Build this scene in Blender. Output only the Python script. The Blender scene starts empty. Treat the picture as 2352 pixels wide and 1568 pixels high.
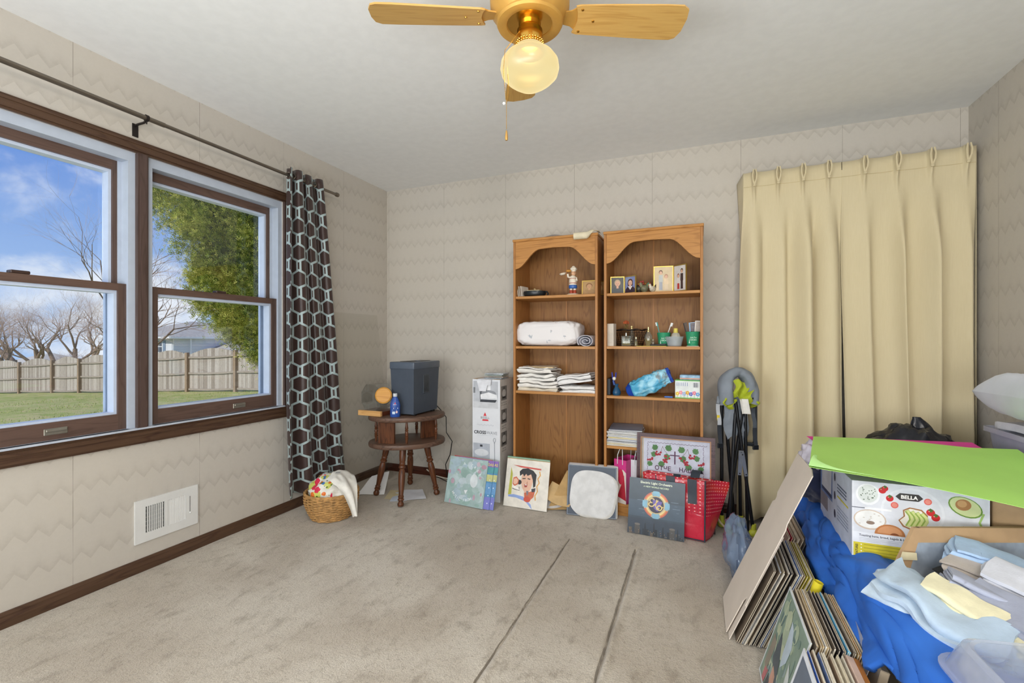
import bpy, bmesh, math, random
from math import sin, cos, pi, sqrt, radians, atan2
from mathutils import Vector, Matrix, Euler, noise
random.seed(7)
SC = bpy.context.scene
COL = SC.collection

# ---------------------------------------------------------------- camera
CAMP = Vector((2.546, 0.0, 1.132))
YAW = atan2(431, 1064)
FOC = 1064.0
cam_d = bpy.data.cameras.new('camera')
cam = bpy.data.objects.new('camera', cam_d); COL.objects.link(cam)
cam.location = CAMP
cam.rotation_euler = (pi / 2, 0, YAW)
cam_d.sensor_width = 36.0
cam_d.lens = 36.0 * FOC / 2352.0
cam_d.shift_y = -2.0 / 2352.0
cam_d.clip_start = 0.05
cam_d.clip_end = 500
SC.camera = cam

def at(px, py, x=None, y=None, z=None):
    """world point seen at photo pixel on the plane x=, y= or z="""
    a = (px - 1176.0) / FOC; b = (782.0 - py) / FOC
    d = Vector((-sin(YAW) + a * cos(YAW), cos(YAW) + a * sin(YAW), b))
    t = (x - CAMP.x) / d.x if x is not None else (y - CAMP.y) / d.y if y is not None else (z - CAMP.z) / d.z
    return CAMP + d * t
def dep(px, py, t):
    a = (px - 1176.0) / FOC; b = (782.0 - py) / FOC
    return CAMP + Vector((-sin(YAW) + a * cos(YAW), cos(YAW) + a * sin(YAW), b)) * t

# ---------------------------------------------------------------- shader helpers
def lin(h):
    h = h.lstrip('#')
    o = []
    for i in (0, 2, 4):
        c = int(h[i:i + 2], 16) / 255
        o.append(c / 12.92 if c <= .04045 else ((c + .055) / 1.055) ** 2.4)
    return (o[0], o[1], o[2], 1.0)

class E:
    """tiny expression wrapper over math nodes"""
    def __init__(s, nt, sock): s.nt = nt; s.k = sock
    def _op(s, op, o=None, p=None):
        n = s.nt.nodes.new('ShaderNodeMath'); n.operation = op
        s.nt.links.new(s.k, n.inputs[0])
        for i, q in ((1, o), (2, p)):
            if q is None: continue
            if isinstance(q, E): s.nt.links.new(q.k, n.inputs[i])
            else: n.inputs[i].default_value = q
        return E(s.nt, n.outputs[0])
    def __add__(s, o): return s._op('ADD', o)
    def __sub__(s, o): return s._op('SUBTRACT', o)
    def __mul__(s, o): return s._op('MULTIPLY', o)
    def __truediv__(s, o): return s._op('DIVIDE', o)
    def abs(s): return s._op('ABSOLUTE')
    def frac(s): return s._op('FRACT')
    def gt(s, o): return s._op('GREATER_THAN', o)
    def lt(s, o): return s._op('LESS_THAN', o)
    def mx(s, o): return s._op('MAXIMUM', o)
    def mn(s, o): return s._op('MINIMUM', o)
    def pw(s, o): return s._op('POWER', o)
    def ping(s, o): return s._op('PINGPONG', o)
    def ss(s, a, b):
        n = s.nt.nodes.new('ShaderNodeMapRange'); n.interpolation_type = 'SMOOTHSTEP'
        s.nt.links.new(s.k, n.inputs[0]); n.inputs[1].default_value = a; n.inputs[2].default_value = b
        return E(s.nt, n.outputs[0])

def newmat(name):
    m = bpy.data.materials.new(name); m.use_nodes = True
    nt = m.node_tree; b = nt.nodes['Principled BSDF']
    return m, nt, b
def coords(nt, kind='Object', scale=(1, 1, 1), rot=(0, 0, 0)):
    tc = nt.nodes.new('ShaderNodeTexCoord'); mp = nt.nodes.new('ShaderNodeMapping')
    mp.inputs['Scale'].default_value = scale; mp.inputs['Rotation'].default_value = rot
    nt.links.new(tc.outputs[kind], mp.inputs[0])
    return mp.outputs[0]
def sep(nt, v):
    n = nt.nodes.new('ShaderNodeSeparateXYZ'); nt.links.new(v, n.inputs[0])
    return [E(nt, n.outputs[i]) for i in range(3)]
def nz(nt, v, scale, detail=3, rough=.55, dist=0):
    n = nt.nodes.new('ShaderNodeTexNoise'); n.inputs['Scale'].default_value = scale
    n.inputs['Detail'].default_value = detail; n.inputs['Roughness'].default_value = rough
    n.inputs['Distortion'].default_value = dist
    if v is not None: nt.links.new(v, n.inputs['Vector'])
    return E(nt, n.outputs[0])
def mixc(nt, fac, a, b):
    n = nt.nodes.new('ShaderNodeMix'); n.data_type = 'RGBA'
    if isinstance(fac, E): nt.links.new(fac.k, n.inputs[0])
    else: n.inputs[0].default_value = fac
    for i, c in ((6, a), (7, b)):
        if isinstance(c, (tuple, list)): n.inputs[i].default_value = c
        elif isinstance(c, str): n.inputs[i].default_value = lin(c)
        else: nt.links.new(c, n.inputs[i])
    return n.outputs[2]
def bump(nt, b, h, strength=.3, dist=.01):
    n = nt.nodes.new('ShaderNodeBump'); n.inputs['Strength'].default_value = strength
    n.inputs['Distance'].default_value = dist
    nt.links.new(h.k, n.inputs['Height']); nt.links.new(n.outputs[0], b.inputs['Normal'])

MATS = {}
def mat(hexc, rough=.55, metal=0.0, var=.08, vs=18, bmp=0.0, bs=60, coat=0, trans=0, ior=1.45, emit=0, sheen=0, spec=.4, name=None, alpha=1):
    """plain surface: a colour with a little procedural variation and relief"""
    key = (hexc, rough, metal, var, vs, bmp, bs, coat, trans, emit, sheen, spec, alpha)
    if key in MATS: return MATS[key]
    m, nt, b = newmat(name or 'surface_' + hexc.strip('#'))
    c = lin(hexc)
    v = coords(nt)
    n = nz(nt, v, vs, 3)
    lo = tuple(x * (1 - var) for x in c[:3]) + (1,); hi = tuple(min(1, x * (1 + var)) for x in c[:3]) + (1,)
    nt.links.new(mixc(nt, n.ss(.3, .7), lo, hi), b.inputs['Base Color'])
    b.inputs['Roughness'].default_value = rough; b.inputs['Metallic'].default_value = metal
    b.inputs['Specular IOR Level'].default_value = spec
    if coat: b.inputs['Coat Weight'].default_value = coat; b.inputs['Coat Roughness'].default_value = .08
    if trans: b.inputs['Transmission Weight'].default_value = trans; b.inputs['IOR'].default_value = ior
    if sheen: b.inputs['Sheen Weight'].default_value = sheen
    if emit: b.inputs['Emission Color'].default_value = c; b.inputs['Emission Strength'].default_value = emit
    if alpha < 1: b.inputs['Alpha'].default_value = alpha
    if bmp: bump(nt, b, nz(nt, v, bs, 4), bmp, .004)
    MATS[key] = m
    return m

def wood(name, dark, light, axis=2, scale=1.0, rough=.45, knots=False, ring=.5):
    m, nt, b = newmat(name)
    st = [9 * scale] * 3; st[axis] = .9 * scale
    v = coords(nt, 'Object', st)
    w = nz(nt, v, 1.6, 2, .5, .3)
    g = (w * (14 * ring)).frac().ping(.5) * 2.0
    st2 = [60 * scale] * 3; st2[axis] = 2.2 * scale
    fine = nz(nt, coords(nt, 'Object', st2), 3, 4, .7)
    f = g.ss(0, .45) * .22 + fine * .62 + nz(nt, v, 5, 3) * .25
    nt.links.new(mixc(nt, f.ss(.2, .85), dark, light), b.inputs['Base Color'])
    b.inputs['Roughness'].default_value = rough; b.inputs['Specular IOR Level'].default_value = .35
    bump(nt, b, fine, .08, .002)
    return m

def clear(name, tint='#ffffff', rough=.02, f0=.04, body=0.0, bodyc='#ffffff'):
    """thin clear pane: see-through with a Fresnel reflection and optionally a milky body"""
    m = bpy.data.materials.new(name); m.use_nodes = True; nt = m.node_tree; nt.nodes.clear()
    out = nt.nodes.new('ShaderNodeOutputMaterial'); tr = nt.nodes.new('ShaderNodeBsdfTransparent')
    gl = nt.nodes.new('ShaderNodeBsdfGlossy'); mx = nt.nodes.new('ShaderNodeMixShader'); lw = nt.nodes.new('ShaderNodeLayerWeight')
    lw.inputs[0].default_value = .5
    refl = E(nt, lw.outputs['Facing']).pw(5.0) * .8 + f0
    tr.inputs[0].default_value = lin(tint); gl.inputs['Roughness'].default_value = rough
    nt.links.new(refl.k, mx.inputs[0]); nt.links.new(gl.outputs[0], mx.inputs[2])
    if body:
        df = nt.nodes.new('ShaderNodeBsdfDiffuse'); tl = nt.nodes.new('ShaderNodeBsdfTranslucent'); m1 = nt.nodes.new('ShaderNodeMixShader'); m2 = nt.nodes.new('ShaderNodeMixShader')
        n = nz(nt, coords(nt), 9, 3)
        nt.links.new((n * .3 + (body - .15)).k, m1.inputs[0])
        df.inputs[0].default_value = lin(bodyc); tl.inputs[0].default_value = lin(bodyc); m2.inputs[0].default_value = .4
        nt.links.new(df.outputs[0], m2.inputs[1]); nt.links.new(tl.outputs[0], m2.inputs[2])
        nt.links.new(tr.outputs[0], m1.inputs[1]); nt.links.new(m2.outputs[0], m1.inputs[2]); nt.links.new(m1.outputs[0], mx.inputs[1])
    else:
        nt.links.new(tr.outputs[0], mx.inputs[1])
    nt.links.new(mx.outputs[0], out.inputs[0])
    return m

# ---------------------------------------------------------------- sky, sun, lights, exposure
SC.view_settings.view_transform = 'Standard'
SC.view_settings.look = 'None'
SC.view_settings.gamma = 1.0
SC.view_settings.use_curve_mapping = False
SC.view_settings.exposure = -0.12
SC.cycles.max_bounces = 10
SC.cycles.transparent_max_bounces = 24
SC.cycles.use_denoising = True

wd = bpy.data.worlds.new('sky'); SC.world = wd; wd.use_nodes = True
nt = wd.node_tree; bg = nt.nodes['Background']
v = coords(nt, 'Generated'); X, Y, Z = sep(nt, v)
sky = mixc(nt, Z.ss(-.02, .45), '#a9c8f0', '#4079d2')
cl = nz(nt, coords(nt, 'Generated', (1, 1, 1.7)), 4.6, 6, .55, .25)
sky = mixc(nt, cl.ss(.46, .64) * .92, sky, '#f2f5fa')
nt.links.new(sky, bg.inputs[0]); bg.inputs[1].default_value = 1.15

def lamp(name, kind, loc, energy, rot=(0, 0, 0), size=None, sizey=None, color=(1, 1, 1), **k):
    l = bpy.data.lights.new(name, kind); l.energy = energy; l.color = color
    if kind == 'AREA':
        l.shape = 'RECTANGLE'; l.size = size; l.size_y = sizey or size
    o = bpy.data.objects.new(name, l); COL.objects.link(o); o.location = loc; o.rotation_euler = rot
    for a, b in k.items(): setattr(l, a, b)
    return o
def aim(frm, to):
    return (Vector(to) - Vector(frm)).to_track_quat('-Z', 'Y').to_euler()
sun = lamp('sun', 'SUN', (20, -20, 30), 3.8, aim((-.3, -14, 12), (0, 0, 0)), color=(1, .94, .84), angle=.01)
lamp('bounce_light', 'AREA', (2.15, -.8, .9), 76, aim((2.15, -.8, .9), (2.5, 1.7, 2.44)), 2.8, .7, (.93, .975, 1))
lamp('fill_light', 'AREA', (.55, -.9, 1.4), 27, aim((.55, -.9, 1.4), (2.6, 3.2, .9)), 1.3, 1.7, (.88, .95, 1))
lamp('key_light', 'AREA', (3.3, -1.0, 2.15), 28, aim((3.3, -1.0, 2.15), (1.3, 2.6, .9)), .4, .4, (1, .95, .89))

# ---------------------------------------------------------------- mesh helpers
def T(x=0, y=0, z=0): return Matrix.Translation((x, y, z))
def RX(d): return Matrix.Rotation(radians(d), 4, 'X')
def RY(d): return Matrix.Rotation(radians(d), 4, 'Y')
def RZ(d): return Matrix.Rotation(radians(d), 4, 'Z')
def SCL(x, y, z): return Matrix.Diagonal((x, y, z, 1))
def frame(o, xd, yd):
    """matrix with local x along xd, y along yd (orthogonalised), z = x × y"""
    x = Vector(xd).normalized(); y = Vector(yd); y = (y - x * y.dot(x)).normalized(); z = x.cross(y)
    M = Matrix((x, y, z)).transposed().to_4x4(); M.translation = Vector(o)
    return M

class MB:
    def __init__(s, m=None):
        s.v = []; s.f = []; s.mi = []; s.mats = []; s.uv = None; s.c = 0
        if m: s.mat(m)
    def mat(s, m):
        if m not in s.mats: s.mats.append(m)
        s.c = s.mats.index(m); return s
    def add(s, vs, fs, M=None):
        o = len(s.v)
        s.v += [tuple(M @ Vector(p)) for p in vs] if M is not None else [tuple(p) for p in vs]
        s.f += [tuple(i + o for i in f) for f in fs]; s.mi += [s.c] * len(fs); return s
    def box(s, x0, x1, y0, y1, z0, z1, M=None):
        return s.add([(x0, y0, z0), (x1, y0, z0), (x1, y1, z0), (x0, y1, z0), (x0, y0, z1), (x1, y0, z1), (x1, y1, z1), (x0, y1, z1)],
                     [(0, 3, 2, 1), (4, 5, 6, 7), (0, 1, 5, 4), (1, 2, 6, 5), (2, 3, 7, 6), (3, 0, 4, 7)], M)
    def rbox(s, x0, x1, y0, y1, z0, z1, r=.004, seg=2, M=None):
        bm = bmesh.new(); bmesh.ops.create_cube(bm, size=1)
        bmesh.ops.scale(bm, vec=(x1 - x0, y1 - y0, z1 - z0), verts=bm.verts)
        bmesh.ops.translate(bm, vec=((x0 + x1) / 2, (y0 + y1) / 2, (z0 + z1) / 2), verts=bm.verts)
        bmesh.ops.bevel(bm, geom=list(bm.edges), offset=r, segments=seg, affect='EDGES', profile=.5)
        bm.verts.ensure_lookup_table()
        vs = [v.co.copy() for v in bm.verts]; fs = [tuple(v.index for v in f.verts) for f in bm.faces]
        bm.free(); return s.add(vs, fs, M)
    def tube(s, pts, r, n=8, cap=True, M=None, close=False):
        pts = [Vector(p) for p in pts]; k = len(pts)
        if not isinstance(r, (list, tuple)): r = [r] * k
        vs = []; fs = []; up = None
        for i, p in enumerate(pts):
            d = (pts[(i + 1) % k] - pts[i - 1]) if close else (pts[min(i + 1, k - 1)] - pts[max(i - 1, 0)])
            if d.length < 1e-9: d = Vector((0, 0, 1))
            d.normalize()
            if up is None:
                up = Vector((0, 0, 1)) if abs(d.z) < .9 else Vector((1, 0, 0))
            a = (up - d * up.dot(d))
            if a.length < 1e-6: a = d.orthogonal()
            a.normalize(); b = d.cross(a); up = a
            for j in range(n):
                t = 2 * pi * j / n; vs.append(p + (a * cos(t) + b * sin(t)) * r[i])
        for i in range(k if close else k - 1):
            for j in range(n):
                i2 = (i + 1) % k
                fs.append((i * n + j, i * n + (j + 1) % n, i2 * n + (j + 1) % n, i2 * n + j))
        if cap and not close:
            fs.append(tuple(range(n))[::-1]); fs.append(tuple((k - 1) * n + j for j in range(n)))
        return s.add(vs, fs, M)
    def lathe(s, prof, n=24, M=None, sx=1, sy=1, wob=None):
        vs = []; fs = []; k = len(prof)
        for i, (r, z) in enumerate(prof):
            for j in range(n):
                t = 2 * pi * j / n; q = r * (1 + (wob(t, z) if wob else 0))
                vs.append((q * cos(t) * sx, q * sin(t) * sy, z))
        for i in range(k - 1):
            for j in range(n):
                fs.append((i * n + j, i * n + (j + 1) % n, (i + 1) * n + (j + 1) % n, (i + 1) * n + j))
        if prof[0][0] > 1e-5: fs.append(tuple(range(n))[::-1])
        if prof[-1][0] > 1e-5: fs.append(tuple((k - 1) * n + j for j in range(n)))
        return s.add(vs, fs, M)
    def prism(s, poly, z0, z1, M=None):
        n = len(poly); vs = [(p[0], p[1], z0) for p in poly] + [(p[0], p[1], z1) for p in poly]
        fs = [tuple(range(n))[::-1], tuple(range(n, 2 * n))] + [(i, (i + 1) % n, n + (i + 1) % n, n + i) for i in range(n)]
        return s.add(vs, fs, M)
    def grid(s, fn, nu, nv, cu=False, M=None, cv=False):
        vs = [fn(i / (nu if cu else nu - 1), j / (nv if cv else nv - 1)) for j in range(nv) for i in range(nu)]; fs = []
        for j in range(nv if cv else nv - 1):
            for i in range(nu if cu else nu - 1):
                i2 = (i + 1) % nu; j2 = (j + 1) % nv
                fs.append((j * nu + i, j * nu + i2, j2 * nu + i2, j2 * nu + i))
        return s.add(vs, fs, M)
    def sheet(s, fn, nu, nv, th=.0006, M=None):
        """thin sheet with real thickness"""
        P = [[Vector(fn(i / (nu - 1), j / (nv - 1))) for i in range(nu)] for j in range(nv)]
        vs = []; fs = []
        for sgn in (.5, -.5):
            for j in range(nv):
                for i in range(nu):
                    a = P[j][min(i + 1, nu - 1)] - P[j][max(i - 1, 0)]; b = P[min(j + 1, nv - 1)][i] - P[max(j - 1, 0)][i]
                    nn = a.cross(b); nn = nn.normalized() if nn.length > 1e-12 else Vector((0, 0, 1))
                    vs.append(P[j][i] + nn * th * sgn)
        N = nu * nv
        for j in range(nv - 1):
            for i in range(nu - 1):
                q = (j * nu + i, j * nu + i + 1, (j + 1) * nu + i + 1, (j + 1) * nu + i)
                fs.append(q); fs.append(tuple(N + a for a in q[::-1]))
        bd = [i for i in range(nu)] + [j * nu + nu - 1 for j in range(1, nv)] + [(nv - 1) * nu + i for i in range(nu - 2, -1, -1)] + [j * nu for j in range(nv - 2, 0, -1)]
        for a, b in zip(bd, bd[1:] + bd[:1]): fs.append((b, a, N + a, N + b))
        return s.add(vs, fs, M)
    def ball(s, c, rx, ry=None, rz=None, n=14, m=9, M=None, fn=None):
        ry = ry or rx; rz = rz or rx
        vs = []; fs = []
        for j in range(m + 1):
            t = pi * j / m
            for i in range(n):
                p = 2 * pi * i / n; q = Vector((sin(t) * cos(p), sin(t) * sin(p), -cos(t)))
                k = fn(q) if fn else 1
                vs.append((c[0] + q.x * rx * k, c[1] + q.y * ry * k, c[2] + q.z * rz * k))
        for j in range(m):
            for i in range(n): fs.append((j * n + i, j * n + (i + 1) % n, (j + 1) * n + (i + 1) % n, (j + 1) * n + i))
        return s.add(vs, fs, M)
    def obj(s, name, parent=None, loc=None, rot=None, smooth=35, mw=None):
        me = bpy.data.meshes.new(name); me.from_pydata(s.v, [], s.f)
        for m in s.mats: me.materials.append(m)
        me.polygons.foreach_set('material_index', s.mi)
        if s.uv is not None:
            l = me.uv_layers.new(name='UVMap')
            idx = [0] * len(me.loops); me.loops.foreach_get('vertex_index', idx)
            buf = []
            for i in idx: buf += s.uv[i]
            l.data.foreach_set('uv', buf)
        if smooth:
            me.polygons.foreach_set('use_smooth', [True] * len(me.polygons)); me.update()
            me.set_sharp_from_angle(angle=radians(smooth))
        me.update()
        o = bpy.data.objects.new(name, me); COL.objects.link(o)
        if parent: o.parent = parent
        if mw is not None: o.matrix_basis = mw
        if loc is not None: o.location = loc
        if rot is not None: o.rotation_euler = rot
        return o

def tag(o, label, cat, group=None, kind=None):
    o['label'] = label; o['category'] = cat
    if group: o['group'] = group
    if kind: o['kind'] = kind
    return o
def struct(o):
    o['kind'] = 'structure'; return o
def thing(name, label, cat, loc=(0, 0, 0), rz=0, group=None, mw=None):
    o = bpy.data.objects.new(name, None); COL.objects.link(o); o.empty_display_size = .05
    if mw is not None: o.matrix_basis = mw
    else: o.location = loc; o.rotation_euler = (0, 0, radians(rz))
    return tag(o, label, cat, group)
def cp(o, parent=None, loc=None, rz=None):
    c = o.copy(); COL.objects.link(c)
    if parent: c.parent = parent
    if loc is not None: c.location = loc
    if rz is not None: c.rotation_euler = (0, 0, rz)
    for ch in list(o.children):
        d = ch.copy(); COL.objects.link(d); d.parent = c
        for g in list(ch.children):
            e = g.copy(); COL.objects.link(e); e.parent = d
    return c

def text_mesh(txt, size, bold=0.0, align='CENTER', squeeze=1.0, shear=0):
    cu = bpy.data.curves.new('t', 'FONT'); cu.body = txt; cu.size = size; cu.align_x = align; cu.resolution_u = 2
    cu.offset = bold; cu.shear = shear
    ob = bpy.data.objects.new('t', cu)
    me = bpy.data.meshes.new_from_object(ob)
    vs = [(v.co.x * squeeze, v.co.y) for v in me.vertices]; fs = [tuple(p.vertices) for p in me.polygons]
    bpy.data.objects.remove(ob); bpy.data.meshes.remove(me); bpy.data.curves.remove(cu)
    return vs, fs
def ell(cx, cy, rx, ry, n=24, a0=0, a1=360, rot=0):
    o = []
    for i in range(n + (0 if a1 - a0 >= 360 else 1)):
        t = radians(a0 + (a1 - a0) * i / n); x = rx * cos(t); y = ry * sin(t); r = radians(rot)
        o.append((cx + x * cos(r) - y * sin(r), cy + x * sin(r) + y * cos(r)))
    return o
def decal(name, parent, items, M=None, rough=.5, step=.00012, gloss=None):
    """flat print built from coloured shapes; local x right, y up, faces +z.
    ('p',pts,col) ('e',cx,cy,rx,ry,col[,rot]) ('r',x0,y0,x1,y1,col) ('t',text,x,y,size,col[,bold[,squeeze[,align[,rot]]]]) ('l',pts,width,col)"""
    step = min(step, .0012 / max(1, len(items))); mb = MB(); z = step
    for it in items:
        k = it[0]
        if k == 'p': mb.mat(mat(it[2], rough)); mb.add([(x, y, z) for x, y in it[1]], [tuple(range(len(it[1])))])
        elif k == 'e':
            P = ell(it[1], it[2], it[3], it[4], 20, rot=it[6] if len(it) > 6 else 0)
            mb.mat(mat(it[5], rough)); mb.add([(x, y, z) for x, y in P], [tuple(range(len(P)))])
        elif k == 'r':
            mb.mat(mat(it[5], rough)); mb.add([(it[1], it[2], z), (it[3], it[2], z), (it[3], it[4], z), (it[1], it[4], z)], [(0, 1, 2, 3)])
        elif k == 't':
            vs, fs = text_mesh(it[1], it[4], it[6] if len(it) > 6 else 0, it[8] if len(it) > 8 else 'CENTER', it[7] if len(it) > 7 else 1)
            r = radians(it[9]) if len(it) > 9 else 0
            mb.mat(mat(it[5], rough)); mb.add([(it[2] + x * cos(r) - y * sin(r), it[3] + x * sin(r) + y * cos(r), z) for x, y in vs], fs)
        elif k == 'l':
            mb.mat(mat(it[3], rough)); w = it[2] / 2; P = [Vector((x, y)) for x, y in it[1]]
            vs = []
            for i, p in enumerate(P):
                d = P[min(i + 1, len(P) - 1)] - P[max(i - 1, 0)]; d.normalize(); nn = Vector((-d.y, d.x))
                vs += [(p.x + nn.x * w, p.y + nn.y * w, z), (p.x - nn.x * w, p.y - nn.y * w, z)]
            mb.add(vs, [(2 * i, 2 * i + 1, 2 * i + 3, 2 * i + 2) for i in range(len(P) - 1)])
        z += step
    o = mb.obj(name, parent, smooth=0)
    if M is not None: o.matrix_basis = M
    return o

# ================================================================ THE ROOM
RW, RD, RH, RF = 3.94, 3.36, 2.44, -1.3
def wallpaper(name, ax, seam0, off=0.0):
    m, nt, b = newmat(name)
    v = coords(nt); c = sep(nt, v); h = c[ax]; z = c[2]
    tri = (h / .036).ping(1.0)
    w = nz(nt, v, 30, 3)
    band = ((z - tri * .042 + off + (w - .5) * .008) / .152).frac()
    dark = (band * -1.0 + 1.0).ss(.45, 1.0).pw(2.0) * .55 + (band * -1.0 + 1.0).ss(.80, .97) * .28
    st = [160, 160, 45]; hatch = nz(nt, coords(nt, 'Object', (1, 1, 1), (radians(25), radians(20), 0)), 55, 5, .7)
    big = nz(nt, v, 1.3, 2)
    f = dark * (hatch * 1.1 + .25) * .46 + hatch * .26
    colr = mixc(nt, f.mn(1.0), '#c8c2b9', '#a39c93')
    colr = mixc(nt, big.ss(.35, .75) * .2, colr, '#d0c5b2')
    s = ((h - seam0 + .0012 + .555 * 20) / .555).frac()
    seam = s.lt(.0032) * nz(nt, v, 3.5, 2).ss(.3, .6)
    colr = mixc(nt, seam * .75, colr, '#6d6558')
    nt.links.new(colr, b.inputs['Base Color']); b.inputs['Roughness'].default_value = .75; b.inputs['Specular IOR Level'].default_value = .2
    bump(nt, b, hatch * .5 - seam, .25, .003)
    return m
WP_L = wallpaper('wallpaper_left', 1, 1.16); WP_B = wallpaper('wallpaper_back', 0, .02, .05); WP_R = wallpaper('wallpaper_right', 1, 3.08, .02)

def carpet():
    m, nt, b = newmat('carpet'); v = coords(nt)
    a = nz(nt, v, 1.6, 4, .6, .4); f = nz(nt, v, 160, 3, .7); g = nz(nt, coords(nt, 'Object', (1, .55, 1)), 14, 5, .65); k = nz(nt, coords(nt, 'Object', (3.5, .6, 1)), 5, 4, .65)
    col = mixc(nt, a.ss(.35, .68), '#b5a999', '#cfc6b8')
    col = mixc(nt, g.ss(.5, .72) * .55, col, '#7f7261'); gg = nz(nt, v, 45, 4, .7); col = mixc(nt, gg.ss(.5, .75) * .5, col, '#857866')
    col = mixc(nt, k.ss(.6, .8) * .38, col, '#83765f')
    col = mixc(nt, (f.ss(.3, .7) * .38), col, '#8d806d')
    X, Y, Z = sep(nt, v)
    for sx, w in ((1.853, .0022), (2.220, .0035)):
        wob = (nz(nt, v, 9, 2) - .5) * .012
        line = ((X - sx + wob).abs().lt(w)) * (Y.lt(2.585)) * nz(nt, v, 18, 3).ss(.25, .5)
        col = mixc(nt, line * .7, col, '#5c5244')
    nt.links.new(col, b.inputs['Base Color']); b.inputs['Roughness'].default_value = .95; b.inputs['Specular IOR Level'].default_value = .1
    b.inputs['Sheen Weight'].default_value = .25
    bump(nt, b, f * .6 + g * .5 + gg * .8, .8, .008)
    return m

def axis_vals(lo, hi, step, fine):
    s = set(); n = int(round((hi - lo) / step))
    for i in range(n + 1): s.add(round(lo + (hi - lo) * i / n, 4))
    for a, b, st in fine:
        q = a
        while q <= b: s.add(round(q, 4)); q += st
    return sorted(s)
fx = axis_vals(0, RW, .06, [(1.82, 1.9, .004), (2.18, 2.28, .004), (1.24, 1.46, .009)])
fy = axis_vals(RF, RD, .06, [(2.36, 2.6, .009)])
def floor_z(x, y):
    z = 0.0025 * noise.noise((x * 3, y * 3, 0))
    for x0, w, a in ((1.857, .004, 1.0), (2.226, .006, 1.5)):
        dx = x - x0 + .006 * noise.noise((y * 7, x0, 0))
        e = max(0, min(1, (2.59 - y) / .02))
        z += e * a * (-.010 * math.exp(-(dx / w) ** 2) + .006 * math.exp(-((dx - .02) / .014) ** 2))
    d = math.hypot(x - 1.35, y - 2.47)
    z -= .004 * math.exp(-((d - .075) / .008) ** 2) + .002 * math.exp(-((d - .055) / .008) ** 2)
    return z
mb = MB(carpet()); nx = len(fx); ny = len(fy)
mb.v = [(x, y, floor_z(x, y)) for y in fy for x in fx]
mb.f = [(j * nx + i, j * nx + i + 1, (j + 1) * nx + i + 1, (j + 1) * nx + i) for j in range(ny - 1) for i in range(nx - 1)]; mb.mi = [0] * len(mb.f)
struct(mb.obj('floor', smooth=60))
MB(mat('#8d8672', .9)).box(-.12, RW + .12, RF - .12, RD + .12, -.2, -.03).obj('floor_slab')['kind'] = 'structure'

CEIL = mat('#e9e9e8', .8, var=.02, bmp=.05, bs=25)
struct(MB(CEIL).box(-.12, RW + .12, RF - .12, RD + .12, RH, RH + .1).obj('ceiling'))
WY0, WY1, WZ0, WZ1 = .595, 2.262, .695, 2.045        # window opening in the left wall
mb = MB(WP_L)
mb.box(-.12, 0, RF - .12, WY0, 0, RH).box(-.12, 0, WY1, RD + .12, 0, RH).box(-.12, 0, WY0, WY1, 0, WZ0).box(-.12, 0, WY0, WY1, WZ1, RH)
struct(mb.obj('wall_left', smooth=0))
struct(MB(WP_B).box(0, RW, RD, RD + .12, 0, RH).obj('wall_back', smooth=0))
struct(MB(WP_R).box(RW, RW + .12, RF - .12, RD + .12, 0, RH).obj('wall_right', smooth=0))
struct(MB(mat('#c3b9aa', .8)).box(0, RW, RF - .12, RF, 0, RH).obj('wall_front', smooth=0))

DW = wood('dark_trim_wood_y', '#402a20', '#57402f', 1, 1.2, .4); DWX = wood('dark_trim_wood_x', '#36190f', '#51291b', 0, 1.2, .4); DWZ = wood('dark_trim_wood_z', '#43332d', '#574640', 2, 1.2, .4)
def bb_prof(): return [(0, 0), (.016, 0), (.016, .03), (.012, .044), (.012, .05), (.006, .062), (0, .062)]
M = Matrix(((1, 0, 0, 0), (0, 0, 1, 0), (0, 1, 0, 0), (0, 0, 0, 1)))     # x,y,z -> x, z, y
struct(MB(DW).prism(bb_prof(), RF, RD, M).obj('baseboard_left', smooth=0))
M = Matrix(((0, 0, 1, 0), (-1, 0, 0, RD), (0, 1, 0, 0), (0, 0, 0, 1)))
struct(MB(DWX).prism(bb_prof(), .012, RW, M).obj('baseboard_back', smooth=0))
M = Matrix(((-1, 0, 0, RW), (0, 0, 1, 0), (0, 1, 0, 0), (0, 0, 0, 1)))
struct(MB(DW).prism(bb_prof(), RF, RD - .016, M).obj('baseboard_right', smooth=0))

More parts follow.
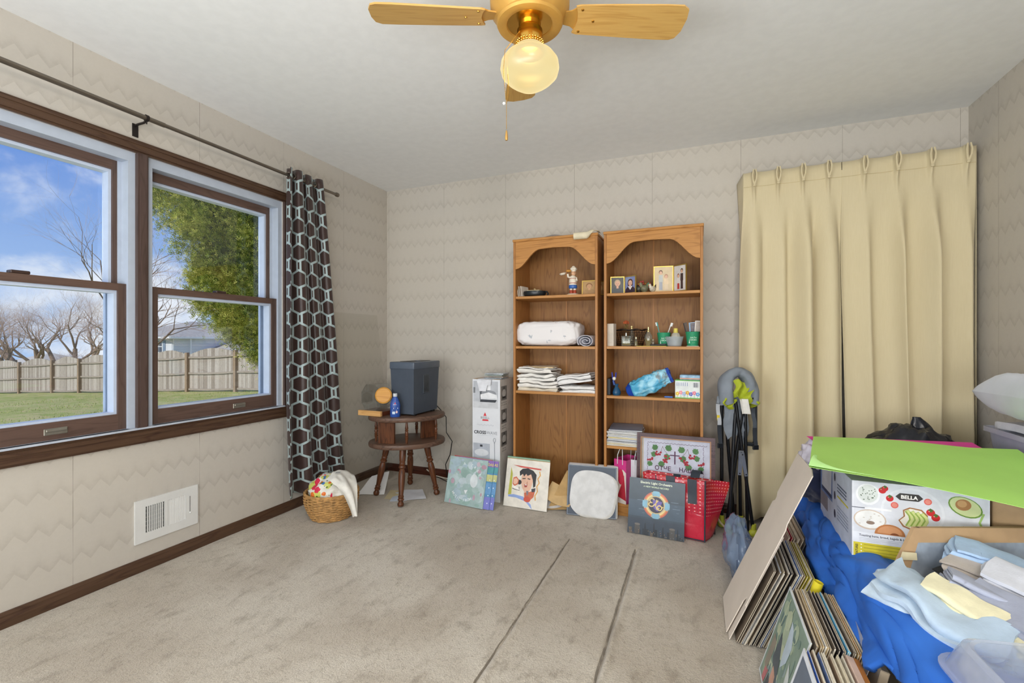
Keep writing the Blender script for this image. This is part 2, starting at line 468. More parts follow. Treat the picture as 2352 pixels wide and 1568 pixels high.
# ---------------------------------------------------------------- window in the left wall
VINYL = mat('#b4bdcb', .35, var=.03, name='window_vinyl'); SASHW = wood('sash_wood_y', '#513e36', '#665046', 1, 1.3, .4); SASHZ = wood('sash_wood_z', '#493832', '#5e4b42', 2, 1.3, .4)
BEAD = mat('#c3cfe3', .35, var=.03, name='glazing_vinyl'); PANE = clear('window_glass', '#fbfdff'); METAL = mat('#9a9588', .35, .7, name='latch_metal')
def member(mb, y0, y1, z0, z1, x0, x1): mb.box(x0, x1, y0, y1, z0, z1)
def window(n, y0, label):
    W = .81; y1 = y0 + W
    root = thing('window_%d' % n, label, 'window'); root['kind'] = 'structure'
    # white jamb liners all round
    mb = MB(VINYL)
    for a, b in ((y0, y0 + .03), (y1 - .03, y1)):
        mb.box(-.115, -.008, a, b, WZ0, WZ1)
    mb.box(-.115, -.008, y0 + .03, y1 - .03, WZ1 - .045, WZ1); mb.box(-.118, .012, y0 + .03, y1 - .03, WZ0, WZ0 + .012)
    for a, b in ((y0 + .03, y0 + .045), (y1 - .045, y1 - .03)):       # balance tracks
        mb.box(-.066, -.06, a, b, WZ0 + .012, WZ1 - .045)
    mb.obj('jamb_liner', root, smooth=0)
    for nm, xa, xb, za, zb, tr, br in (('upper_sash', -.10, -.066, 1.365, WZ1 - .045, .045, .035), ('lower_sash', -.06, -.022, WZ0 + .012, 1.405, .034, .075)):
        a, b = y0 + .03, y1 - .03
        mb = MB(SASHZ).box(xa, xb, a, a + .034, za, zb).box(xa, xb, b - .034, b, za, zb)
        mb.mat(SASHW).box(xa, xb, a + .034, b - .034, za, za + br).box(xa, xb, a + .034, b - .034, zb - tr, zb)
        s = mb.obj(nm, root, smooth=0)
        mb = MB(BEAD); i0, i1, k0, k1 = a + .034, b - .034, za + br, zb - tr
        xo = xa - .026; xi = xb - .012
        mb.box(xo, xi, i0, i0 + .007, k0, k1).box(xo, xi, i1 - .012, i1, k0, k1).box(xo, xi, i0 + .007, i1 - .012, k0, k0 + .01).box(xo, xi, i0 + .007, i1 - .012, k1 - .014, k1)
        mb.obj('glazing_bead', s, smooth=0)
        MB(PANE).box(xa - .022, xa - .019, i0 + .006, i1 - .011, k0 + .009, k1 - .013).obj('pane', s, smooth=0)
        if nm == 'lower_sash':
            mb = MB(METAL).rbox(xb, xb + .004, (a + b) / 2 + .07, (a + b) / 2 + .15, za + .022, za + .05, .0018, 1)
            mb.rbox(xb + .004, xb + .012, (a + b) / 2 + .075, (a + b) / 2 + .145, za + .036, za + .047, .002, 1)
            mb.obj('sash_lift', s)
            mb = MB(mat('#3b2a24', .4)).rbox(xa, xb, (a + b) / 2 - .03, (a + b) / 2 + .03, zb, zb + .014, .003, 1)
            mb.obj('sash_lock', s)
    # outer storm track
    mb = MB(mat('#8fa0bb', .4, name='storm_frame'))
    for a, b in ((y0 + .03, y0 + .06), (y1 - .06, y1 - .03)): mb.box(-.15, -.128, a, b, WZ0 + .01, WZ1 - .04)
    mb.obj('storm_frame', root, smooth=0)
    return root
window(1, WY0, 'left double-hung window with brown wooden sashes and white vinyl tracks')
window(2, WY1 - .81, 'right double-hung window next to the dark patterned curtain')
# dark wooden casing
def moulding(y0, y1, z0, z1, name, d=.018):
    mb = MB(DW); h = z1 - z0
    mb.box(0, d * .6, y0, y1, z0, z1).box(d * .6, d, y0, y1, z0 + h * .15, z1 - h * .15).box(d, d * 1.25, y0, y1, z0 + h * .62, z1 - h * .18)
    return struct(mb.obj(name, smooth=0))
moulding(WY0 - .07, WY1 + .06, WZ1, WZ1 + .062, 'trim_1')
moulding(WY0 - .09, WY1 + .07, WZ0 - .066, WZ0 + .004, 'trim_2', .026)
struct(MB(DWZ).box(-.02, .013, WY1 - .857, WY1 - .81, WZ0 + .004, WZ1).box(.013, .02, WY1 - .848, WY1 - .819, WZ0 + .004, WZ1).obj('trim_3', smooth=0))
struct(MB(DWZ).box(0, .016, WY1, WY1 + .06, WZ0 + .004, WZ1).obj('trim_4', smooth=0))
struct(MB(mat('#bcc3cf', .4, name='stool_white')).box(-.01, .024, WY0, WY1, WZ0 + .004, WZ0 + .012).obj('trim_5', smooth=0))

# ---------------------------------------------------------------- heating vent
VW = mat('#dcdcda', .4, var=.02, name='vent_enamel')
vent = thing('wall_vent', 'white metal heating register low on the wall under the window', 'vent', (0, 1.548, .243))
w, h = .152, .105
mb = MB(VW)
mb.box(0, .008, -w, w, -h, -.062).box(0, .008, -w, w, .068, h).box(0, .008, -w, -.105, -.062, .068).box(0, .008, .088, w, -.062, .068).box(0, .008, -.018, -.002, -.062, .068)
mb.obj('face_plate', vent, smooth=0)
MB(mat('#1c1c1e', .7)).box(.0004, .001, -.105, -.018, -.062, .068).obj('dark_backing', vent, smooth=0)  # near-black sheet stands in for the shade inside the duct
sl = None
for i in range(8):
    y = -.105 + .087 * (i + 1) / 9
    if not sl: sl = MB(VW).box(.002, .0075, -.0022, .0022, -.062, .068).obj('slat', vent, (0, y, 0), smooth=0)
    else: o = sl.copy(); COL.objects.link(o); o.location = (0, y, 0)
dm = MB(mat('#77746c', .6)).box(.001, .002, -.105, -.018, -.0022, .0022).obj('damper_blade', vent, (0, 0, -.05), smooth=0)
for i in range(1, 6):
    o = dm.copy(); COL.objects.link(o); o.location = (0, 0, -.05 + .021 * i)
lv = None
for i in range(9):
    y = -.002 + .09 * (i + .5) / 9
    if not lv: lv = MB(VW).box(.001, .0035, -.0052, .0052, -.062, .068, RZ(-18)).obj('louver', vent, (.002, y, 0), smooth=0)
    else: o = lv.copy(); COL.objects.link(o); o.location = (.002, y, 0)
MB(mat('#2b2b2b', .5)).box(.008, .0085, .108, .1105, -.03, .055).obj('lever_slot', vent, smooth=0)
MB(VW).rbox(.008, .016, .106, .1125, -.036, -.028, .001, 1).obj('lever', vent)

# ---------------------------------------------------------------- wall outlet
ou = thing('wall_outlet', 'beige double outlet plate on the back wall behind the side table', 'outlet', (.365, RD, .437))
PLT = mat('#c9bfae', .45, name='outlet_plate')
MB(PLT).rbox(-.036, .036, -.005, 0, -.058, .058, .002, 1).obj('plate', ou)
for s in (-1, 1):
    r = MB(mat('#d6cebf', .4)).rbox(-.016, .016, -.008, -.004, s * .022 - .014, s * .022 + .014, .003, 1).obj('receptacle', ou)
    MB(mat('#2a2522', .6)).box(-.008, -.006, -.0086, -.0078, s * .022 - .002, s * .022 + .008).box(.006, .008, -.0086, -.0078, s * .022 - .002, s * .022 + .008).box(-.002, .002, -.0086, -.0078, s * .022 - .01, s * .022 - .006).obj('slot', r, smooth=0)
MB(PLT).rbox(-.036, .036, -.004, 0, -.175, -.065, .002, 1).obj('cover_plate', ou)

# ================================================================ OUTSIDE THE WINDOW
def gz(x): return -.727 + .047 * (min(x, -.12) + 13.2) if x > -34 else -.727 - .047 * 20.8
def lawn():
    m, nt, b = newmat('lawn_grass'); v = coords(nt)
    a = nz(nt, v, .55, 4, .6, .5); c = nz(nt, v, 3.5, 5, .7); f = nz(nt, v, 40, 3, .7)
    col = mixc(nt, a.ss(.36, .62), '#98aa55', '#bdbf7e')
    col = mixc(nt, c.ss(.42, .62) * .8, col, '#d2bf92')
    col = mixc(nt, f.ss(.35, .7) * .3, col, '#6f8a38')
    nt.links.new(col, b.inputs['Base Color']); b.inputs['Roughness'].default_value = .95; b.inputs['Specular IOR Level'].default_value = .1
    bump(nt, b, f + c, .8, .05); return m
gx = [-90, -70, -55, -45, -34] + [-34 + i for i in range(1, 34)] + [-.125]
gy = [-25 + 2.5 * i for i in range(46)]
mb = MB(lawn()); mb.v = [(x, y, gz(x) + .05 * noise.noise((x * .5, y * .5, 3)) - (.1 if x < -40 else 0)) for y in gy for x in gx]; k = len(gx)
mb.f = [(j * k + i, j * k + i + 1, (j + 1) * k + i + 1, (j + 1) * k + i) for j in range(len(gy) - 1) for i in range(k - 1)]; mb.mi = [0] * len(mb.f)
struct(mb.obj('lawn', smooth=60))
# tufts of grass standing up from the lawn
GR = [mat('#93a94c', .9), mat('#a5b060', .9), mat('#cbb988', .9)]
mb = MB(); rg = random.Random(3)
for i in range(9000):
    x = -4 - 16 * rg.random() ** .8; y = 3 + 9 * rg.random(); z = gz(x)
    if y > 11.9: continue
    mb.mat(GR[rg.choice((0, 0, 1, 1, 2))]); a = rg.random() * 6.28; w = .008; hh = .015 + .025 * rg.random(); l = .05 * (rg.random() - .5)
    mb.add([(x - w * cos(a), y - w * sin(a), z - .02), (x + w * cos(a), y + w * sin(a), z - .02), (x + l, y + l, z + hh)], [(0, 1, 2)])
o = mb.obj('lawn_tufts', smooth=0); tag(o, 'short tufts of green and tan grass across the lawn', 'grass', kind='stuff')

# ---- weathered picket fence
PK = [wood('picket_grey_%d' % i, a, b, 2, 2.0, .9) for i, (a, b) in enumerate((('#8d8377', '#b9afa2'), ('#7e7468', '#a89d90'), ('#9c9387', '#c9c0b4')))]
PO = wood('fence_post_wood', '#7a6650', '#a8937b', 2, 1.5, .9); RA = wood('fence_rail_wood', '#877c6f', '#aea394', 0, 1.5, .9)
FX = [-5.4, -8.0, -10.6, -13.2, -15.87, -18.3, -20.75, -23.13, -25.3, -28.2, -31.2, -34.2]
fence = thing('picket_fence', 'weathered grey wooden fence with scalloped panel tops across the lawn', 'fence', (FX[0], 12, gz(FX[0])))
FY = 12.0; O = Vector((FX[0], 12, gz(FX[0])))
pick = []
for i, x in enumerate(FX):
    z = gz(x) - O.z
    MB(PO).box(-.06, .06, -.14, -.03, -.05, 1.52).obj('post', fence, (x - O.x, 0, z), smooth=0)
    if i == len(FX) - 1: break
    x2 = FX[i + 1]; L = x - x2; z2 = gz(x2) - O.z; sl = atan2(z2 - z, -L)
    for k, (hz) in enumerate((.1, .72, 1.33)):
        n = 8
        pts = [(-t * L / n, -.055, (z2 - z) * t / n + hz - .03 * sin(pi * t / n)) for t in range(n + 1)]
        mbr = MB(RA)
        for a, b in zip(pts, pts[1:]):
            mbr.add([(a[0], a[1] - .02, a[2] - .035), (a[0], a[1] + .02, a[2] - .035), (a[0], a[1] + .02, a[2] + .035), (a[0], a[1] - .02, a[2] + .035),
                     (b[0], b[1] - .02, b[2] - .035), (b[0], b[1] + .02, b[2] - .035), (b[0], b[1] + .02, b[2] + .035), (b[0], b[1] - .02, b[2] + .035)],
                    [(0, 1, 5, 4), (1, 2, 6, 5), (2, 3, 7, 6), (3, 0, 4, 7)])
        mbr.obj('rail', fence, (x - O.x, 0, z), smooth=0)
    mbp = MB(); np_ = int(L / .105)
    for j in range(np_):
        u = (j + .5) / np_; px = -u * L; w = L / np_ * .48
        zz = (z2 - z) * u; top = 1.42 + .22 * sin(pi * u) + .012 * rg.random(); mbp.mat(PK[rg.randrange(3)])
        mbp.box(px - w, px + w, -.03 + .004 * rg.random(), -.005, zz + .03 + .02 * rg.random(), zz + top)
    o = mbp.obj('pickets', fence, (x - O.x, 0, z), smooth=0); o['kind'] = 'stuff'

# ---- bare trees
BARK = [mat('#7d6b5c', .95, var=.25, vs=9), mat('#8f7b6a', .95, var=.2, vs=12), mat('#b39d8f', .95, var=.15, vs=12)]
def bare_tree(name, label, base, h, seed, spread=.7, r0=.22, levels=6, split=(2, 3), trunk=.25, lean=(0, 0), bud=0, dens=1.0, droop=0, mats=BARK):
    rr = random.Random(seed); tr = thing(name, label, 'tree', base)
    wood_mb = MB(mats[0]); twig = MB(mats[1]); cnt = [0]
    def grow(p, d, ln, r, lev):
        n = 3 if lev > 2 else 4; pts = [p]; q = p.copy(); dd = d.copy()
        for i in range(n):
            dd = (dd + Vector((rr.gauss(0, .13), rr.gauss(0, .13), rr.gauss(.02 - droop, .08)))).normalized(); q = q + dd * ln / n; pts.append(q.copy())
        rs = [r * (1 - .42 * i / n) for i in range(n + 1)]
        (wood_mb if lev < 3 else twig.mat(mats[1] if lev < 5 else mats[2])).tube(pts, rs, 7 if lev < 2 else 4 if lev < 4 else 3, cap=False)
        cnt[0] += 1
        if lev >= levels: return
        k = rr.choice(split) + (1 if lev in (0, 2, 4) else 0)
        for i in range(k):
            f = 1.0 if i == 0 else rr.uniform(.45, 1.0); ix = min(n, int(f * n + .5)); b = pts[ix]
            a = rr.uniform(0, 2 * pi); s = spread * rr.uniform(.55, 1.25)
            o1 = dd.orthogonal().normalized(); o2 = dd.cross(o1)
            nd = (dd + (o1 * cos(a) + o2 * sin(a)) * s + Vector((0, 0, .06))).normalized()
            grow(b, nd, ln * rr.uniform(.62, .85), rs[ix] * rr.uniform(.5, .75), lev + 1)
    grow(Vector((0, 0, -.3)), Vector((lean[0], lean[1], 1)).normalized(), h * trunk, r0, 0)
    wood_mb.obj('trunk', tr, smooth=60); o = twig.obj('twigs', tr, smooth=0); o['kind'] = 'stuff'
    return tr
def gp(px, t):
    p = dep(px, 782, t); p.z = gz(p.x) - .05; return p
bare_tree('bare_tree', 'bare tree with a thick forked trunk behind the fence, far left', gp(34, 31), 9.5, 11, .55, .42, 7, (2, 3), .2)
bare_tree('bare_tree', 'low spreading bare tree with dark limbs behind the middle of the fence', gp(185, 27), 7.5, 5, .85, .26, 7, (2, 3), .14, (.25, 0))
bare_tree('bare_tree', 'tall bare tree whose long limbs rise behind the window mullion', gp(300, 23), 13.5, 23, .62, .22, 7, (2, 3), .24, (-.15, -.1))
bare_tree('bare_tree', 'bare tree reaching over the roof of the pale house', gp(322, 30), 12, 31, .75, .2, 7, (2, 3), .26, (.1, 0))
bare_tree('bare_tree', 'gnarled bare tree just right of the brick chimney', gp(545, 33), 7.5, 8, .85, .3, 7, (2, 3), .2, (-.2, 0))
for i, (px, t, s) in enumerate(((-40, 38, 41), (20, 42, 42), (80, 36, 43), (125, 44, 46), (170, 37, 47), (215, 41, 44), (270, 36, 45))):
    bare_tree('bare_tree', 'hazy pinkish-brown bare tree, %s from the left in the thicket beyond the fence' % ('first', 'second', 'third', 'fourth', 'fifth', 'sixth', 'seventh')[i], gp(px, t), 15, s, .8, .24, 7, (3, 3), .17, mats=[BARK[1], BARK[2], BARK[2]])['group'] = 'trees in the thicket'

# ---- evergreen
def conifer():
    c = dep(690, 782, 8.2); c.z = gz(c.x)
    tr = thing('evergreen_tree', 'large yellow-green evergreen tree close outside the window', 'tree', c)
    prof = [(.55, .75 - c.z), (.69, .88 - c.z), (1.0, 1.07 - c.z), (1.16, 1.22 - c.z), (1.5, 1.76 - c.z), (1.62, 2.07 - c.z), (1.8, 2.53 - c.z), (2.2, 3.3 - c.z), (2.5, 3.9 - c.z), (2.7, 5 - c.z), (2.2, 6.5 - c.z), (1.2, 8 - c.z), (.1, 9.2 - c.z)]
    def rad(z):
        for (r1, z1), (r2, z2) in zip(prof, prof[1:]):
            if z1 <= z <= z2: return r1 + (r2 - r1) * (z - z1) / (z2 - z1)
        return .1
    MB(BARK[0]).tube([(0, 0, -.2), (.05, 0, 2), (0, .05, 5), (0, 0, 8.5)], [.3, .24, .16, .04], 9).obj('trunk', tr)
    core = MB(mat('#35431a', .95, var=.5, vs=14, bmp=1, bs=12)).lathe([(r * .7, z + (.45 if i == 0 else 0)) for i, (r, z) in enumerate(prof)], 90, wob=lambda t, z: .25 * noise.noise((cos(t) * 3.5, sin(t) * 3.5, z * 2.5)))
    core.obj('dark_core', tr)  # solid dark green filler, the crown's inner shade put into its colour
    G = [mat('#7f8e36', .85, var=.2, vs=3), mat('#9ea646', .85, var=.2, vs=3), mat('#c4c062', .85, var=.15, vs=3), mat('#5d6d2c', .9, var=.2, vs=3)]
    FRD = [(0, 0), (.95, -.10), (.95, .10), (.62, .42), (.52, .56), (.62, -.42), (.52, -.56)]
    rr = random.Random(2); mb = MB(); va = atan2(-c.y, CAMP.x - c.x)
    for i in range(2300):
        z = prof[0][1] + (5.4 - c.z - prof[0][1]) * rr.random()
        a = va + (rr.uniform(-2.3, .45) if rr.random() < .85 else rr.uniform(.4, 4)); R0 = rad(z); k = rr.uniform(.6, .93) if rr.random() < .9 else rr.uniform(.9, .98)
        # leave gaps so that the dark core shows between lobes
        lob = noise.noise((cos(a) * 2.2 * R0 / 2, sin(a) * 2.2 * R0 / 2, z * 1.3))
        k *= 1 + .16 * lob
        P = Vector((cos(a) * R0 * k, sin(a) * R0 * k, z)); out = Vector((cos(a), sin(a), .55 + .3 * rr.random())).normalized()
        if z < prof[3][1]: out.z -= .7
        s = rr.uniform(.09, .2)
        tone = rr.choice((0, 0, 1, 1, 3))
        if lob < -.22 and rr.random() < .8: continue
        for j in range(62):
            q = P + Vector((rr.gauss(0, s * .5), rr.gauss(0, s * .5), rr.gauss(0, s * .55)))
            d = (out + Vector((rr.gauss(0, .35), rr.gauss(0, .35), rr.gauss(0, .35)))).normalized(); sd = d.cross(Vector((rr.gauss(0, 1), rr.gauss(0, 1), rr.gauss(0, 1)))).normalized()
            L = rr.uniform(.035, .07)
            tt = rr.random(); mb.mat(G[min(3, tone)] if tt < .55 else G[(tone + 1) % 4 if tone != 2 else 1] if tt < .8 else G[2] if tone != 3 else G[0])
            mb.add([q + d * L * fa + sd * L * fb for fa, fb in FRD], [(0, 1, 2), (0, 3, 4), (0, 5, 6)])
    o = mb.obj('foliage', tr, smooth=0); o['kind'] = 'stuff'
conifer()

# ---- neighbouring house
HR = mat('#a5a29c', .9, var=.12, vs=4, bmp=.3, bs=6, name='roof_shingle'); HW = mat('#dfe3ea', .8, var=.03, name='siding'); HT = mat('#eef0f2', .6, name='house_trim')
hx, hy = -44.96, 29.3
house = thing('neighbour_house', 'pale two-storey house with grey hip roof and brick chimney beyond the fence', 'building', (hx, hy, gz(hx) - .5))
b0 = gz(hx) - .5; ev = 1.5 - b0
MB(HW).box(-10, 0, 0, 11.5, 0, ev).obj('walls', house, smooth=0)
for i in range(14):
    z = ev - .15 - i * .28
    MB(HW).box(.0, .03, .1, 11.4, z - .25, z).obj('siding_board', house, smooth=0) if i < 8 else None
def hip(x0, x1, y0, y1, z, h, ov=.5):
    x0 -= ov; x1 += ov; y0 -= ov; y1 += ov; w = (x1 - x0) / 2; xm = (x0 + x1) / 2
    vs = [(x0, y0, z), (x1, y0, z), (x1, y1, z), (x0, y1, z), (xm, y0 + w, z + h), (xm, y1 - w, z + h), (x0, y0, z - .15), (x1, y0, z - .15), (x1, y1, z - .15), (x0, y1, z - .15)]
    return vs, [(0, 1, 4), (1, 2, 5, 4), (2, 3, 5), (3, 0, 4, 5), (0, 6, 7, 1), (1, 7, 8, 2), (2, 8, 9, 3), (3, 9, 6, 0), (6, 9, 8, 7)]
rf = MB(HR).add(*hip(-10, 0, 0, 11.5, ev, 1.75)).obj('roof', house, smooth=0)
MB(HT).box(-10.55, .55, -.58, -.5, ev - .17, ev).box(.5, .58, -.5, 12.0, ev - .17, ev).obj('gutter', rf, smooth=0)
MB(HT).box(.02, .1, .05, .15, 0, ev - .1).box(.3, .4, 1.5, 1.62, 0, ev - .1).obj('downspout', rf, smooth=0)
MB(HW).box(0, 5.2, 4.0, 11, 0, ev - 1.5).obj('wing_walls', house, smooth=0)
r2 = MB(HR).add(*hip(-1, 5.2, 3.6, 11.4, ev - 1.5, 1.35)).obj('wing_roof', house, smooth=0)
MB(mat('#d9dee6', .3)).box(-.3, .3, -.5, .5, 0, .08, T(3.9, 6.8, ev - .84) @ RY(22)).obj('skylight', r2, smooth=0)
BR = mat('#a5654f', .9, var=.2, vs=6, name='chimney_brick')
ch = MB(BR).box(5.3, 6.3, 6.5, 7.3, 0, ev + .55).box(5.22, 6.38, 6.42, 7.38, ev + .3, ev + .45).obj('chimney', house, smooth=0)
MB(mat('#d8d5cf', .8)).box(5.15, 6.45, 6.35, 7.45, ev + .55, ev + .62).obj('chimney_cap', ch, smooth=0)
def hwin(x, z, w=1.0, h=1.2):
    f = MB(HT).box(x - w / 2 - .08, x + w / 2 + .08, -.05, 0, z - h / 2 - .08, z + h / 2 + .08).obj('window', house, smooth=0)
    for a in (-1, 1):
        for b in (-1, 1):
            MB(mat('#55606e', .2)).box(x + a * w / 4 - w * .21, x + a * w / 4 + w * .21, -.07, -.05, z + b * h / 4 - h * .21, z + b * h / 4 + h * .21).obj('pane', f, smooth=0)
    for a in (-1, 1): MB(mat('#8ca0b8', .7)).box(x + a * (w / 2 + .28) - .18, x + a * (w / 2 + .28) + .18, -.06, 0, z - h / 2, z + h / 2).obj('shutter', f, smooth=0)
hwin(-1.9, ev - .95); hwin(-6, ev - .95)
sh = thing('distant_house', 'low pale house roof showing over the left part of the fence', 'building', gp(115, 50) - Vector((0, 0, 1.6)))
MB(HW).box(-3, 3, -3, 3, 0, 1.9).obj('walls', sh, smooth=0)
MB(mat('#b5b1a8', .9, var=.1)).add(*hip(-3, 3, -3, 3, 1.9, 1.3)).obj('roof', sh, smooth=0)

# ================================================================ CEILING FAN
BRASS = mat('#d8a94e', .22, 1.0, var=.05, name='polished_brass'); BRASSM = mat('#c99a4c', .45, .35, var=.05, name='satin_brass')
BLADE = wood('fan_blade_wood', '#b88b48', '#cda45e', 0, 1.4, .4, ring=.4)
fan = thing('ceiling_fan', 'brass ceiling fan with four light oak blades and a frosted glass globe light', 'ceiling fan', (2.015, 1.47, 2.44), 24.8)
MB(BRASSM).lathe([(0, 0), (.09, 0), (.095, -.03), (.07, -.06), (.06, -.09), (.12, -.12), (.135, -.15), (.132, -.2), (.108, -.232), (0.108, -.238)], 48).obj('motor_housing', fan)
MB(BRASSM).lathe([(.072, -.236), (.078, -.247), (.095, -.252), (.108, -.248), (.112, -.24), (.104, -.232), (.07, -.23)], 48).obj('rim_ring', fan)
MB(BRASS).lathe([(0.0, -.222), (.045, -.226), (.062, -.233), (.075, -.242)][::-1], 40).obj('mirror_bowl', fan)
MB(BRASS).lathe([(0, -.19), (.036, -.195), (.04, -.22), (.036, -.255), (.043, -.265), (.044, -.30), (.041, -.318), (.046, -.326), (.05, -.34), (.045, -.345), (0, -.345)], 32).obj('light_fitter', fan)
bead = MB(BRASS)
for k in range(2):
    for i in range(30):
        t = 2 * pi * i / 30; bead.ball((.0455 * cos(t), .0455 * sin(t), -.308 - .008 * k), .0034, n=6, m=4)
bead.obj('bead_trim', fan)
GLB, gnt, gb = newmat('lit_frosted_glass')
gn = nz(gnt, coords(gnt), 9, 2)
gnt.links.new(mixc(gnt, gn * .55, '#fff3bd', '#e9bf62'), gb.inputs['Emission Color']); gb.inputs['Base Color'].default_value = lin('#2a2415')
gb.inputs['Emission Strength'].default_value = .95; gb.inputs['Roughness'].default_value = .3
gtr = gnt.nodes.new('ShaderNodeBsdfTransparent'); gmx = gnt.nodes.new('ShaderNodeMixShader'); gmx.inputs[0].default_value = .12
gtr.inputs[0].default_value = lin('#ffe9b0')
gnt.links.new(gb.outputs[0], gmx.inputs[1]); gnt.links.new(gtr.outputs[0], gmx.inputs[2]); gnt.links.new(gmx.outputs[0], [n for n in gnt.nodes if n.type == 'OUTPUT_MATERIAL'][0].inputs[0])
MB(GLB).lathe([(.048, -.322), (.056, -.332), (.06, -.340), (.082, -.352), (.096, -.372), (.099, -.393), (.094, -.413), (.078, -.430), (.064, -.441), (.042, -.455), (.018, -.4615), (0, -.462)][::-1], 48).obj('glass_globe', fan)
def blade():
    n = 10; out = []
    pr = [(.15, -.052), (.165, -.056), (.30, -.063), (.45, -.068), (.505, -.068), (.525, -.055), (.532, -.02), (.53, .03), (.518, .058), (.50, .066), (.45, .067), (.30, .061), (.165, .055), (.15, .05), (.158, .03), (.162, 0), (.158, -.03)]
    return pr
b0m = b0b = None
for k in range(4):
    M = RZ(90 * k) @ T(0, 0, -.222) @ RX(-11)
    o = MB(BLADE).prism(blade(), -.003, .003).obj('blade', fan, smooth=0, mw=M) if k == 0 else b0.copy()
    if k == 0: b0 = o
    else: COL.objects.link(o); o.matrix_basis = M
    br = MB(BRASSM).prism([(.10, -.02), (.14, -.03), (.16, -.045), (.19, -.03), (.235, -.012), (.245, 0), (.235, .012), (.19, .03), (.16, .045), (.14, .03), (.10, .02)], .0035, .008)
    if k == 0:
        i0 = br.obj('blade_iron', o, smooth=0)
        scr = []
        for pp in ((.172, -.042), (.172, .042), (.215, 0)):
            scr.append(MB(BRASS).lathe([(0, -.006), (.004, -.0055), (.005, -.003), (.005, .004)], 10).obj('screw', o, (pp[0], pp[1], 0)))
    else:
        for q in [i0] + scr:
            c = q.copy(); COL.objects.link(c); c.parent = o
def chain(pts, name, m, r=.0011):
    mb = MB(m); L = 0
    pts = [Vector(p) for p in pts]
    for a, b in zip(pts, pts[1:]):
        n = max(1, int((b - a).length / .0042))
        for i in range(n): mb.ball(a.lerp(b, i / n), r * 1.5, n=5, m=3)
    return mb.obj(name, fan)
ca = RZ(-24.8) @ Vector((-.062, .0, 0))
chain([(-.036, -.028, -.285), (-.085, -.045, -.36), (-.09, -.048, -.43), (-.084, -.046, -.50), (-.08, -.045, -.535)], 'pull_chain', BRASS)
chain([(-.04, .01, -.29), (-.08, -.02, -.36), (-.073, -.03, -.46), (-.076, -.043, -.51), (-.08, -.045, -.535), (-.08, -.045, -.62)], 'pull_chain', BRASS)
MB(mat('#b98f4d', .4, .5)).lathe([(0, -.655), (.004, -.654), (.0052, -.645), (.0035, -.63), (.002, -.622), (0, -.621)], 12, T(-.08, -.045, 0)).obj('chain_fob', fan)
MB(mat('#e9e9e6', .3)).ball((-.088, -.047, -.535), .005, n=8, m=6).obj('chain_knob', fan)
bl = lamp('fan_bulb', 'POINT', (0, 0, -.39), 3.5, color=(1, .76, .42), shadow_soft_size=.03); bl.parent = fan

# ================================================================ DARK CURTAIN ON ITS ROD
ROD = mat('#7d7469', .3, .85, var=.05, name='rod_pewter')
rod = thing('curtain_rod', 'pewter grey curtain rod with knob finial above the window', 'curtain rod', (.09, 1.6, 2.197))
MB(ROD).tube([(0, -1.35, 0), (0, -.12, 0)], .0115, 16).tube([(0, -.24, 0), (0, 1.04, 0)], .0095, 16).obj('pole', rod)
MB(ROD).lathe([(0, 0), (.010, 0), (.011, .006), (.0145, .01), (.016, .02), (.0145, .032), (.008, .038), (0, .039)], 20).obj('finial', rod, (0, 1.036, 0), (-pi / 2, 0, 0))
bk = MB(mat('#2e2826', .45, .5, name='bracket_iron')).rbox(-.09, -.086, -.013, .013, -.075, -.012, .001, 1).tube([(-.088, 0, -.02), (-.06, 0, -.018), (-.02, 0, -.018), (-.004, 0, -.014)], .0055, 8)
bk.lathe([(.0125, -.006), (.0155, -.006), (.0155, .006), (.0125, .006)], 20, RX(90)).tube([(0, 0, -.014), (0, 0, -.028)], .003, 8)
bk.obj('bracket', rod, (0, -.2, 0))

def hexfab():
    m, nt, b = newmat('hexagon_print_fabric')
    tc = nt.nodes.new('ShaderNodeTexCoord'); U, V, _ = sep(nt, tc.outputs['UV'])
    A, B = .116, .172          # hexagon width, vertical repeat
    px = U / A; py = V / B * 1.732
    def cell(ox, oy):
        ax = (px + ox).frac() - .5; ay = ((py + oy) / 1.732).frac() * 1.732 - .866
        return ax, ay
    ax, ay = cell(0, 0); bx, by = cell(.5, .866)
    da = ax * ax + ay * ay; db = bx * bx + by * by
    s = da.lt(db)
    gx_ = ax * s + bx * (s * -1.0 + 1.0); gy_ = ay * s + by * (s * -1.0 + 1.0)
    gx_ = gx_.abs(); gy_ = gy_.abs()
    d = gx_ * .5 + gy_ * .866
    ring = (gx_.gt(.35) * gx_.lt(.45)).mx(d.gt(.435))
    th = nz(nt, tc.outputs['UV'], 300, 2)
    col = mixc(nt, ring, mixc(nt, th, '#33231f', '#3f2c28'), mixc(nt, th, '#93a5a6', '#a9b9ba'))
    nt.links.new(col, b.inputs['Base Color']); b.inputs['Roughness'].default_value = .42; b.inputs['Sheen Weight'].default_value = .2
    b.inputs['Specular IOR Level'].default_value = .4
    bump(nt, b, nz(nt, tc.outputs['UV'], 25, 3), .08, .01)
    return m
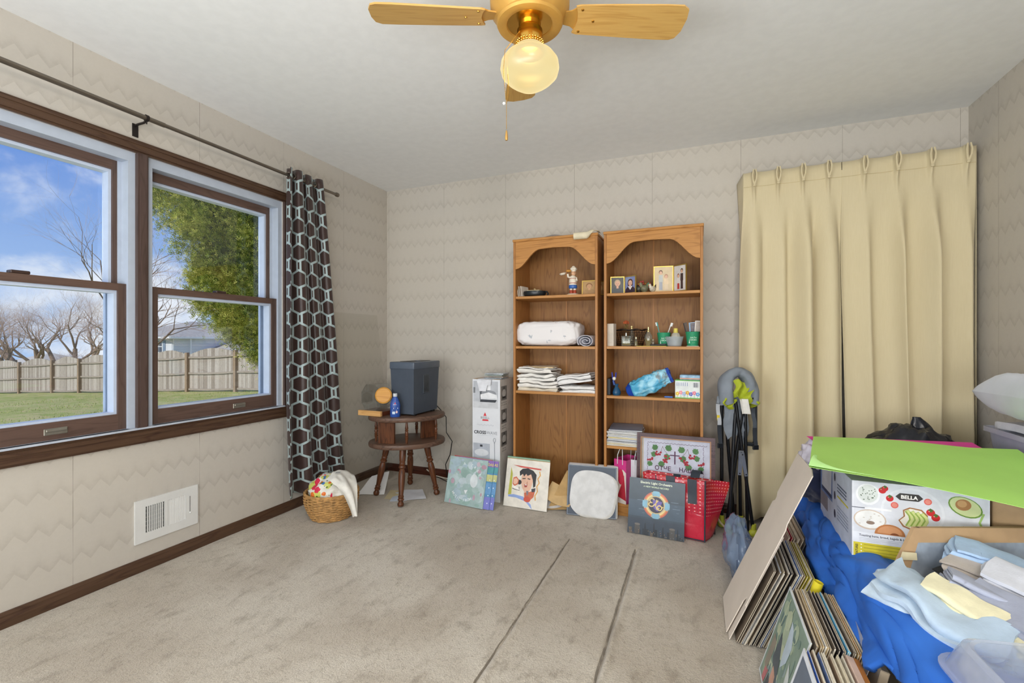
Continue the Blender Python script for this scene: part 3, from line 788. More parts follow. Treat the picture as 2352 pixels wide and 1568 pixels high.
def dark_curtain():
    t = thing('window_curtain', 'dark brown curtain with pale blue hexagon print bunched beside the window', 'curtain', (.09, 2.35, 0))
    nu, nv = 150, 60; mb = MB(hexfab()); uv = []; W = .68; HT_ = 2.13
    y0t, y1t = -.135, .13; y0b, y1b = -.165, .325; nf = 3.1
    def P(u, v):
        z = 2.245 - HT_ * v; k = v ** .9
        a, b = y0t + (y0b - y0t) * k, y1t + (y1b - y1t) * k
        ph = 2 * pi * nf * u + .35 * sin(3 * v + 4 * u)
        amp = .036 + .012 * v
        y = a + (b - a) * u + .012 * sin(2 * ph) * (1 - .4 * v) + .012 * noise.noise((u * 5, v * 3, 1)) * v
        x = amp * cos(ph) * (.75 + .25 * sin(7 * u)) + .02 * noise.noise((u * 4, v * 2.2, 7)) * v + .02 * v
        if v > .9:
            z += .05 * sin(u * 9 + 1) * (v - .9) * 3 + .12 * u * (v - .9) * 5
        return (x, y, z)
    for j in range(nv):
        for i in range(nu):
            u, v = i / (nu - 1), j / (nv - 1)
            mb.v.append(P(u, v)); uv.append((u * W, 2.0 - v * HT_))
    mb.f = [(j * nu + i, j * nu + i + 1, (j + 1) * nu + i + 1, (j + 1) * nu + i) for j in range(nv - 1) for i in range(nu - 1)]; mb.mi = [0] * len(mb.f)
    mb.uv = uv
    pan = mb.obj('panel', t, smooth=80)
    sm = pan.modifiers.new('thickness', 'SOLIDIFY'); sm.thickness = .0015
    for i in range(5):
        u = (i * 2 + .5) / (nf * 2)
        if u > 1: break
        p = P(u, .023)
        MB(ROD).tube([(p[0] * .3, p[1] , 2.197 + .0) for _ in range(1)] + [], .001, 4) if False else None
    g = MB(ROD)
    for i in range(9):
        y = y0t + (y1t - y0t) * (i + .5) / 9
        g = MB(ROD).tube([(.021 * cos(a), .006 * sin(a * 2 + i), .021 * sin(a)) for a in [2 * pi * q / 20 for q in range(20)]], .003, 6, close=True)
        g.obj('grommet', t, (0, y, 2.197))
dark_curtain()

# ================================================================ CREAM PINCH-PLEAT CURTAINS
def creamfab():
    m, nt, b = newmat('cream_curtain_cloth'); v = coords(nt)
    w = nz(nt, coords(nt, 'Object', (1, 1, .06)), 240, 2); n = nz(nt, v, 2.5, 3)
    nt.links.new(mixc(nt, w * .5 + n * .5, '#cbbc97', '#dacdad'), b.inputs['Base Color']); b.inputs['Roughness'].default_value = .85
    b.inputs['Specular IOR Level'].default_value = .15; b.inputs['Sheen Weight'].default_value = .15
    bump(nt, b, w, .1, .002); return m
CREAM = creamfab()
def cream_curtain(name_label, x0, x1, bx0, bx1, np_, ret, seed, pleat_off=.5):
    t = thing('pleated_curtain', name_label, 'curtain', (x0, 3.225, 0))
    nu, nv = np_ * 34 + 1, 46; mb = MB(CREAM); top, bot = 2.178, .045; W = x1 - x0
    def P(u, v):
        z = top + (bot - top) * v
        a = u * np_ + pleat_off; fr = a - math.floor(a); d = min(fr, 1 - fr)          # distance from pleat
        pin = math.exp(-((v - .045) / .03) ** 2)
        xa = (x0 + W * u) - x0; xb = (bx0 + (bx1 - bx0) * u) - x0
        k = v ** 1.2; x = xa + (xb - xa) * k
        # pinched header: three fingers that stand forward at each pleat, soft cone folds below
        fing = math.exp(-(d / .07) ** 2) * (.55 + .45 * abs(cos(d * 60)))
        hd = max(0, 1 - v / .075)
        y = -.032 * fing * hd - .018 * math.exp(-(d / .05) ** 2) * pin * 1.2
        fold = .85 * (.5 + .5 * cos(2 * pi * a + .45 * sin(a * 1.7 + seed) * v)) ** 1.15 + .2 * (.5 + .5 * cos(4 * pi * a + 1.5 * sin(seed + a))) * v
        s = min(1, max(0, (v - .04) / .25)); s = s * s * (3 - 2 * s)
        y += -.10 * fold * s * (.75 + .35 * sin(a * 2.1 + seed)) + .012 * noise.noise((u * 6, v * 1.5, seed)) * s
        x += .016 * sin(2 * pi * a * 1 + seed) * s + .02 * noise.noise((u * 3, v * 2, seed + 4)) * v
        z += -.006 * sin(pi * fr) * hd + .004 * fing * hd
        return (x, y, z)
    mb.grid(P, nu, nv)
    pan = mb.obj('panel', t, smooth=80); sm = pan.modifiers.new('thickness', 'SOLIDIFY'); sm.thickness = .002
    if ret:
        s = -1 if ret < 0 else 1; xe = 0 if s < 0 else W
        def R(u, v):
            z = top + (bot - top) * v; xb = (bx0 if s < 0 else bx1) - x0; k = v ** 1.2
            return (xe + (xb - xe) * k + s * (.03 * u * (1 - min(1, v * 6)) + .006 * sin(v * 9) * u), .0 + (.125 if s < 0 else .11) * u, z - .03 * u * (1 - v))
        o = MB(CREAM).grid(R, 8, 30).obj('return', t, smooth=80); sm = o.modifiers.new('thickness', 'SOLIDIFY'); sm.thickness = .002
    k0 = math.ceil(pleat_off); q = k0
    while q <= np_ + pleat_off:
        xq = W * (q - pleat_off) / np_; mbp = MB(CREAM)
        for sg in (-1, 1): mbp.tube([(xq + sg * .001, -.034, top - .088), (xq + sg * .009, -.044, top - .06), (xq + sg * .011, -.046, top - .03), (xq + sg * .006, -.042, top + .002)], [.006, .005, .0045, .004], 8)
        mbp.ball((xq, -.036, top - .094), .010, .008, .007, 10, 6)
        mbp.obj('pinch_pleat', t); q += 1
    MB(mat('#c4b38c', .9)).grid(lambda u, v: Vector(P(u, .0415 + .002 * v)) + Vector((0, -.0026, 0)), nu, 2).obj('header_seam', t, smooth=80)
    return t
cream_curtain('left panel of the cream pinch-pleat curtains, behind the folded booster seat', 2.80, 3.315, 2.775, 3.345, 4, -1, 1.0, .55)
cream_curtain('right panel of the cream pinch-pleat curtains, against the right-hand wall', 3.312, 3.915, 3.352, 3.915, 4, 1, 2.3, .3)
cr = thing('traverse_rod', 'narrow white traverse rod behind the cream curtain headings', 'curtain rod', (3.36, 3.25, 2.10))
MB(mat('#d8d2c4', .4)).box(-.55, .54, 0, .02, -.012, .012).obj('rail', cr, smooth=0)
for x in (-.545, .535): MB(mat('#c9c3b5', .4)).box(x, x + .02, .02, .11, -.012, .012).obj('bracket', cr, smooth=0)

# ================================================================ BOOKCASES
OAKZ = wood('oak_vertical', '#8f5e2e', '#b37b42', 2, 1.0, .42, ring=.6); OAKX = wood('oak_horizontal', '#9a6630', '#c08848', 0, 1.0, .4, ring=.6)
OAKB = wood('oak_back_panel', '#7a5029', '#9d6f3d', 2, .8, .5, ring=.9)
BY0, BY1 = 3.03, 3.335
def sx(px, y=3.08): return at(px, 782, y=y).x
def bookcase(label, x0, w, shelves, batten, arch):
    h = 1.842; D = BY1 - BY0
    t = thing('bookcase', label, 'bookcase', (x0, BY0, 0))
    sp = MB(OAKZ).rbox(0, .017, 0, D, 0, h - .018, .0015, 1).obj('side_panel', t, smooth=0)
    o = sp.copy(); COL.objects.link(o); o.location = (w - .017, 0, 0)
    MB(OAKX).rbox(-.004, w + .004, -.006, D, h - .018, h, .003, 1).obj('top', t, smooth=0)
    MB(OAKB).box(.017, batten, D - .006, D, .06, h - .018).obj('back_panel', t, smooth=0)
    MB(OAKB).box(batten, w - .017, D - .006, D, .06, h - .018, T(0, 0, 0)).obj('back_panel', t, smooth=0)
    MB(OAKZ).box(batten - .005, batten + .005, D - .009, D - .0061, .06, h - .018).obj('batten', t, smooth=0)
    for z in shelves:
        s = MB(OAKX).rbox(.0172, w - .0172, .004, D - .0065, z - .018, z, .0015, 1).obj('shelf', t, smooth=0)
        for x in (.022, w - .022):
            MB(mat('#3a3027', .5, .4)).tube([(x - (.005 if x < .1 else -.005), y, z - .024) for y in (.03, .03)][:1] + [(x, .03, z - .024)], .003, 6).obj('shelf_pin', s)
    # scalloped valance
    n = 26; pts = []
    ya, yb = h - .208, h - .078
    for i in range(n + 1):
        u = i / n; q = abs(u - .5) * 2
        if q > .36: k = (q - .36) / .64; z = yb - (yb - ya) * (.5 - .5 * cos(pi * k)) 
        else: z = yb + .004 * (1 - q / .36)
        pts.append((.0175 + (w - .035) * u, z))
    pts += [(w - .0175, h - .0182), (.0175, h - .0182)]
    M = Matrix(((1, 0, 0, 0), (0, 0, -1, 0), (0, 1, 0, 0), (0, 0, 0, 1)))
    MB(OAKX).prism(pts, -.018, -.002, M).obj('valance', t, smooth=0)
    MB(OAKX).rbox(.0172, w - .0172, .012, .028, 0, .062, .001, 1).obj('plinth', t, smooth=0)
    MB(OAKX).rbox(.0172, w - .0172, .004, D - .0065, .062, .08, .0015, 1).obj('shelf', t, smooth=0)
    return t
LX, RXB = 1.328, 1.966
bookcase('left oak bookcase with scalloped top holding folded linens', LX, .597, [1.442, 1.094, .781], .305, 0)
bookcase('right oak bookcase with scalloped top holding photo frames and toiletries', RXB, .60, [1.440, 1.096, .775, .449], .285, 0)
Z1, Z2, Z3, Z4 = 1.442, 1.0955, .7785, .4505

def folded(mb, w, d, n, lt, th=.006, seed=0, wob=.007, M=None, nx=22):
    path = []; r = lt / 2
    for i in range(n):
        z = i * lt + r * .5; fwd = i % 2 == 0
        ys = [d / 2, d / 4, 0, -d / 4, -d / 2]; ys = ys if fwd else ys[::-1]
        for y in ys: path.append((y, z))
        if i < n - 1:
            s = -1 if fwd else 1
            for k in range(1, 5):
                a = pi * k / 5; path.append((s * (d / 2 + sin(a) * r * 1.2), z + r - cos(a) * r))
    P = len(path); vs = []; fs = []
    for ix in range(nx):
        u = ix / (nx - 1); x = (u - .5) * w
        for k, (y, z) in enumerate(path):
            a = path[max(k - 1, 0)]; b = path[min(k + 1, P - 1)]; ty, tz = b[0] - a[0], b[1] - a[1]; l = math.hypot(ty, tz) or 1
            ny, nz_ = -tz / l, ty / l
            dx = wob * 1.5 * noise.noise((y * 9, z * 30 + seed, 1)); dy = wob * noise.noise((x * 9, z * 25, seed + 5)); dz = wob * .6 * (noise.noise((x * 7, y * 7, seed)) + .45 * noise.noise((x * 19, y * 19, seed + z * 30)) + .25) * min(1, z / (lt + 1e-6))
            for s in (.5, -.5): vs.append((x + dx * (1 if abs(u - .5) > .3 else .4), y + dy + ny * th * s, max(0.0005, z + dz + nz_ * th * s)))
    Q = P * 2
    for ix in range(nx - 1):
        for k in range(P - 1):
            a = ix * Q + k * 2; b = a + Q
            fs.append((a, a + 2, b + 2, b)); fs.append((a + 1, b + 1, b + 3, a + 3))
        for k in (0, P - 1):
            a = ix * Q + k * 2; b = a + Q; fs.append((a, b, b + 1, a + 1))
    for ix in (0, nx - 1):
        for k in range(P - 1):
            a = ix * Q + k * 2; fs.append((a, a + 1, a + 3, a + 2))
    return mb.add(vs, fs, M)
def linen(name, label, cat, hexc, w, d, n, lt, loc, rz=0, seed=0, th=.006, wob=.007, group=None, rough=.9, extra=None):
    m = mat(hexc, rough, var=.05, vs=30, bmp=.15, bs=250, sheen=.2, spec=.15)
    mb = folded(MB(m), w, d, n, lt, th, seed, wob)
    o = mb.obj(name, smooth=70, loc=loc, rot=(0, 0, radians(rz))); tag(o, label, cat, group)
    return o

# ---- left case, top shelf
y = 3.07
for i in range(3):
    o = MB(mat(('#cfc3b4', '#bfb1a2', '#d8cdc0')[i], .7)).rbox(-.05, .05, -.004, .004, 0, .075, .001, 1)
    for k in range(3): o.mat(mat('#8d7f72', .8)).box(-.0503, -.0497, -.003 + .002 * k, -.0025 + .002 * k, .004, .071)
    o = o.obj('booklet', smooth=0, mw=T(1.362 + .013 * i, 3.115, Z1 + .002) @ RZ(80) @ RX(-14 + 3 * i))
    tag(o, ('thin worn booklet leaning on the bookcase side, leftmost', 'thin brown booklet leaning second from the bookcase side', 'thin booklet leaning nearest the black dish')[i], 'booklet', 'booklets on the top shelf')
bd = thing('black_dish', 'black oval dish with a handle on the top shelf of the left bookcase', 'dish', (sx(1226), 3.10, Z1))
MB(mat('#1d2023', .3, name='black_enamel')).lathe([(0, 0), (.05, 0), (.066, .008), (.072, .022), (.07, .038), (.066, .038), (.064, .016), (0, .012)], 36, sx=1.15, sy=.85).obj('bowl', bd)
MB(mat('#1d2023', .3, name='black_enamel')).tube([(.072, 0, .034), (.092, .0, .032), (.1, -.004, .02), (.098, -.008, .006)], .006, 8).obj('handle', bd)
mb = MB(mat('#c8b892', .6)).rbox(-.05, .045, -.03, .03, .036, .043, .002, 1).mat(mat('#a98f63', .5)).ball((0, 0, .05), .008)
tag(mb.obj('compact_case', loc=(sx(1226), 3.10, Z1 + .003)), 'flat beige case with a small knob lying in the black dish', 'case')

def figurine():
    t = thing('chef_figurine', 'ceramic chef figurine in white and blue carrying a loaf on its shoulder', 'figurine', (sx(1316, 3.10), 3.10, Z1), 15)
    W = mat('#e4d9c6', .3, var=.04, name='glazed_white'); B = mat('#3a68b0', .3); R = mat('#a8452c', .35); S = mat('#d7a985', .4); O = mat('#c58a3c', .4)
    MB(W).lathe([(0, 0), (.04, 0), (.042, .006), (.03, .012), (0, .014)], 24).obj('base', t)
    for s in (-1, 1):
        l = MB(R).lathe([(0, .01), (.012, .01), (.012, .03), (.0095, .036), (0, .036)], 14, T(s * .012, 0, 0)).obj('boot', t)
        MB(W).lathe([(.0095, .035), (.01, .05), (0, .05)], 12, T(s * .012, 0, 0)).obj('trouser_leg', t)
    MB(B).lathe([(.024, .046), (.029, .05), (.029, .066), (.026, .07), (0, .07)], 24).obj('skirt', t)
    bd = MB(W).lathe([(.026, .066), (.027, .08), (.026, .11), (.021, .128), (.012, .136), (0, .138)], 24).obj('coat', t)
    MB(R).lathe([(.0272, .080), (.0276, .081), (.0276, .083), (.0272, .084)], 24).lathe([(.0264, .112), (.0266, .113), (.0262, .1145), (.026, .115)], 24).obj('stripe', bd)
    MB(W).tube([(-.02, -.005, .122), (-.032, -.012, .125), (-.036, -.014, .145)], [.008, .0075, .007], 10).obj('arm', t); MB(W).tube([(.02, -.005, .12), (.026, -.014, .1), (.012, -.024, .095)], [.008, .007, .006], 10).obj('arm', t)
    hd = MB(S).ball((0.004, 0, .152), .017, .016, .018).ball((.006, -.016, .15), .004).obj('head', t)
    MB(mat('#3b2a22', .5)).ball((0, -.0155, .155), .0018, n=6, m=4).ball((.011, -.0152, .155), .0018, n=6, m=4).obj('eyes', hd)
    hat = MB(W).lathe([(.016, .162), (.0175, .166), (.017, .175), (0, .178)], 20, T(.004, 0, 0))
    for i in range(7): a = i * .9; hat.ball((.004 + .012 * cos(a), .012 * sin(a), .18), .012)
    hat.ball((.004, 0, .188), .014); hat.obj('chef_hat', t)
    MB(W).lathe([(0, .14), (.014, .142), (.022, .15), (.023, .154), (.013, .148), (0, .147)], 20, T(-.038, -.012, 0) @ RY(-12)).obj('plate', t)
    MB(O).ball((-.03, -.012, .166), .019, .012, .009).obj('loaf', t)
figurine()

GOLD = mat('#c9a85a', .35, .75, var=.06, name='gold_frame')
def leaf(parent, w, h, photo, M, name='frame_leaf', b=.006, matte=None):
    mb = MB(GOLD).box(-w / 2, w / 2, -.004, .004, 0, b).box(-w / 2, w / 2, -.004, .004, h - b, h).box(-w / 2, -w / 2 + b, -.004, .004, b, h - b).box(w / 2 - b, w / 2, -.004, .004, b, h - b)
    mb.mat(mat('#5d4a35', .8)).box(-w / 2 + b, w / 2 - b, 0, .003, b, h - b)
    o = mb.obj(name, parent, smooth=0, mw=M)
    decal('photograph', o, photo, Matrix(((1, 0, 0, 0), (0, 0, -1, -.0002), (0, 1, 0, 0), (0, 0, 0, 1))), .35)
    return o
def portrait(w, h, bgc, hair, skin, shirt, long=False, collar=None):
    x0, x1, y0, y1 = -w / 2 + .006, w / 2 - .006, .006, h - .006; H = y1 - y0; W = x1 - x0
    it = [('r', x0, y0, x1, y1, bgc), ('e', -W * .2, y1 - H * .2, W * .3, H * .18, '#8d9ab8') if collar else ('e', 0, y1 - H * .2, W * .3, H * .12, bgc),
          ('e', 0, y0 + H * .66, W * .25, H * .21, hair)]
    if long: it.append(('r', -W * .25, y0 + H * .42, W * .25, y0 + H * .66, hair))
    it += [('p', [(x0, y0), (x1, y0), (x1 - W * .04, y0 + H * .22), (x1 - W * .22, y0 + H * .36), (x0 + W * .22, y0 + H * .36), (x0 + W * .04, y0 + H * .22)], shirt),
           ('p', [(-W * .09, y0 + H * .3), (W * .09, y0 + H * .3), (W * .08, y0 + H * .5), (-W * .08, y0 + H * .5)], skin), ('e', 0, y0 + H * .6, W * .19, H * .175, skin),
           ('e', -W * .07, y0 + H * .63, W * .025, H * .014, '#4a3528'), ('e', W * .07, y0 + H * .63, W * .025, H * .014, '#4a3528'), ('e', 0, y0 + H * .525, W * .06, H * .012, '#a8584a')]
    if collar: it.append(('p', [(-W * .2, y0 + H * .37), (0, y0 + H * .16), (W * .2, y0 + H * .37), (W * .1, y0 + H * .41), (0, y0 + H * .28), (-W * .1, y0 + H * .41)], collar))
    return it
def kids(w, h, bgc, a):
    x0, x1, y0, y1 = -w / 2 + .006, w / 2 - .006, .006, h - .006; H = y1 - y0; W = x1 - x0
    it = [('r', x0, y0, x1, y1, bgc)]
    for cx_, hh, hair, top, leg in a:
        cx_ *= W; hh *= H
        it += [('p', [(cx_ - W * .1, y0 + H * .06), (cx_ + W * .1, y0 + H * .06), (cx_ + W * .09, y0 + hh * .45), (cx_ - W * .09, y0 + hh * .45)], leg),
               ('p', [(cx_ - W * .12, y0 + hh * .42), (cx_ + W * .12, y0 + hh * .42), (cx_ + W * .11, y0 + hh * .74), (cx_ - W * .11, y0 + hh * .74)], top),
               ('e', cx_, y0 + hh * .86, W * .105, H * .09, hair), ('e', cx_, y0 + hh * .83, W * .08, H * .07, '#d8ab90')]
    return it
pf = thing('photo_frame', 'single gold photo frame at the right end of the left top shelf', 'photo frame', (sx(1353, 3.10), 3.10, Z1))
leaf(pf, .10, .098, portrait(.10, .098, '#b08d5c', '#8a5f3b', '#c79a70', '#a57f52'), RZ(0) @ RX(-6))
leaf(pf, .09, .098, portrait(.09, .098, '#a8875a', '#7a5636', '#c79a70', '#8d6c48'), T(.053, 0, 0) @ RZ(62) @ T(.045, 0, 0) @ RX(-6))
def bifold(label, xl, xm, xr, h, ph1, ph2, a1, a2):
    yb = 3.13; w1 = xm - xl; w2 = xr - xm
    t = thing('hinged_photo_frame', label, 'photo frame', (xm, yb, Z1))
    leaf(t, ph1[0], h, ph1[1], RZ(-a1) @ T(-ph1[0] / 2, 0, 0)); leaf(t, ph2[0], h, ph2[1], RZ(a2) @ T(ph2[0] / 2, 0, 0) if False else RZ(-a2) @ T(ph2[0] / 2, 0, 0))
    hg = MB(GOLD).tube([(0, 0, h * .2), (0, 0, h * .3)], .003, 8).tube([(0, 0, h * .7), (0, 0, h * .8)], .003, 8).obj('hinge', t)
    return t
bifold('small hinged gold frame with two school portraits on the top shelf', sx(1401), sx(1432), sx(1459), .115,
       (.092, portrait(.092, .115, '#4b4a49', '#b59a78', '#d0a085', '#3a3f44')), (.092, portrait(.092, .115, '#7f88b4', '#5a3a30', '#dcb39c', '#3b2c38', True, '#e7e2dc')), -10, 30)
bifold('large hinged gold frame with two pictures of children, right of the roosters', sx(1505), sx(1546), sx(1573), .168,
       (.122, kids(.122, .168, '#d2bd98', [(-.15, .92, '#6b4a3a', '#b9bcb8', '#9fa3ad'), (.15, .72, '#b98a6a', '#ddc4a0', '#d8c3a4')])),
       (.105, kids(.105, .168, '#cfc8c4', [(-.14, .7, '#8a5a48', '#d8cfc8', '#b5423c'), (.16, .92, '#4a342c', '#4a3836', '#43302f')])), -6, 40)
def bird(label, x, y, s, body, head, tail, rz, spot=False):
    t = thing('bird_figurine', label, 'figurine', (x, y, Z1), rz, 'bird figurines')
    MB(mat(body, .35, var=.3, vs=60)).ball((0, 0, .022 * s), .02 * s, .015 * s, .019 * s).lathe([(0, 0), (.012 * s, 0), (.010 * s, .006 * s), (0, .006 * s)], 14).obj('body', t)
    MB(mat(head, .35)).tube([(-.012 * s, 0, .03 * s), (-.017 * s, 0, .042 * s)], [.011 * s, .008 * s], 10).ball((-.018 * s, 0, .046 * s), .0085 * s).obj('head', t)
    MB(mat('#9d2f28', .4)).ball((-.018 * s, 0, .055 * s), .006 * s, .002 * s, .006 * s).ball((-.025 * s, 0, .040 * s), .003 * s, .002 * s, .005 * s).obj('comb', t)
    MB(mat('#d39b35', .4)).lathe([(.003 * s, 0), (0, .008 * s)], 8, T(-.026 * s, 0, .046 * s) @ RY(-90)).obj('beak', t)
    MB(mat(tail, .4)).prism([(.008 * s, .02 * s), (.03 * s, .034 * s), (.024 * s, .054 * s), (.012 * s, .044 * s)], -.003 * s, .003 * s, RX(90)).obj('tail', t)
bird('dark rooster figurine with red comb beside the small hinged frame', sx(1466), 3.12, 1.35, '#3c3a30', '#8d3a2c', '#2e3b2c', 190)
bird('plump grey-green hen figurine with green tail, middle of the three birds', sx(1479), 3.10, 1.25, '#6d6b52', '#7d7a60', '#2f5a3a', 0)
bird('small speckled white rooster figurine, nearest the large hinged frame', sx(1498), 3.11, 1.05, '#c3b9a4', '#d6cdbb', '#4a453c', 30)

# ---- left case, middle shelf: bedding bundle and towel roll
def quiltmat():
    m, nt, b = newmat('flower_print_cotton'); v = coords(nt)
    vo = nt.nodes.new('ShaderNodeTexVoronoi'); vo.inputs['Scale'].default_value = 13; nt.links.new(v, vo.inputs['Vector'])
    d = E(nt, vo.outputs['Distance']); n = nz(nt, v, 70, 3)
    dots = (d + (n - .5) * .35).lt(.20) * nz(nt, v, 40, 2).gt(.5)
    c = mixc(nt, nz(nt, v, 12, 2).ss(.4, .6), '#c9a0a0', '#9aa3ae')
    nt.links.new(mixc(nt, dots * .7, '#e6e2e2', c), b.inputs['Base Color']); b.inputs['Roughness'].default_value = .9; b.inputs['Specular IOR Level'].default_value = .15
    return m
xa, xb = sx(1184, 3.07), sx(1329, 3.07); w = xb - xa
def qfn(q):
    return 1 + .05 * noise.noise((q.x * 2.2, q.y * 2.2, q.z * 2.2 + 2)) + .045 * noise.noise((q.x * 9, q.y * 5, q.z * 3)) + .03 * abs(noise.noise((q.x * 14, q.y * 7, q.z * 5)))
def sup(c, rx, ry, rz, e, n=90, m=44, fn=None, seed=0):
    """soft pillow-like superellipsoid"""
    mb_v = []
    def f(a): return math.copysign(abs(a) ** e, a)
    vs = []; fs = []
    for j in range(m + 1):
        t = pi * j / m
        for i in range(n):
            p = 2 * pi * i / n; st = sin(t)
            q = Vector((f(st * cos(p)), f(st * sin(p)), f(-cos(t)))); k = fn(q) if fn else 1
            vs.append((c[0] + q.x * rx * k, c[1] + q.y * ry * k, c[2] + q.z * rz * k))
    for j in range(m):
        for i in range(n): fs.append((j * n + i, j * n + (i + 1) % n, (j + 1) * n + (i + 1) % n, (j + 1) * n + i))
    return vs, fs
mb = MB(quiltmat()); vs, fs = sup((0, 0, .088), w / 2, .125, .085, .42, fn=qfn); mb.add([(a, b, max(.001, c_)) for a, b, c_ in vs], fs)
tag(mb.obj('bedding_bundle', loc=((xa + xb) / 2, 3.165, Z2 - .0012), smooth=80), 'plump white flower-print bedding bundle on the middle shelf', 'bedding')
# rolled towel
sp = []
for i in range(70):
    a = i / 69 * 5.2 * pi; r = .006 + .0022 * a; sp.append((r * cos(a) * 1.35, r * sin(a)))
mb = MB(mat('#dad9e2', .9, bmp=.2, bs=260, sheen=.2)); vs = []; fs = []; n = len(sp); zmin = min(p[1] for p in sp)
for yy in (0, .05, .1, .16, .2):
    for (a, b) in sp:
        l = math.hypot(a, b) or 1
        for s in (0, .0032): vs.append((a + a / l * s + .004 * noise.noise((a * 20, yy * 9, 0)), yy, b + b / l * s - zmin + .004))
Q = 2 * n
for k in range(4):
    for i in range(n - 1):
        a = k * Q + 2 * i; b = a + Q; fs += [(a, b, b + 2, a + 2), (a + 1, a + 3, b + 3, b + 1)]
    for i in (0, n - 1): a = k * Q + 2 * i; fs.append((a, a + 1, a + Q + 1, a + Q))
for k in (0, 4):
    for i in range(n - 1): a = k * Q + 2 * i; fs.append((a, a + 2, a + 3, a + 1))
mb.add(vs, fs); tag(mb.obj('towel_roll', loc=(sx(1347, 3.07) - .003, 3.05, Z2 - .0015), rot=(0, 0, radians(-4)), smooth=60), 'white rolled towel beside the flower-print bundle', 'towel')
# ---- left case, lower shelf: folded linens
xc = sx(1234, 3.08)
LN = [('#d6cbb8', .29, .2, 2, .011, 'flat cream folded sheet at the bottom of the left linen pile'), ('#e6e2dc', .275, .19, 4, .0115, 'thick white folded sheet second from the bottom of the left linen pile'),
      ('#e9e6e1', .275, .19, 4, .012, 'white folded sheet in the middle of the left linen pile'), ('#e4e0da', .24, .18, 3, .012, 'white folded pillowcase near the top of the left linen pile'), ('#d3b98c', .19, .16, 1, .012, 'tan folded cloth on top of the left linen pile')]
z = Z3
for i, (c, w, d, n, lt, lab) in enumerate(LN):
    linen('folded_linen', lab, 'linen', c, w, d, n, lt, (xc + .012 * sin(i * 2), 3.155 - .008 * i % 3 * .01, z), 6 * sin(i * 3), i * 3 + 1, .007, .032, 'linens on the lower shelf'); z += n * lt + .003
xc2 = sx(1325, 3.08)
z = Z3
for i, (c, w, d, n, lt, lab, tilt) in enumerate((('#e7e5e3', .24, .19, 4, .0115, 'white folded sheet at the bottom of the right linen pile', 0), ('#e9e7e6', .23, .18, 5, .0115, 'white folded sheet leaning up on the right linen pile', -9))):
    o = linen('folded_linen', lab, 'linen', c, w, d, n, lt, (xc2, 3.15, z + (.019 if tilt else 0)), 3, i * 5 + 22, .007, .034, 'linens on the lower shelf'); o.rotation_euler = (0, radians(tilt), radians(2)); z += n * lt + .002
# ---- paper strip on top of the cases
def curl(u, v):
    x = .165 * u; k = max(0, min(1, (u - .5) / .5)); k = k * k * (3 - 2 * k)
    a = radians(100 + 215 * v) ; R_ = .021
    ax, az = -.016 + R_ * cos(a), -.018 + R_ * sin(a) * 1.05
    fx_, fz_ = -.03 + .085 * (1 - v), .004 + .002 * sin(v * 3)
    return (x, ax * (1 - k) + fx_ * k, az * (1 - k) + fz_ * k + .02 * sin(pi * k) )
o = MB(mat('#ddd2b6', .7)).sheet(curl, 24, 18, .0012).obj('curled_paper', loc=(1.772, 3.022, 1.843), rot=(0, 0, radians(2)), smooth=60)
tag(o, 'cream paper strip curling over the top of the left bookcase', 'paper')
tag(MB(clear('clear_film', '#f2f4f6', .1, .04, .25, '#e8eaec')).sheet(lambda u, v: ((u - .5) * .16, (v - .5) * .12, .006 + .012 * sin(pi * u) * (.5 + .5 * sin(3 * v + u * 4))), 16, 10, .001).obj('plastic_film', loc=(1.62, 3.12, 1.843), smooth=60), 'crumpled clear plastic film on top of the left bookcase', 'plastic')

# ---- right case, middle shelf
GLS = clear('perfume_glass', '#e9eee8', .03, .04, .12, '#e6e9e4'); AMB = clear('amber_liquid', '#e8d98c', .03, .04, .25, '#dcc45e')
xq = sx(1402, 3.07)
bx = thing('perfume_carton', 'tall cream carton standing at the left end of the toiletry shelf', 'box', (xq + .004, 3.085, Z2), -12)
MB(mat('#cdc3b6', .6)).rbox(-.024, .024, -.024, .024, 0, .148, .0012, 1).obj('carton', bx, smooth=0)
decal('printed_label', bx, [('r', -.012, .026, .012, .0275, '#b5a999'), ('r', -.009, .02, .009, .0212, '#b5a999'), ('r', -.02, .012, .02, .0126, '#b5a999')], Matrix(((1, 0, 0, 0), (0, 0, -1, -.0241), (0, 1, 0, 0), (0, 0, 0, 1))))
wb = thing('wire_basket', 'dark wire mesh basket at the back of the toiletry shelf', 'basket', (sx(1447, 3.2), 3.195, Z2))
WR = mat('#2b211c', .5, .6, name='dark_wire')
mb = MB(WR)
for k in range(8):
    f = k / 7; mb.tube([((.085 + .03 * f) * cos(a), (.05 + .018 * f) * sin(a), .003 + .1 * f) for a in [2 * pi * i / 28 for i in range(28)]], .0012, 4, close=True)
for i in range(28):
    a = 2 * pi * i / 28; mb.tube([(.085 * cos(a), .05 * sin(a), .003), (.115 * cos(a + .15), .068 * sin(a + .15), .103)], .0012, 4)
mb.obj('mesh', wb)
MB(WR).tube([(.116 * cos(a), .069 * sin(a), .105 + .008 * abs(sin(a * 4))) for a in [2 * pi * i / 40 for i in range(40)]], .003, 6, close=True).obj('rim', wb)
df = thing('dried_rose', 'dried orange rose standing in the wire basket', 'flower', (sx(1438, 3.15), 3.15, Z2 + .035))
MB(mat('#6a5a34', .8)).tube([(0, 0, 0), (.002, 0, .06), (0, .002, .115)], .002, 6).obj('stem', df)
mb = MB(mat('#7d6a3a', .8))
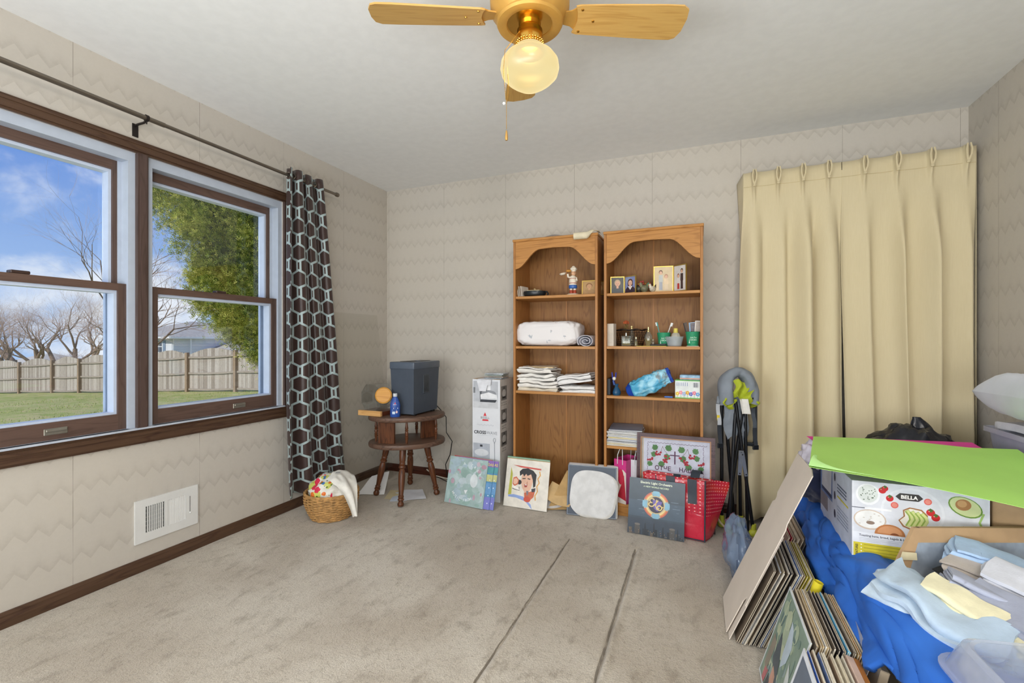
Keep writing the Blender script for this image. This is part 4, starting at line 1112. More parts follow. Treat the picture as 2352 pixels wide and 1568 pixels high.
for i in range(10):
    a = i * 2.4; h_ = .07 + .004 * i; mb.add([(0, 0, h_), (.014 * cos(a) - .005 * sin(a), .014 * sin(a) + .005 * cos(a), h_ + .008), (.02 * cos(a), .02 * sin(a), h_ + .02), (.014 * cos(a) + .005 * sin(a), .014 * sin(a) - .005 * cos(a), h_ + .012)], [(0, 1, 2, 3)])
mb.obj('leaves', df, smooth=0)
mb = MB(mat('#a8502a', .8, var=.3, vs=80))
for i in range(16):
    a = i * 2.4; r = .004 + .0009 * i; mb.ball((r * cos(a), r * sin(a), .128 - .0006 * i), .006, .004, .009, n=8, m=5)
mb.obj('petals', df)
def bottle(name, label, cat, x, y, z, body, neck, capm, prof, capprof, sx_=1, sy_=1, liquid=None, n=20, grp='perfume bottles', rz=0):
    t = thing(name, label, cat, (x, y, z), rz, grp)
    MB(body).lathe(prof, n, sx=sx_, sy=sy_).obj('body', t)
    if liquid: MB(liquid[0]).lathe([(r * .86, zz) for r, zz in prof if zz <= liquid[1]], n, T(0, 0, .002), sx=sx_, sy=sy_).obj('perfume', t)
    MB(capm).lathe(capprof, 16).obj('cap', t)
    return t
t = thing('perfume_bottle', 'square clear glass perfume bottle at the front of the toiletry shelf', 'bottle', (sx(1438, 3.06), 3.065, Z2), 0, 'perfume bottles')
MB(GLS).rbox(-.031, .031, -.012, .012, 0, .068, .006, 3).obj('body', t); MB(AMB).rbox(-.025, .025, -.008, .008, .006, .035, .003, 2).obj('perfume', t); MB(mat('#b9b6b0', .25, .8)).lathe([(.008, .068), (.008, .072), (.006, .073), (.006, .086), (0, .0865)], 16).obj('cap', t)
bottle('perfume_bottle', 'tiny clear glass perfume vial right of the square bottle', 'bottle', sx(1461, 3.06), 3.06, Z2, GLS, 0, mat('#cfc5a5', .3, .5), [(0, 0), (.011, 0), (.012, .004), (.011, .03), (.006, .042), (.005, .048), (0, .048)], [(.005, .046), (.0055, .06), (0, .061)], liquid=(AMB, .03))
bottle('perfume_bottle', 'slender amber perfume bottle with pointed gold spray top', 'bottle', sx(1489, 3.06), 3.065, Z2, GLS, 0, mat('#d9c48a', .25, .7), [(0, 0), (.014, 0), (.017, .01), (.024, .045), (.023, .068), (.014, .084), (.009, .094), (0, .094)], [(.008, .092), (.009, .1), (.005, .104), (.006, .122), (0, .124)], sy_=.6, liquid=(AMB, .05))
bottle('perfume_bottle', 'tall flared glass bottle with gold stopper standing in the basket', 'bottle', sx(1451, 3.19), 3.19, Z2 + .004, GLS, 0, mat('#c9b07a', .3, .6), [(0, 0), (.026, 0), (.027, .01), (.02, .06), (.011, .095), (.009, .11), (0, .11)], [(.009, .108), (.009, .12), (.012, .124), (.012, .13), (0, .131)])
bottle('perfume_bottle', 'short clear bottle behind the black comb tray', 'bottle', sx(1500, 3.15), 3.15, Z2, GLS, 0, mat('#bfb49c', .3), [(0, 0), (.014, 0), (.014, .03), (.008, .036), (0, .036)], [(.007, .035), (.007, .046), (0, .046)])
GC = mat('#2f9168', .3, var=.04, name='green_plastic')
def cup(label, px, y):
    t = thing('plastic_cup', label, 'cup', (sx(px, y), y, Z2 + (.004 if px > 1580 else 0)), 0, 'green plastic cups')
    MB(GC).lathe([(0, 0), (.032, 0), (.033, .004), (.042, .083), (.043, .087), (.0415, .088), (.040, .083), (.031, .006), (0, .005)], 32).obj('shell', t)
    # lettering wraps the front of the cup
    mb = MB(mat('#d5ead9', .5))
    for txt, zz, s in (('Just For', .048, .0125), ('KICKS', .033, .014), ('- - - -', .018, .007)):
        vs, fs = text_mesh(txt, s, .0002)
        vv = []
        for (a, b) in vs:
            zc = zz + b; r = .033 + .009 * zc / .083 + .0005; th = -pi / 2 + (a + .006) / r; vv.append((r * cos(th), r * sin(th), zc))
        mb.add(vv, fs)
    for pts in ([(-.024, .016), (-.019, .046), (-.015, .016)],):
        vv = []
        for (a, b) in pts:
            r = .033 + .009 * b / .083 + .0005; th = -pi / 2 + a / r; vv.append((r * cos(th), r * sin(th), b))
        mb.add(vv, [(0, 1, 2)])
    mb.obj('lettering', t, smooth=0)
    return t
cup('green plastic cup with toothbrushes, behind the clear tub', 1525, 3.13); cup('green plastic cup with combs at the right end of the shelf', 1591, 3.09)
sd = MB(mat('#ddd8cc', .4)).rbox(-.036, .036, -.036, .036, 0, .004, .0015, 1); tag(sd.obj('soap_dish', loc=(sx(1591, 3.09), 3.09, Z2)), 'thin white dish under the cup of combs', 'dish')
def toothbrush(label, x, y, z, tx, ty, c):
    t = thing('toothbrush', label, 'toothbrush', (x, y, z), 0, 'toothbrushes'); d = Vector((tx, ty, 1)).normalized(); L = .125
    MB(mat(c, .35)).tube([d * 0, d * L * .5, d * L], [.004, .003, .0028], 8).tube([d * L, d * (L + .026)], [.0045, .004], 8).obj('handle', t)
    s = Vector((1, 0, 0)) if tx > 0 else Vector((-1, 0, 0))
    b = d * (L + .002); mb = MB(mat('#e6e8ea', .8)); mb.box(-.005, .005, .0, .011, .0, .024, frame(b, d.cross(s) , s) @ RX(-90)) if False else mb.tube([b + s * .006, b + d * .022 + s * .006], .0055, 6)
    mb.obj('bristles', t)
toothbrush('toothbrush leaning left in the green cup', sx(1521, 3.13), 3.125, Z2 + .008, -.22, 0, '#5aa5a0'); toothbrush('white toothbrush leaning right in the green cup', sx(1524, 3.13), 3.13, Z2 + .008, .35, 0, '#e4e4e0')
def comb(label, x, y, z, c, rz, lean, L=.15, w=.03, teeth=16):
    M = T(x, y, z) @ RY(lean) @ RZ(rz)
    t = thing('comb', label, 'comb', mw=M, group='combs in the cup')
    MB(mat(c, .35)).rbox(w * .25, w * .5, -.0025, .0025, 0, L, .002, 1).obj('spine', t)
    mb = MB(mat(c, .35))
    for i in range(teeth): zz = L * .42 + L * .55 * i / (teeth - 1); mb.box(-w * .5, w * .27, -.0014, .0014, zz - .0011, zz + .0011)
    mb.box(-w * .5, w * .27, -.0022, .0022, L - .004, L); mb.box(-w * .3, w * .27, -.0022, .0022, 0, L * .4)
    mb.obj('teeth', t, smooth=0)
xq = sx(1591, 3.09)
comb('black comb leaning left in the green cup', xq - .012, 3.10, Z2 + .012, '#17181a', 180, -14, .14, .022, 22); comb('pale blue comb in the middle of the green cup', xq + .004, 3.09, Z2 + .012, '#8fb0cf', 180, -4, .138, .036, 11); comb('white comb leaning right in the green cup', xq + .02, 3.085, Z2 + .012, '#d9d0c6', 180, 4, .148, .032, 20)
tub = MB(clear('frosted_tub', '#f4f7fa', .2, .04, .3, '#e8eff5')).lathe([(0, 0), (.04, 0), (.042, .004), (.054, .058), (.058, .06), (.058, .062), (.052, .062), (.04, .006), (0, .005)], 32, sx=1, sy=.7)
tag(tub.obj('plastic_tub', loc=(sx(1549, 3.075), 3.075, Z2)), 'clear frosted plastic tub between the two green cups', 'tub')
bottle('lotion_bottle', 'pale lotion bottle with yellow cap standing in the clear tub', 'bottle', sx(1552, 3.08), 3.08, Z2 + .0055, clear('milky_plastic', '#f0ece0', .2, .04, .7, '#e6e2d4'), 0, mat('#d8c65a', .4), [(0, 0), (.026, 0), (.027, .006), (.027, .06), (.022, .075), (.013, .082), (0, .082)], [(.014, .08), (.0145, .082), (.0125, .108), (0, .109)], sy_=.7, grp=None)
tag(MB(mat('#17181b', .35)).rbox(-.05, .045, -.02, .02, 0, .012, .004, 2, RY(-3)).obj('comb_tray', loc=(sx(1513, 3.07), 3.07, Z2 + .003)), 'flat black case lying before the left green cup', 'case')
tag(MB(mat('#d9c45a', .5)).rbox(-.09, .09, -.004, .004, 0, .003, .0008, 1).obj('yellow_ruler', loc=(sx(1496, 3.045), 3.041, Z2)), 'thin yellow ruler along the front edge of the toiletry shelf', 'ruler')

# ---- right case, third shelf
def llama():
    t = thing('glass_vase', 'blue glass swan-shaped vase at the left end of the third shelf', 'vase', (sx(1416, 3.07), 3.07, Z3 - .003), 0)
    g = clear('blue_glass', '#4f93c4', .05, .04, .55, '#3f86b8')
    MB(g).lathe([(0, 0), (.022, 0), (.026, .008), (.027, .02), (.018, .042), (.010, .055), (.011, .066), (.016, .074)], 24, wob=lambda a, z: .06 * sin(3 * a + z * 40)).obj('body', t)
    MB(mat('#23438f', .35)).tube([(-.012, 0, .066), (-.02, 0, .09), (-.016, 0, .105)], [.009, .007, .006], 10).obj('neck', t)
    for s, c in ((-1, 0), (1, 0)): MB(mat('#2b3fa8', .4)).tube([(-.016 + s * .008, 0, .1), (-.016 + s * .013, 0, .148)], [.0045, .004], 8).obj('prong', t)
    MB(mat('#d9d4c4', .4)).ball((-.014, -.004, .108), .012, .009, .012).obj('face', t)
llama()
tag(MB(mat('#1b1b22', .5)).rbox(-.011, .011, -.08, .08, 0, .108, .002, 1).obj('dark_book', loc=(sx(1403, 3.13), 3.135, Z3 - .003)), 'dark upright book behind the blue glass vase', 'book')
def snackbag():
    t = thing('food_bag', 'crumpled bright blue food bag lying on the third shelf', 'bag', (sx(1490, 3.08), 3.11, Z3 - .003))
    m, nt, b = newmat('printed_foil'); v = coords(nt); n1 = nz(nt, v, 14, 3, .6, .6); n2 = nz(nt, v, 22, 3, .6, 1.2)
    col = mixc(nt, n1.ss(.4, .62), '#4fa9cf', '#9ad2e6'); X, Y, Z = sep(nt, v)
    spot = ((X + .02) * (X + .02) * 160 + (Z - .1) * (Z - .1) * 400).lt(.55)
    col = mixc(nt, spot * n2.ss(.3, .6), col, '#c9b48c'); col = mixc(nt, spot * n2.ss(.55, .7), col, '#4a4038')
    col = mixc(nt, (X - .06).gt(0) * n2.ss(.52, .6) * Z.lt(.075), col, '#8fa0a8')
    nt.links.new(col, b.inputs['Base Color']); b.inputs['Roughness'].default_value = .3
    bump(nt, b, nz(nt, v, 30, 4, .6, 1), .35, .01)
    def f(u, v):
        a = 2 * pi * u; L = .285; x = -L / 2 + L * v
        ca, sa = cos(a), sin(a); e = .62
        cx_, cz_ = math.copysign(abs(ca) ** e, ca), math.copysign(abs(sa) ** e, sa)
        k1 = min(1, .55 + v * 3.2); k2 = 1 - max(0, (v - .55) / .45) ** 1.4 * .86
        ry = .056 * k1 * k2; rz_ = .060 * k1 * (1 - .35 * max(0, v - .5))
        amp = .012 * min(1, v * 4 + .15) * (1 - .5 * max(0, v - .9) * 10)
        n_ = noise.noise((x * 14, cx_ * 1.6, cz_ * 1.6)) + .7 * noise.noise((x * 30, cx_ * 3, cz_ * 3 + 4)); rd = abs(noise.noise((x * 22 + 3, cx_ * 2.4, cz_ * 2.4))) * 1.6
        return (x + .006 * n_, ry * cx_ + amp * n_ * cx_, rz_ * cz_ + amp * (n_ - rd) * cz_ + .012 * max(0, v - .6))
    mb = MB(m).grid(f, 64, 60, cu=True)
    mb.obj('bag', t, smooth=70, mw=T(.0, 0, .078) @ RY(-24))
    dk = mat('#1f46a8', .35)
    for v0, s in ((.03, 1.12), (.97, 1.1)):
        mb = MB(dk).tube([Vector(f(i / 24, v0)) * 1.0 for i in range(24)], .0042, 6, close=True)
        if v0 > .5: mb.grid(lambda u, v: Vector(f(u, .95 + .05 * v)) * 1.015 + Vector((.003, 0, 0)), 40, 4, cu=True)
        else: mb.grid(lambda u, v: Vector(f(u, .0 + .12 * v)) * 1.03 + Vector((-.001, 0, 0)), 40, 5, cu=True)
        mb.obj('end_band', t, smooth=70, mw=T(.0, 0, .078) @ RY(-24))
    MB(mat('#eef4f8', .4)).tube([(-.06 + .018 * i, -.04 + .002 * i, .04 * (i % 2) + .03) for i in range(7)], .0022, 5).obj('lettering_band', t, mw=T(.03, -.008, .09) @ RY(-24) @ SCL(1, .6, .5))
snackbag()
tag(MB(mat('#4a78c8', .35)).lathe([(0, 0), (.003, .003), (.005, .01), (.005, .05), (0, .054)], 12).obj('pen_cap', loc=(sx(1525, 3.045), 3.045, Z3 + .002), rot=(0, radians(90), 0)), 'small blue plastic pen lying on the third shelf edge', 'pen')
bx = thing('note_card_box', 'white card box printed with a row of coloured flowers', 'box', (sx(1580, 3.06), 3.10, Z3 - .003), -3)
MB(mat('#dfe4e2', .5)).rbox(-.072, .072, -.05, .05, 0, .112, .001, 1).mat(mat('#7cc16a', .5)).box(-.0725, .0725, -.0505, .0505, 0, .006).box(-.0725, .0725, -.0505, .0505, .107, .1125).obj('box', bx, smooth=0)
it = []
for i, c in enumerate(('#e0b838', '#e58aa0', '#9ab0dc', '#e0a838', '#5a62c0', '#e07898', '#6aa0d8')):
    cx_ = -.058 + .0195 * i; cy_ = .028 + .007 * (i % 2)
    it += [('r', cx_ - .001, .006, cx_ + .001, cy_, '#5fa85a')] + [('e', cx_ + .007 * cos(k * 1.257), cy_ + .007 * sin(k * 1.257), .0055, .0055, c) for k in range(5)] + [('e', cx_, cy_, .003, .003, '#f0e6a0')]
for i in range(8): it.append(('r', .034 + .0035 * i, .07, .034 + .0035 * i + (.0022 if i % 3 else .001), .098, '#55556a'))
for i in range(6): it.append(('r', -.062 + .012 * i, .076, -.062 + .012 * i + .003, .098, '#7a86b4'))
decal('printed_face', bx, it, Matrix(((1, 0, 0, 0), (0, 0, -1, -.0506), (0, 1, 0, 0), (0, 0, 0, 1))))
tag(MB(mat('#8fb4d0', .4, var=.25, vs=40)).rbox(-.06, .06, -.045, .045, 0, .03, .003, 1).mat(mat('#c98f74', .4)).box(-.0603, .0603, -.0453, .0453, .004, .012).obj('tin', loc=(sx(1586, 3.08), 3.115, Z3 + .11), rot=(0, 0, radians(-4))), 'flat pale blue tin on top of the flower card box', 'tin')
# ---- magazines
mc = ['#c9c4ba', '#b9a33f', '#d8d5cf', '#2f3a55', '#c7cdd8', '#4a6fb0', '#d9c04a', '#e2e0da', '#6f84a8', '#bdb7aa', '#37425e', '#d2d6dc', '#37425e', '#7f8ca3']
ml = ['bottom', 'second', 'third', 'fourth', 'fifth', 'sixth', 'seventh', 'eighth', 'ninth', 'tenth', 'eleventh', 'twelfth', 'thirteenth', 'topmost']
for i in range(14):
    th = .0072; z = Z4 + i * (th + .0003); x = 2.085 + random.uniform(-.006, .006)
    mb = MB(mat(mc[i], .4)).rbox(-.1, .11, -.13, .13, 0, th, .0012, 1)
    mb.mat(mat('#e6e3dc', .8)).box(-.1003, .1103, -.1303, .128, .0018, th - .0018)
    o = mb.obj('magazine', loc=(x, 3.17 + random.uniform(-.006, .004), z), rot=(0, 0, radians(random.uniform(-3, 3) + (6 if i > 11 else 0))), smooth=0)
    tag(o, 'glossy magazine, %s in the pile beside the framed embroidery' % (ml[i] if i == 13 else ml[i] + (' from the bottom' if i else '')), 'magazine', 'magazines on the fourth shelf')
# ---- gift bags in the bottom compartment
def giftbag(label, x, y, w, d, h, c, prt, rz, band):
    t = thing('gift_bag', label, 'bag', (x, y, .0805), rz)
    m = mat(c, .35); th = .0015
    MB(m).box(-w / 2, w / 2, -d / 2, -d / 2 + th, 0, h).box(-w / 2, w / 2, d / 2 - th, d / 2, 0, h).box(-w / 2, -w / 2 + th, -d / 2 + th, d / 2 - th, 0, h).box(w / 2 - th, w / 2, -d / 2 + th, d / 2 - th, 0, h).box(-w / 2, w / 2, -d / 2, d / 2, 0, th).obj('bag', t, smooth=0)
    decal('printed_side', t, prt, Matrix(((1, 0, 0, 0), (0, 0, -1, -d / 2 - .0002), (0, 1, 0, 0), (0, 0, 0, 1))))
    for s in (-1, 1):
        MB(mat('#d8d8da', .5)).tube([(-w * .22, s * (d / 2), h - .03), (-w * .2, s * d / 2, h + .03), (-w * .08, s * d * .4, h + .075), (w * .08, s * d * .4, h + .075), (w * .2, s * d / 2, h + .03), (w * .22, s * d / 2, h - .03)], .0026, 8).obj('cord_handle', t)
giftbag('pink gift bag with red and cream swirl in the bottom of the right bookcase', 2.10, 3.12, .09, .16, .28, '#cf3b86', [('p', [(-.03, .0), (.045, .0), (.045, .2), (.02, .22), (-.03, .12)], '#e4d9cf'), ('p', [(-.02, .04), (.045, .02), (.03, .18), (.0, .21), (.01, .12)], '#b82d3c'), ('e', .005, .17, .022, .05, '#c03048')], -24, 0)
giftbag('white gift bag with cord handles next to the pink gift bag', 2.19, 3.15, .09, .16, .28, '#dfe0e6', [('r', -.045, 0, .045, .012, '#c9ccd6')], -10, 0)

# ================================================================ CORNER: LEANING SHEET, BASKET, SIDE TABLE
ac = clear('acrylic', '#fcfcfb', .03, .02)
M = frame((.19, 2.62, .0), (0, .575, 0), (-.17, 0, 1.345))
o = MB(ac).rbox(0, .575, 0, 1.355, 0, .004, .0008, 1).mat(mat('#4e4a42', .5)).box(-.0012, 0, 0, 1.355, 0, .004).obj('clear_sheet', smooth=0, mw=M)
tag(o, 'clear acrylic sheet leaning against the wall behind the curtain and table', 'panel')

WIC = mat('#b98e58', .6, var=.28, vs=45, bmp=.2, bs=90, name='wicker')
bk = thing('wicker_basket', 'round woven wicker basket on the carpet under the dark curtain', 'basket', (.345, 2.335, .0))
def br(z): return .118 + .048 * sin(min(1, z / .15) * pi / 2) - .004 * max(0, (z - .12) / .04)
mb = MB(WIC); NS = 26
for k in range(19):
    z = .008 + .0082 * k
    mb.tube([((br(z) + .0036 * cos(NS / 2 * a + pi * k)) * cos(a), (br(z) + .0036 * cos(NS / 2 * a + pi * k)) * sin(a), z) for a in [2 * pi * i / 104 for i in range(104)]], .0043, 5, close=True)
o = mb.obj('weave', bk, smooth=80); o['kind'] = 'stuff'
for i in range(NS):
    a = 2 * pi * (i + .5) / NS
    s = MB(WIC).tube([(br(z) * cos(a), br(z) * sin(a), z) for z in (.004, .04, .08, .12, .16)], .0035, 5).obj('stake', bk)
mb = MB(WIC)
for q in range(3):
    mb.tube([((br(.165) + .004 * cos(9 * a + q * 2.09)) * cos(a), (br(.165) + .004 * cos(9 * a + q * 2.09)) * sin(a), .166 + .004 * sin(9 * a + q * 2.09)) for a in [2 * pi * i / 120 for i in range(120)]], .0048, 6, close=True)
mb.obj('braided_rim', bk)
MB(WIC).lathe([(0, .002), (.118, .002), (.118, .008), (0, .008)], 40).obj('bottom', bk)
def floralbag():
    m, nt, b = newmat('flower_print_plastic'); v = coords(nt)
    def spots(scale, th, seed):
        vo = nt.nodes.new('ShaderNodeTexVoronoi'); vo.inputs['Scale'].default_value = scale
        mp = nt.nodes.new('ShaderNodeMapping'); mp.inputs['Location'].default_value = (seed, seed * 2, 0); nt.links.new(v, mp.inputs[0]); nt.links.new(mp.outputs[0], vo.inputs['Vector'])
        return (E(nt, vo.outputs['Distance']) + (nz(nt, v, 40, 2) - .5) * .25).lt(th)
    X, Y, Z = sep(nt, v); zone = (X * -1.0 + .09 + (nz(nt, v, 12, 2) - .5) * .12).gt(0)
    c = mixc(nt, spots(11, .38, 1.3) * zone, '#e3dfd4', '#cdd06a'); c = mixc(nt, spots(14, .33, 4.1) * zone, c, '#d8324f'); c = mixc(nt, spots(17, .28, 8.2) * zone, c, '#e2742c'); c = mixc(nt, spots(24, .24, 2.7) * zone, c, '#3f6fae'); c = mixc(nt, spots(34, .2, 5.5) * zone, c, '#4f6a2e')
    nt.links.new(c, b.inputs['Base Color']); b.inputs['Roughness'].default_value = .32
    bump(nt, b, nz(nt, v, 26, 4, .6, .8), .4, .012)
    t = thing('plastic_bag', 'white plastic bag with bright flower print stuffed in the wicker basket', 'bag', (.345, 2.335, .10))
    def fn(q): return 1 + .16 * noise.noise((q.x * 2.6, q.y * 2.6, q.z * 2.6)) + .06 * noise.noise((q.x * 8, q.y * 8, q.z * 8))
    MB(m).ball((0, 0, .065), .15, .135, .105, 56, 30, fn=fn).obj('stuffed_body', t, smooth=80)
    def tail(u, v):
        w = .20 * (1 - .75 * v ** 1.3)
        x = .06 + .20 * v ** .8 + .01 * sin(u * 9 + v * 4); z = .175 - .04 * v - .17 * v ** 3 + .03 * (1 - v) * sin(u * 3.1) + .010 * noise.noise((u * 5, v * 5, 2))
        return (x, -.02 - (u - .5) * w - .06 * v, z)
    o = MB(mat('#dfdcd4', .35, bmp=.3, bs=30, name='white_plastic')).sheet(tail, 26, 22, .001).obj('loose_top', t, smooth=80)
    decal('barcode', o, [('r', -.002, -.004, .034, .022, '#eceae4')] + [('r', .002 + .0028 * i, 0, .002 + .0028 * i + (.0016 if i % 3 else .0009), .018, '#4a4a4c') for i in range(11)], T(.085, -.065, .203) @ RZ(20) @ RX(12))
floralbag()

DKW = wood('dark_turned_wood', '#2a160e', '#6a3f26', 2, 1.6, .38); DKT = wood('dark_top_wood', '#3d2a22', '#6f5546', 0, 1.2, .42)
TC = Vector((.565, 2.855, 0)); TR = 45
tb = thing('side_table', 'dark wooden two-tier oval side table with turned legs in the corner', 'table', TC, TR)
def oval(a, b, z0, z1, m, name):
    mb = MB(m); pr = [(0, z0), (.94, z0), (.985, z0 + .004), (1.0, z0 + .012), (1.0, z1 - .01), (.985, z1 - .002), (.96, z1), (0, z1)]
    mb.lathe(pr, 56, sx=a, sy=b); return mb.obj(name, tb)
ZT = .601
oval(.275, .215, ZT - .034, ZT, DKT, 'tabletop'); oval(.275, .215, .378, .414, DKT, 'lower_shelf')
legp = [(.0, 0), (.017, 0), (.021, .008), (.022, .018), (.016, .03), (.014, .036), (.021, .042), (.021, .05), (.016, .054), (.019, .06), (.0195, .068), (.015, .075), (.017, .10), (.022, .16), (.0235, .20), (.021, .235), (.015, .25), (.024, .258), (.024, .268), (.017, .275), (.021, .283), (.021, .29), (.018, .296), (.021, .304), (.023, .34), (.024, .392), (0, .392)]
Mi = (T(*TC) @ RZ(TR)).inverted()
for (fx_, fy_), (tx_, ty_) in zip(((.664, 2.631), (.352, 2.766), (.76, 2.945), (.43, 3.085)), ((.62, 2.72), (.43, 2.80), (.69, 2.91), (.49, 3.0))):
    a = Mi @ Vector((fx_, fy_, .006)); b = Mi @ Vector((tx_, ty_, .379)); d = (b - a); L = d.length
    M = frame(a, d.orthogonal(), d.cross(d.orthogonal())); 
    if (M.to_3x3() @ Vector((0, 0, 1))).z < 0: M = M @ RX(180)
    MB(DKW).lathe([(r, z * L / .392) for r, z in legp], 20).obj('leg', tb, mw=M)
spp = [(0, 0), (.007, 0), (.009, .03), (.013, .045), (.009, .05), (.013, .056), (.009, .062), (.0125, .075), (.009, .088), (.013, .095), (.009, .1), (.012, .108), (.010, .12), (.0065, .15), (.006, .153), (0, .153)]
for px, t_ in ((864, 3.30), (934, 3.215), (957, 3.58), (1001, 3.37)):
    q_ = Mi @ Vector((*dep(px, 782, t_)[:2], .414)); MB(DKW).lathe(spp, 14).obj('spindle', tb, q_)
for px, t_, a_ in ((888, 3.235, 8), (984, 3.45, 62)):
    q_ = Mi @ Vector((*dep(px, 782, t_)[:2], .414))
    MB(DKW).rbox(-.062, .062, -.011, .011, 0, .153, .002, 1).obj('upright_panel', tb, smooth=0, mw=T(*q_) @ RZ(a_ - TR))

# ---- shredder
SH1 = mat('#454d59', .45, var=.05, bmp=.1, bs=400, name='charcoal_plastic'); SH2 = mat('#525b68', .3, var=.04, name='lid_plastic')
s = thing('paper_shredder', 'dark grey paper shredder with a view window on the side table', 'shredder', (.60, 2.905, ZT))
w, d = .098, .168
vs = []
mb = MB(SH1)
mb.add([(-w * .9, -d * .92, .012), (w * .9, -d * .92, .012), (w * .9, d * .92, .012), (-w * .9, d * .92, .012), (-w, -d, .33), (w, -d, .33), (w, d, .33), (-w, d, .33)], [(0, 3, 2, 1), (4, 5, 6, 7), (0, 1, 5, 4), (1, 2, 6, 5), (2, 3, 7, 6), (3, 0, 4, 7)])
mb.obj('bin', s, smooth=0)
hd = MB(SH2).rbox(-w - .006, w + .006, -d - .006, d + .006, .328, .38, .008, 3).obj('cutting_head', s)
MB(mat('#15171a', .4)).rbox(-w * .5, w * .5, -d * .75, d * .75, .3795, .383, .002, 1).obj('feed_slot', hd, smooth=0)
MB(mat('#6c7684', .3)).rbox(.03, .06, -.06, -.02, .381, .386, .002, 1).obj('switch', hd)
vw = MB(mat('#454c55', .35)).rbox(.088, .0985, -.045, .03, .150, .285, .002, 1).obj('window_frame', s, smooth=0)
MB(clear('smoky_window', '#9aa0a8', .1, .04, .35, '#8a919a')).box(.0985, .0988, -.038, .023, .158, .277).obj('window_pane', vw, smooth=0)
for a in (-1, 1):
    for b in (-1, 1): MB(mat('#111214', .6)).rbox(a * .07 - .014, a * .07 + .014, b * .12 - .014, b * .12 + .014, 0, .012, .003, 1).obj('foot', s)
MB(mat('#161616', .5)).tube([(.05, .166, .06), (.10, .19, .0), (.16, .17, -.05), (.18, .14, -.16), (.235, .13, -.22), (.2, .16, -.33), (.155, .17, -.41), (.15, .2, -.50), (.13, .28, -.585), (-.05, .40, -.592), (-.15, .43, -.592)], .0035, 8).obj('power_cord', s)
# ---- blue bottle
b = thing('cleaner_bottle', 'blue cleaning solution bottle with white cap beside the shredder', 'bottle', (.578, 2.688, ZT), 35)
BL = mat('#2a4f9c', .3, var=.05, name='blue_plastic')
MB(BL).lathe([(0, 0), (.031, 0), (.034, .005), (.034, .085), (.031, .1), (.022, .122), (.015, .136), (.0125, .142), (0, .142)], 32, sy=.62).obj('body', b)
MB(mat('#cfd4da', .4)).lathe([(.0145, .142), (.015, .143), (.015, .163), (0, .164)], 20).obj('cap', b)
def wrapd(name, parent, items, rx, ry, k=1.01):
    o = decal(name, parent, items, None, .4)
    for vtx in o.data.vertices:
        x, y, z = vtx.co; a = x / rx; vtx.co = (rx * k * sin(a), -ry * k * cos(a) - z, y)
    return o
wrapd('label', b, [('r', -.024, .014, .024, .108, '#1f3f86'), ('p', [(-.006, .092), (.006, .092), (0, .104)], '#d23a48'), ('t', 'BISSELL', 0, .085, .008, '#f0f2f6'), ('r', -.024, .07, .024, .078, '#6a4a9c'), ('r', -.012, .058, .02, .066, '#dfe6f2'),
                   ('r', -.02, .022, .0, .04, '#cfe0f0'), ('e', .011, .036, .007, .009, '#e7c6c0'), ('r', -.02, .048, .012, .052, '#9ab2da')], .034, .0211)
# ---- jar on wooden base
j = thing('candy_dispenser', 'clear faceted jar with round orange wooden lid lying on a wooden base', 'dispenser', (.385, 2.745, ZT))
LW = wood('light_pine', '#b98246', '#dcae72', 0, 1.2, .45)
MB(LW).rbox(-.098, .098, -.095, -.075, 0, .036, .0015, 1).obj('front_board', j, smooth=0)
MB(wood('walnut_tray', '#3a1c12', '#6b3a26', 1, 1, .35)).rbox(-.092, .096, -.075, .095, 0, .030, .0015, 1).obj('tray', j, smooth=0)
ja = clear('jar_acrylic', '#f4f5f5', .03, .12)
hexp = [(.085, -.05), (.085, .05), (.03, .095), (-.05, .095), (-.09, .04), (-.09, -.04), (-.05, -.09), (.03, -.09)]
MB(ja).prism([(x * .98, z + .095) for x, z in hexp], -.07, .075, Matrix(((1, 0, 0, 0), (0, 0, 1, 0), (0, 1, 0, .028), (0, 0, 0, 1)))).obj('jar', j, smooth=0)
M = T(.09, -.045, .14) @ RZ(32) @ RX(78) @ SCL(1.22, 1.22, 1)
MB(ja).lathe([(.04, -.02), (.05, -.01), (.05, .03), (.046, .034), (.043, .03)], 32).obj('neck', j, mw=M)
MB(wood('orange_lid_wood', '#b87a2c', '#d39a48', 0, 1, .4)).lathe([(0, .02), (.04, .02), (.046, .024), (.047, .04), (.04, .046), (0, .047)], 36).obj('lid', j, mw=M)
# ---- white cable, papers
tag(MB(mat('#d2cabb', .5)).tube([(.42, 3.34, .05), (.5, 3.325, .012), (.62, 3.31, .006), (.8, 3.30, .006), (.95, 3.315, .006), (1.1, 3.33, .006)], .005, 8).obj('white_cable'), 'white cable running along the back baseboard behind the table', 'cable')
def sheetp(label, pts, hexc, lift=.004, curlv=0.0, name='paper_sheet', seed=0):
    A, B, C_, D = [Vector(p) for p in pts]
    def f(u, v):
        p = A.lerp(B, u).lerp(D.lerp(C_, u), v); p.z += .004 * noise.noise((u * 2 + seed, v * 2, 0)) + .004 + curlv * v * v; return p
    o = MB(mat(hexc, .7, var=.03)).sheet(f, 10, 10, .0008).obj(name, smooth=60); return tag(o, label, 'paper', 'papers under the table')
sheetp('white sheet of paper standing curled against the left table leg', [(.22, 2.72, .0), (.40, 2.80, .0), (.37, 2.90, .14), (.24, 2.86, .10)], '#d4d3d2', curlv=0)
sheetp('tan envelope flat on the carpet under the side table', [(.46, 2.72, 0), (.58, 2.76, 0), (.50, 2.93, 0), (.38, 2.9, 0)], '#d2c39c', seed=2)
sheetp('white folded paper flat on the carpet between the table legs', [(.58, 2.72, .003), (.74, 2.83, .003), (.60, 3.0, .003), (.47, 2.92, .003)], '#dcdde3', seed=4)
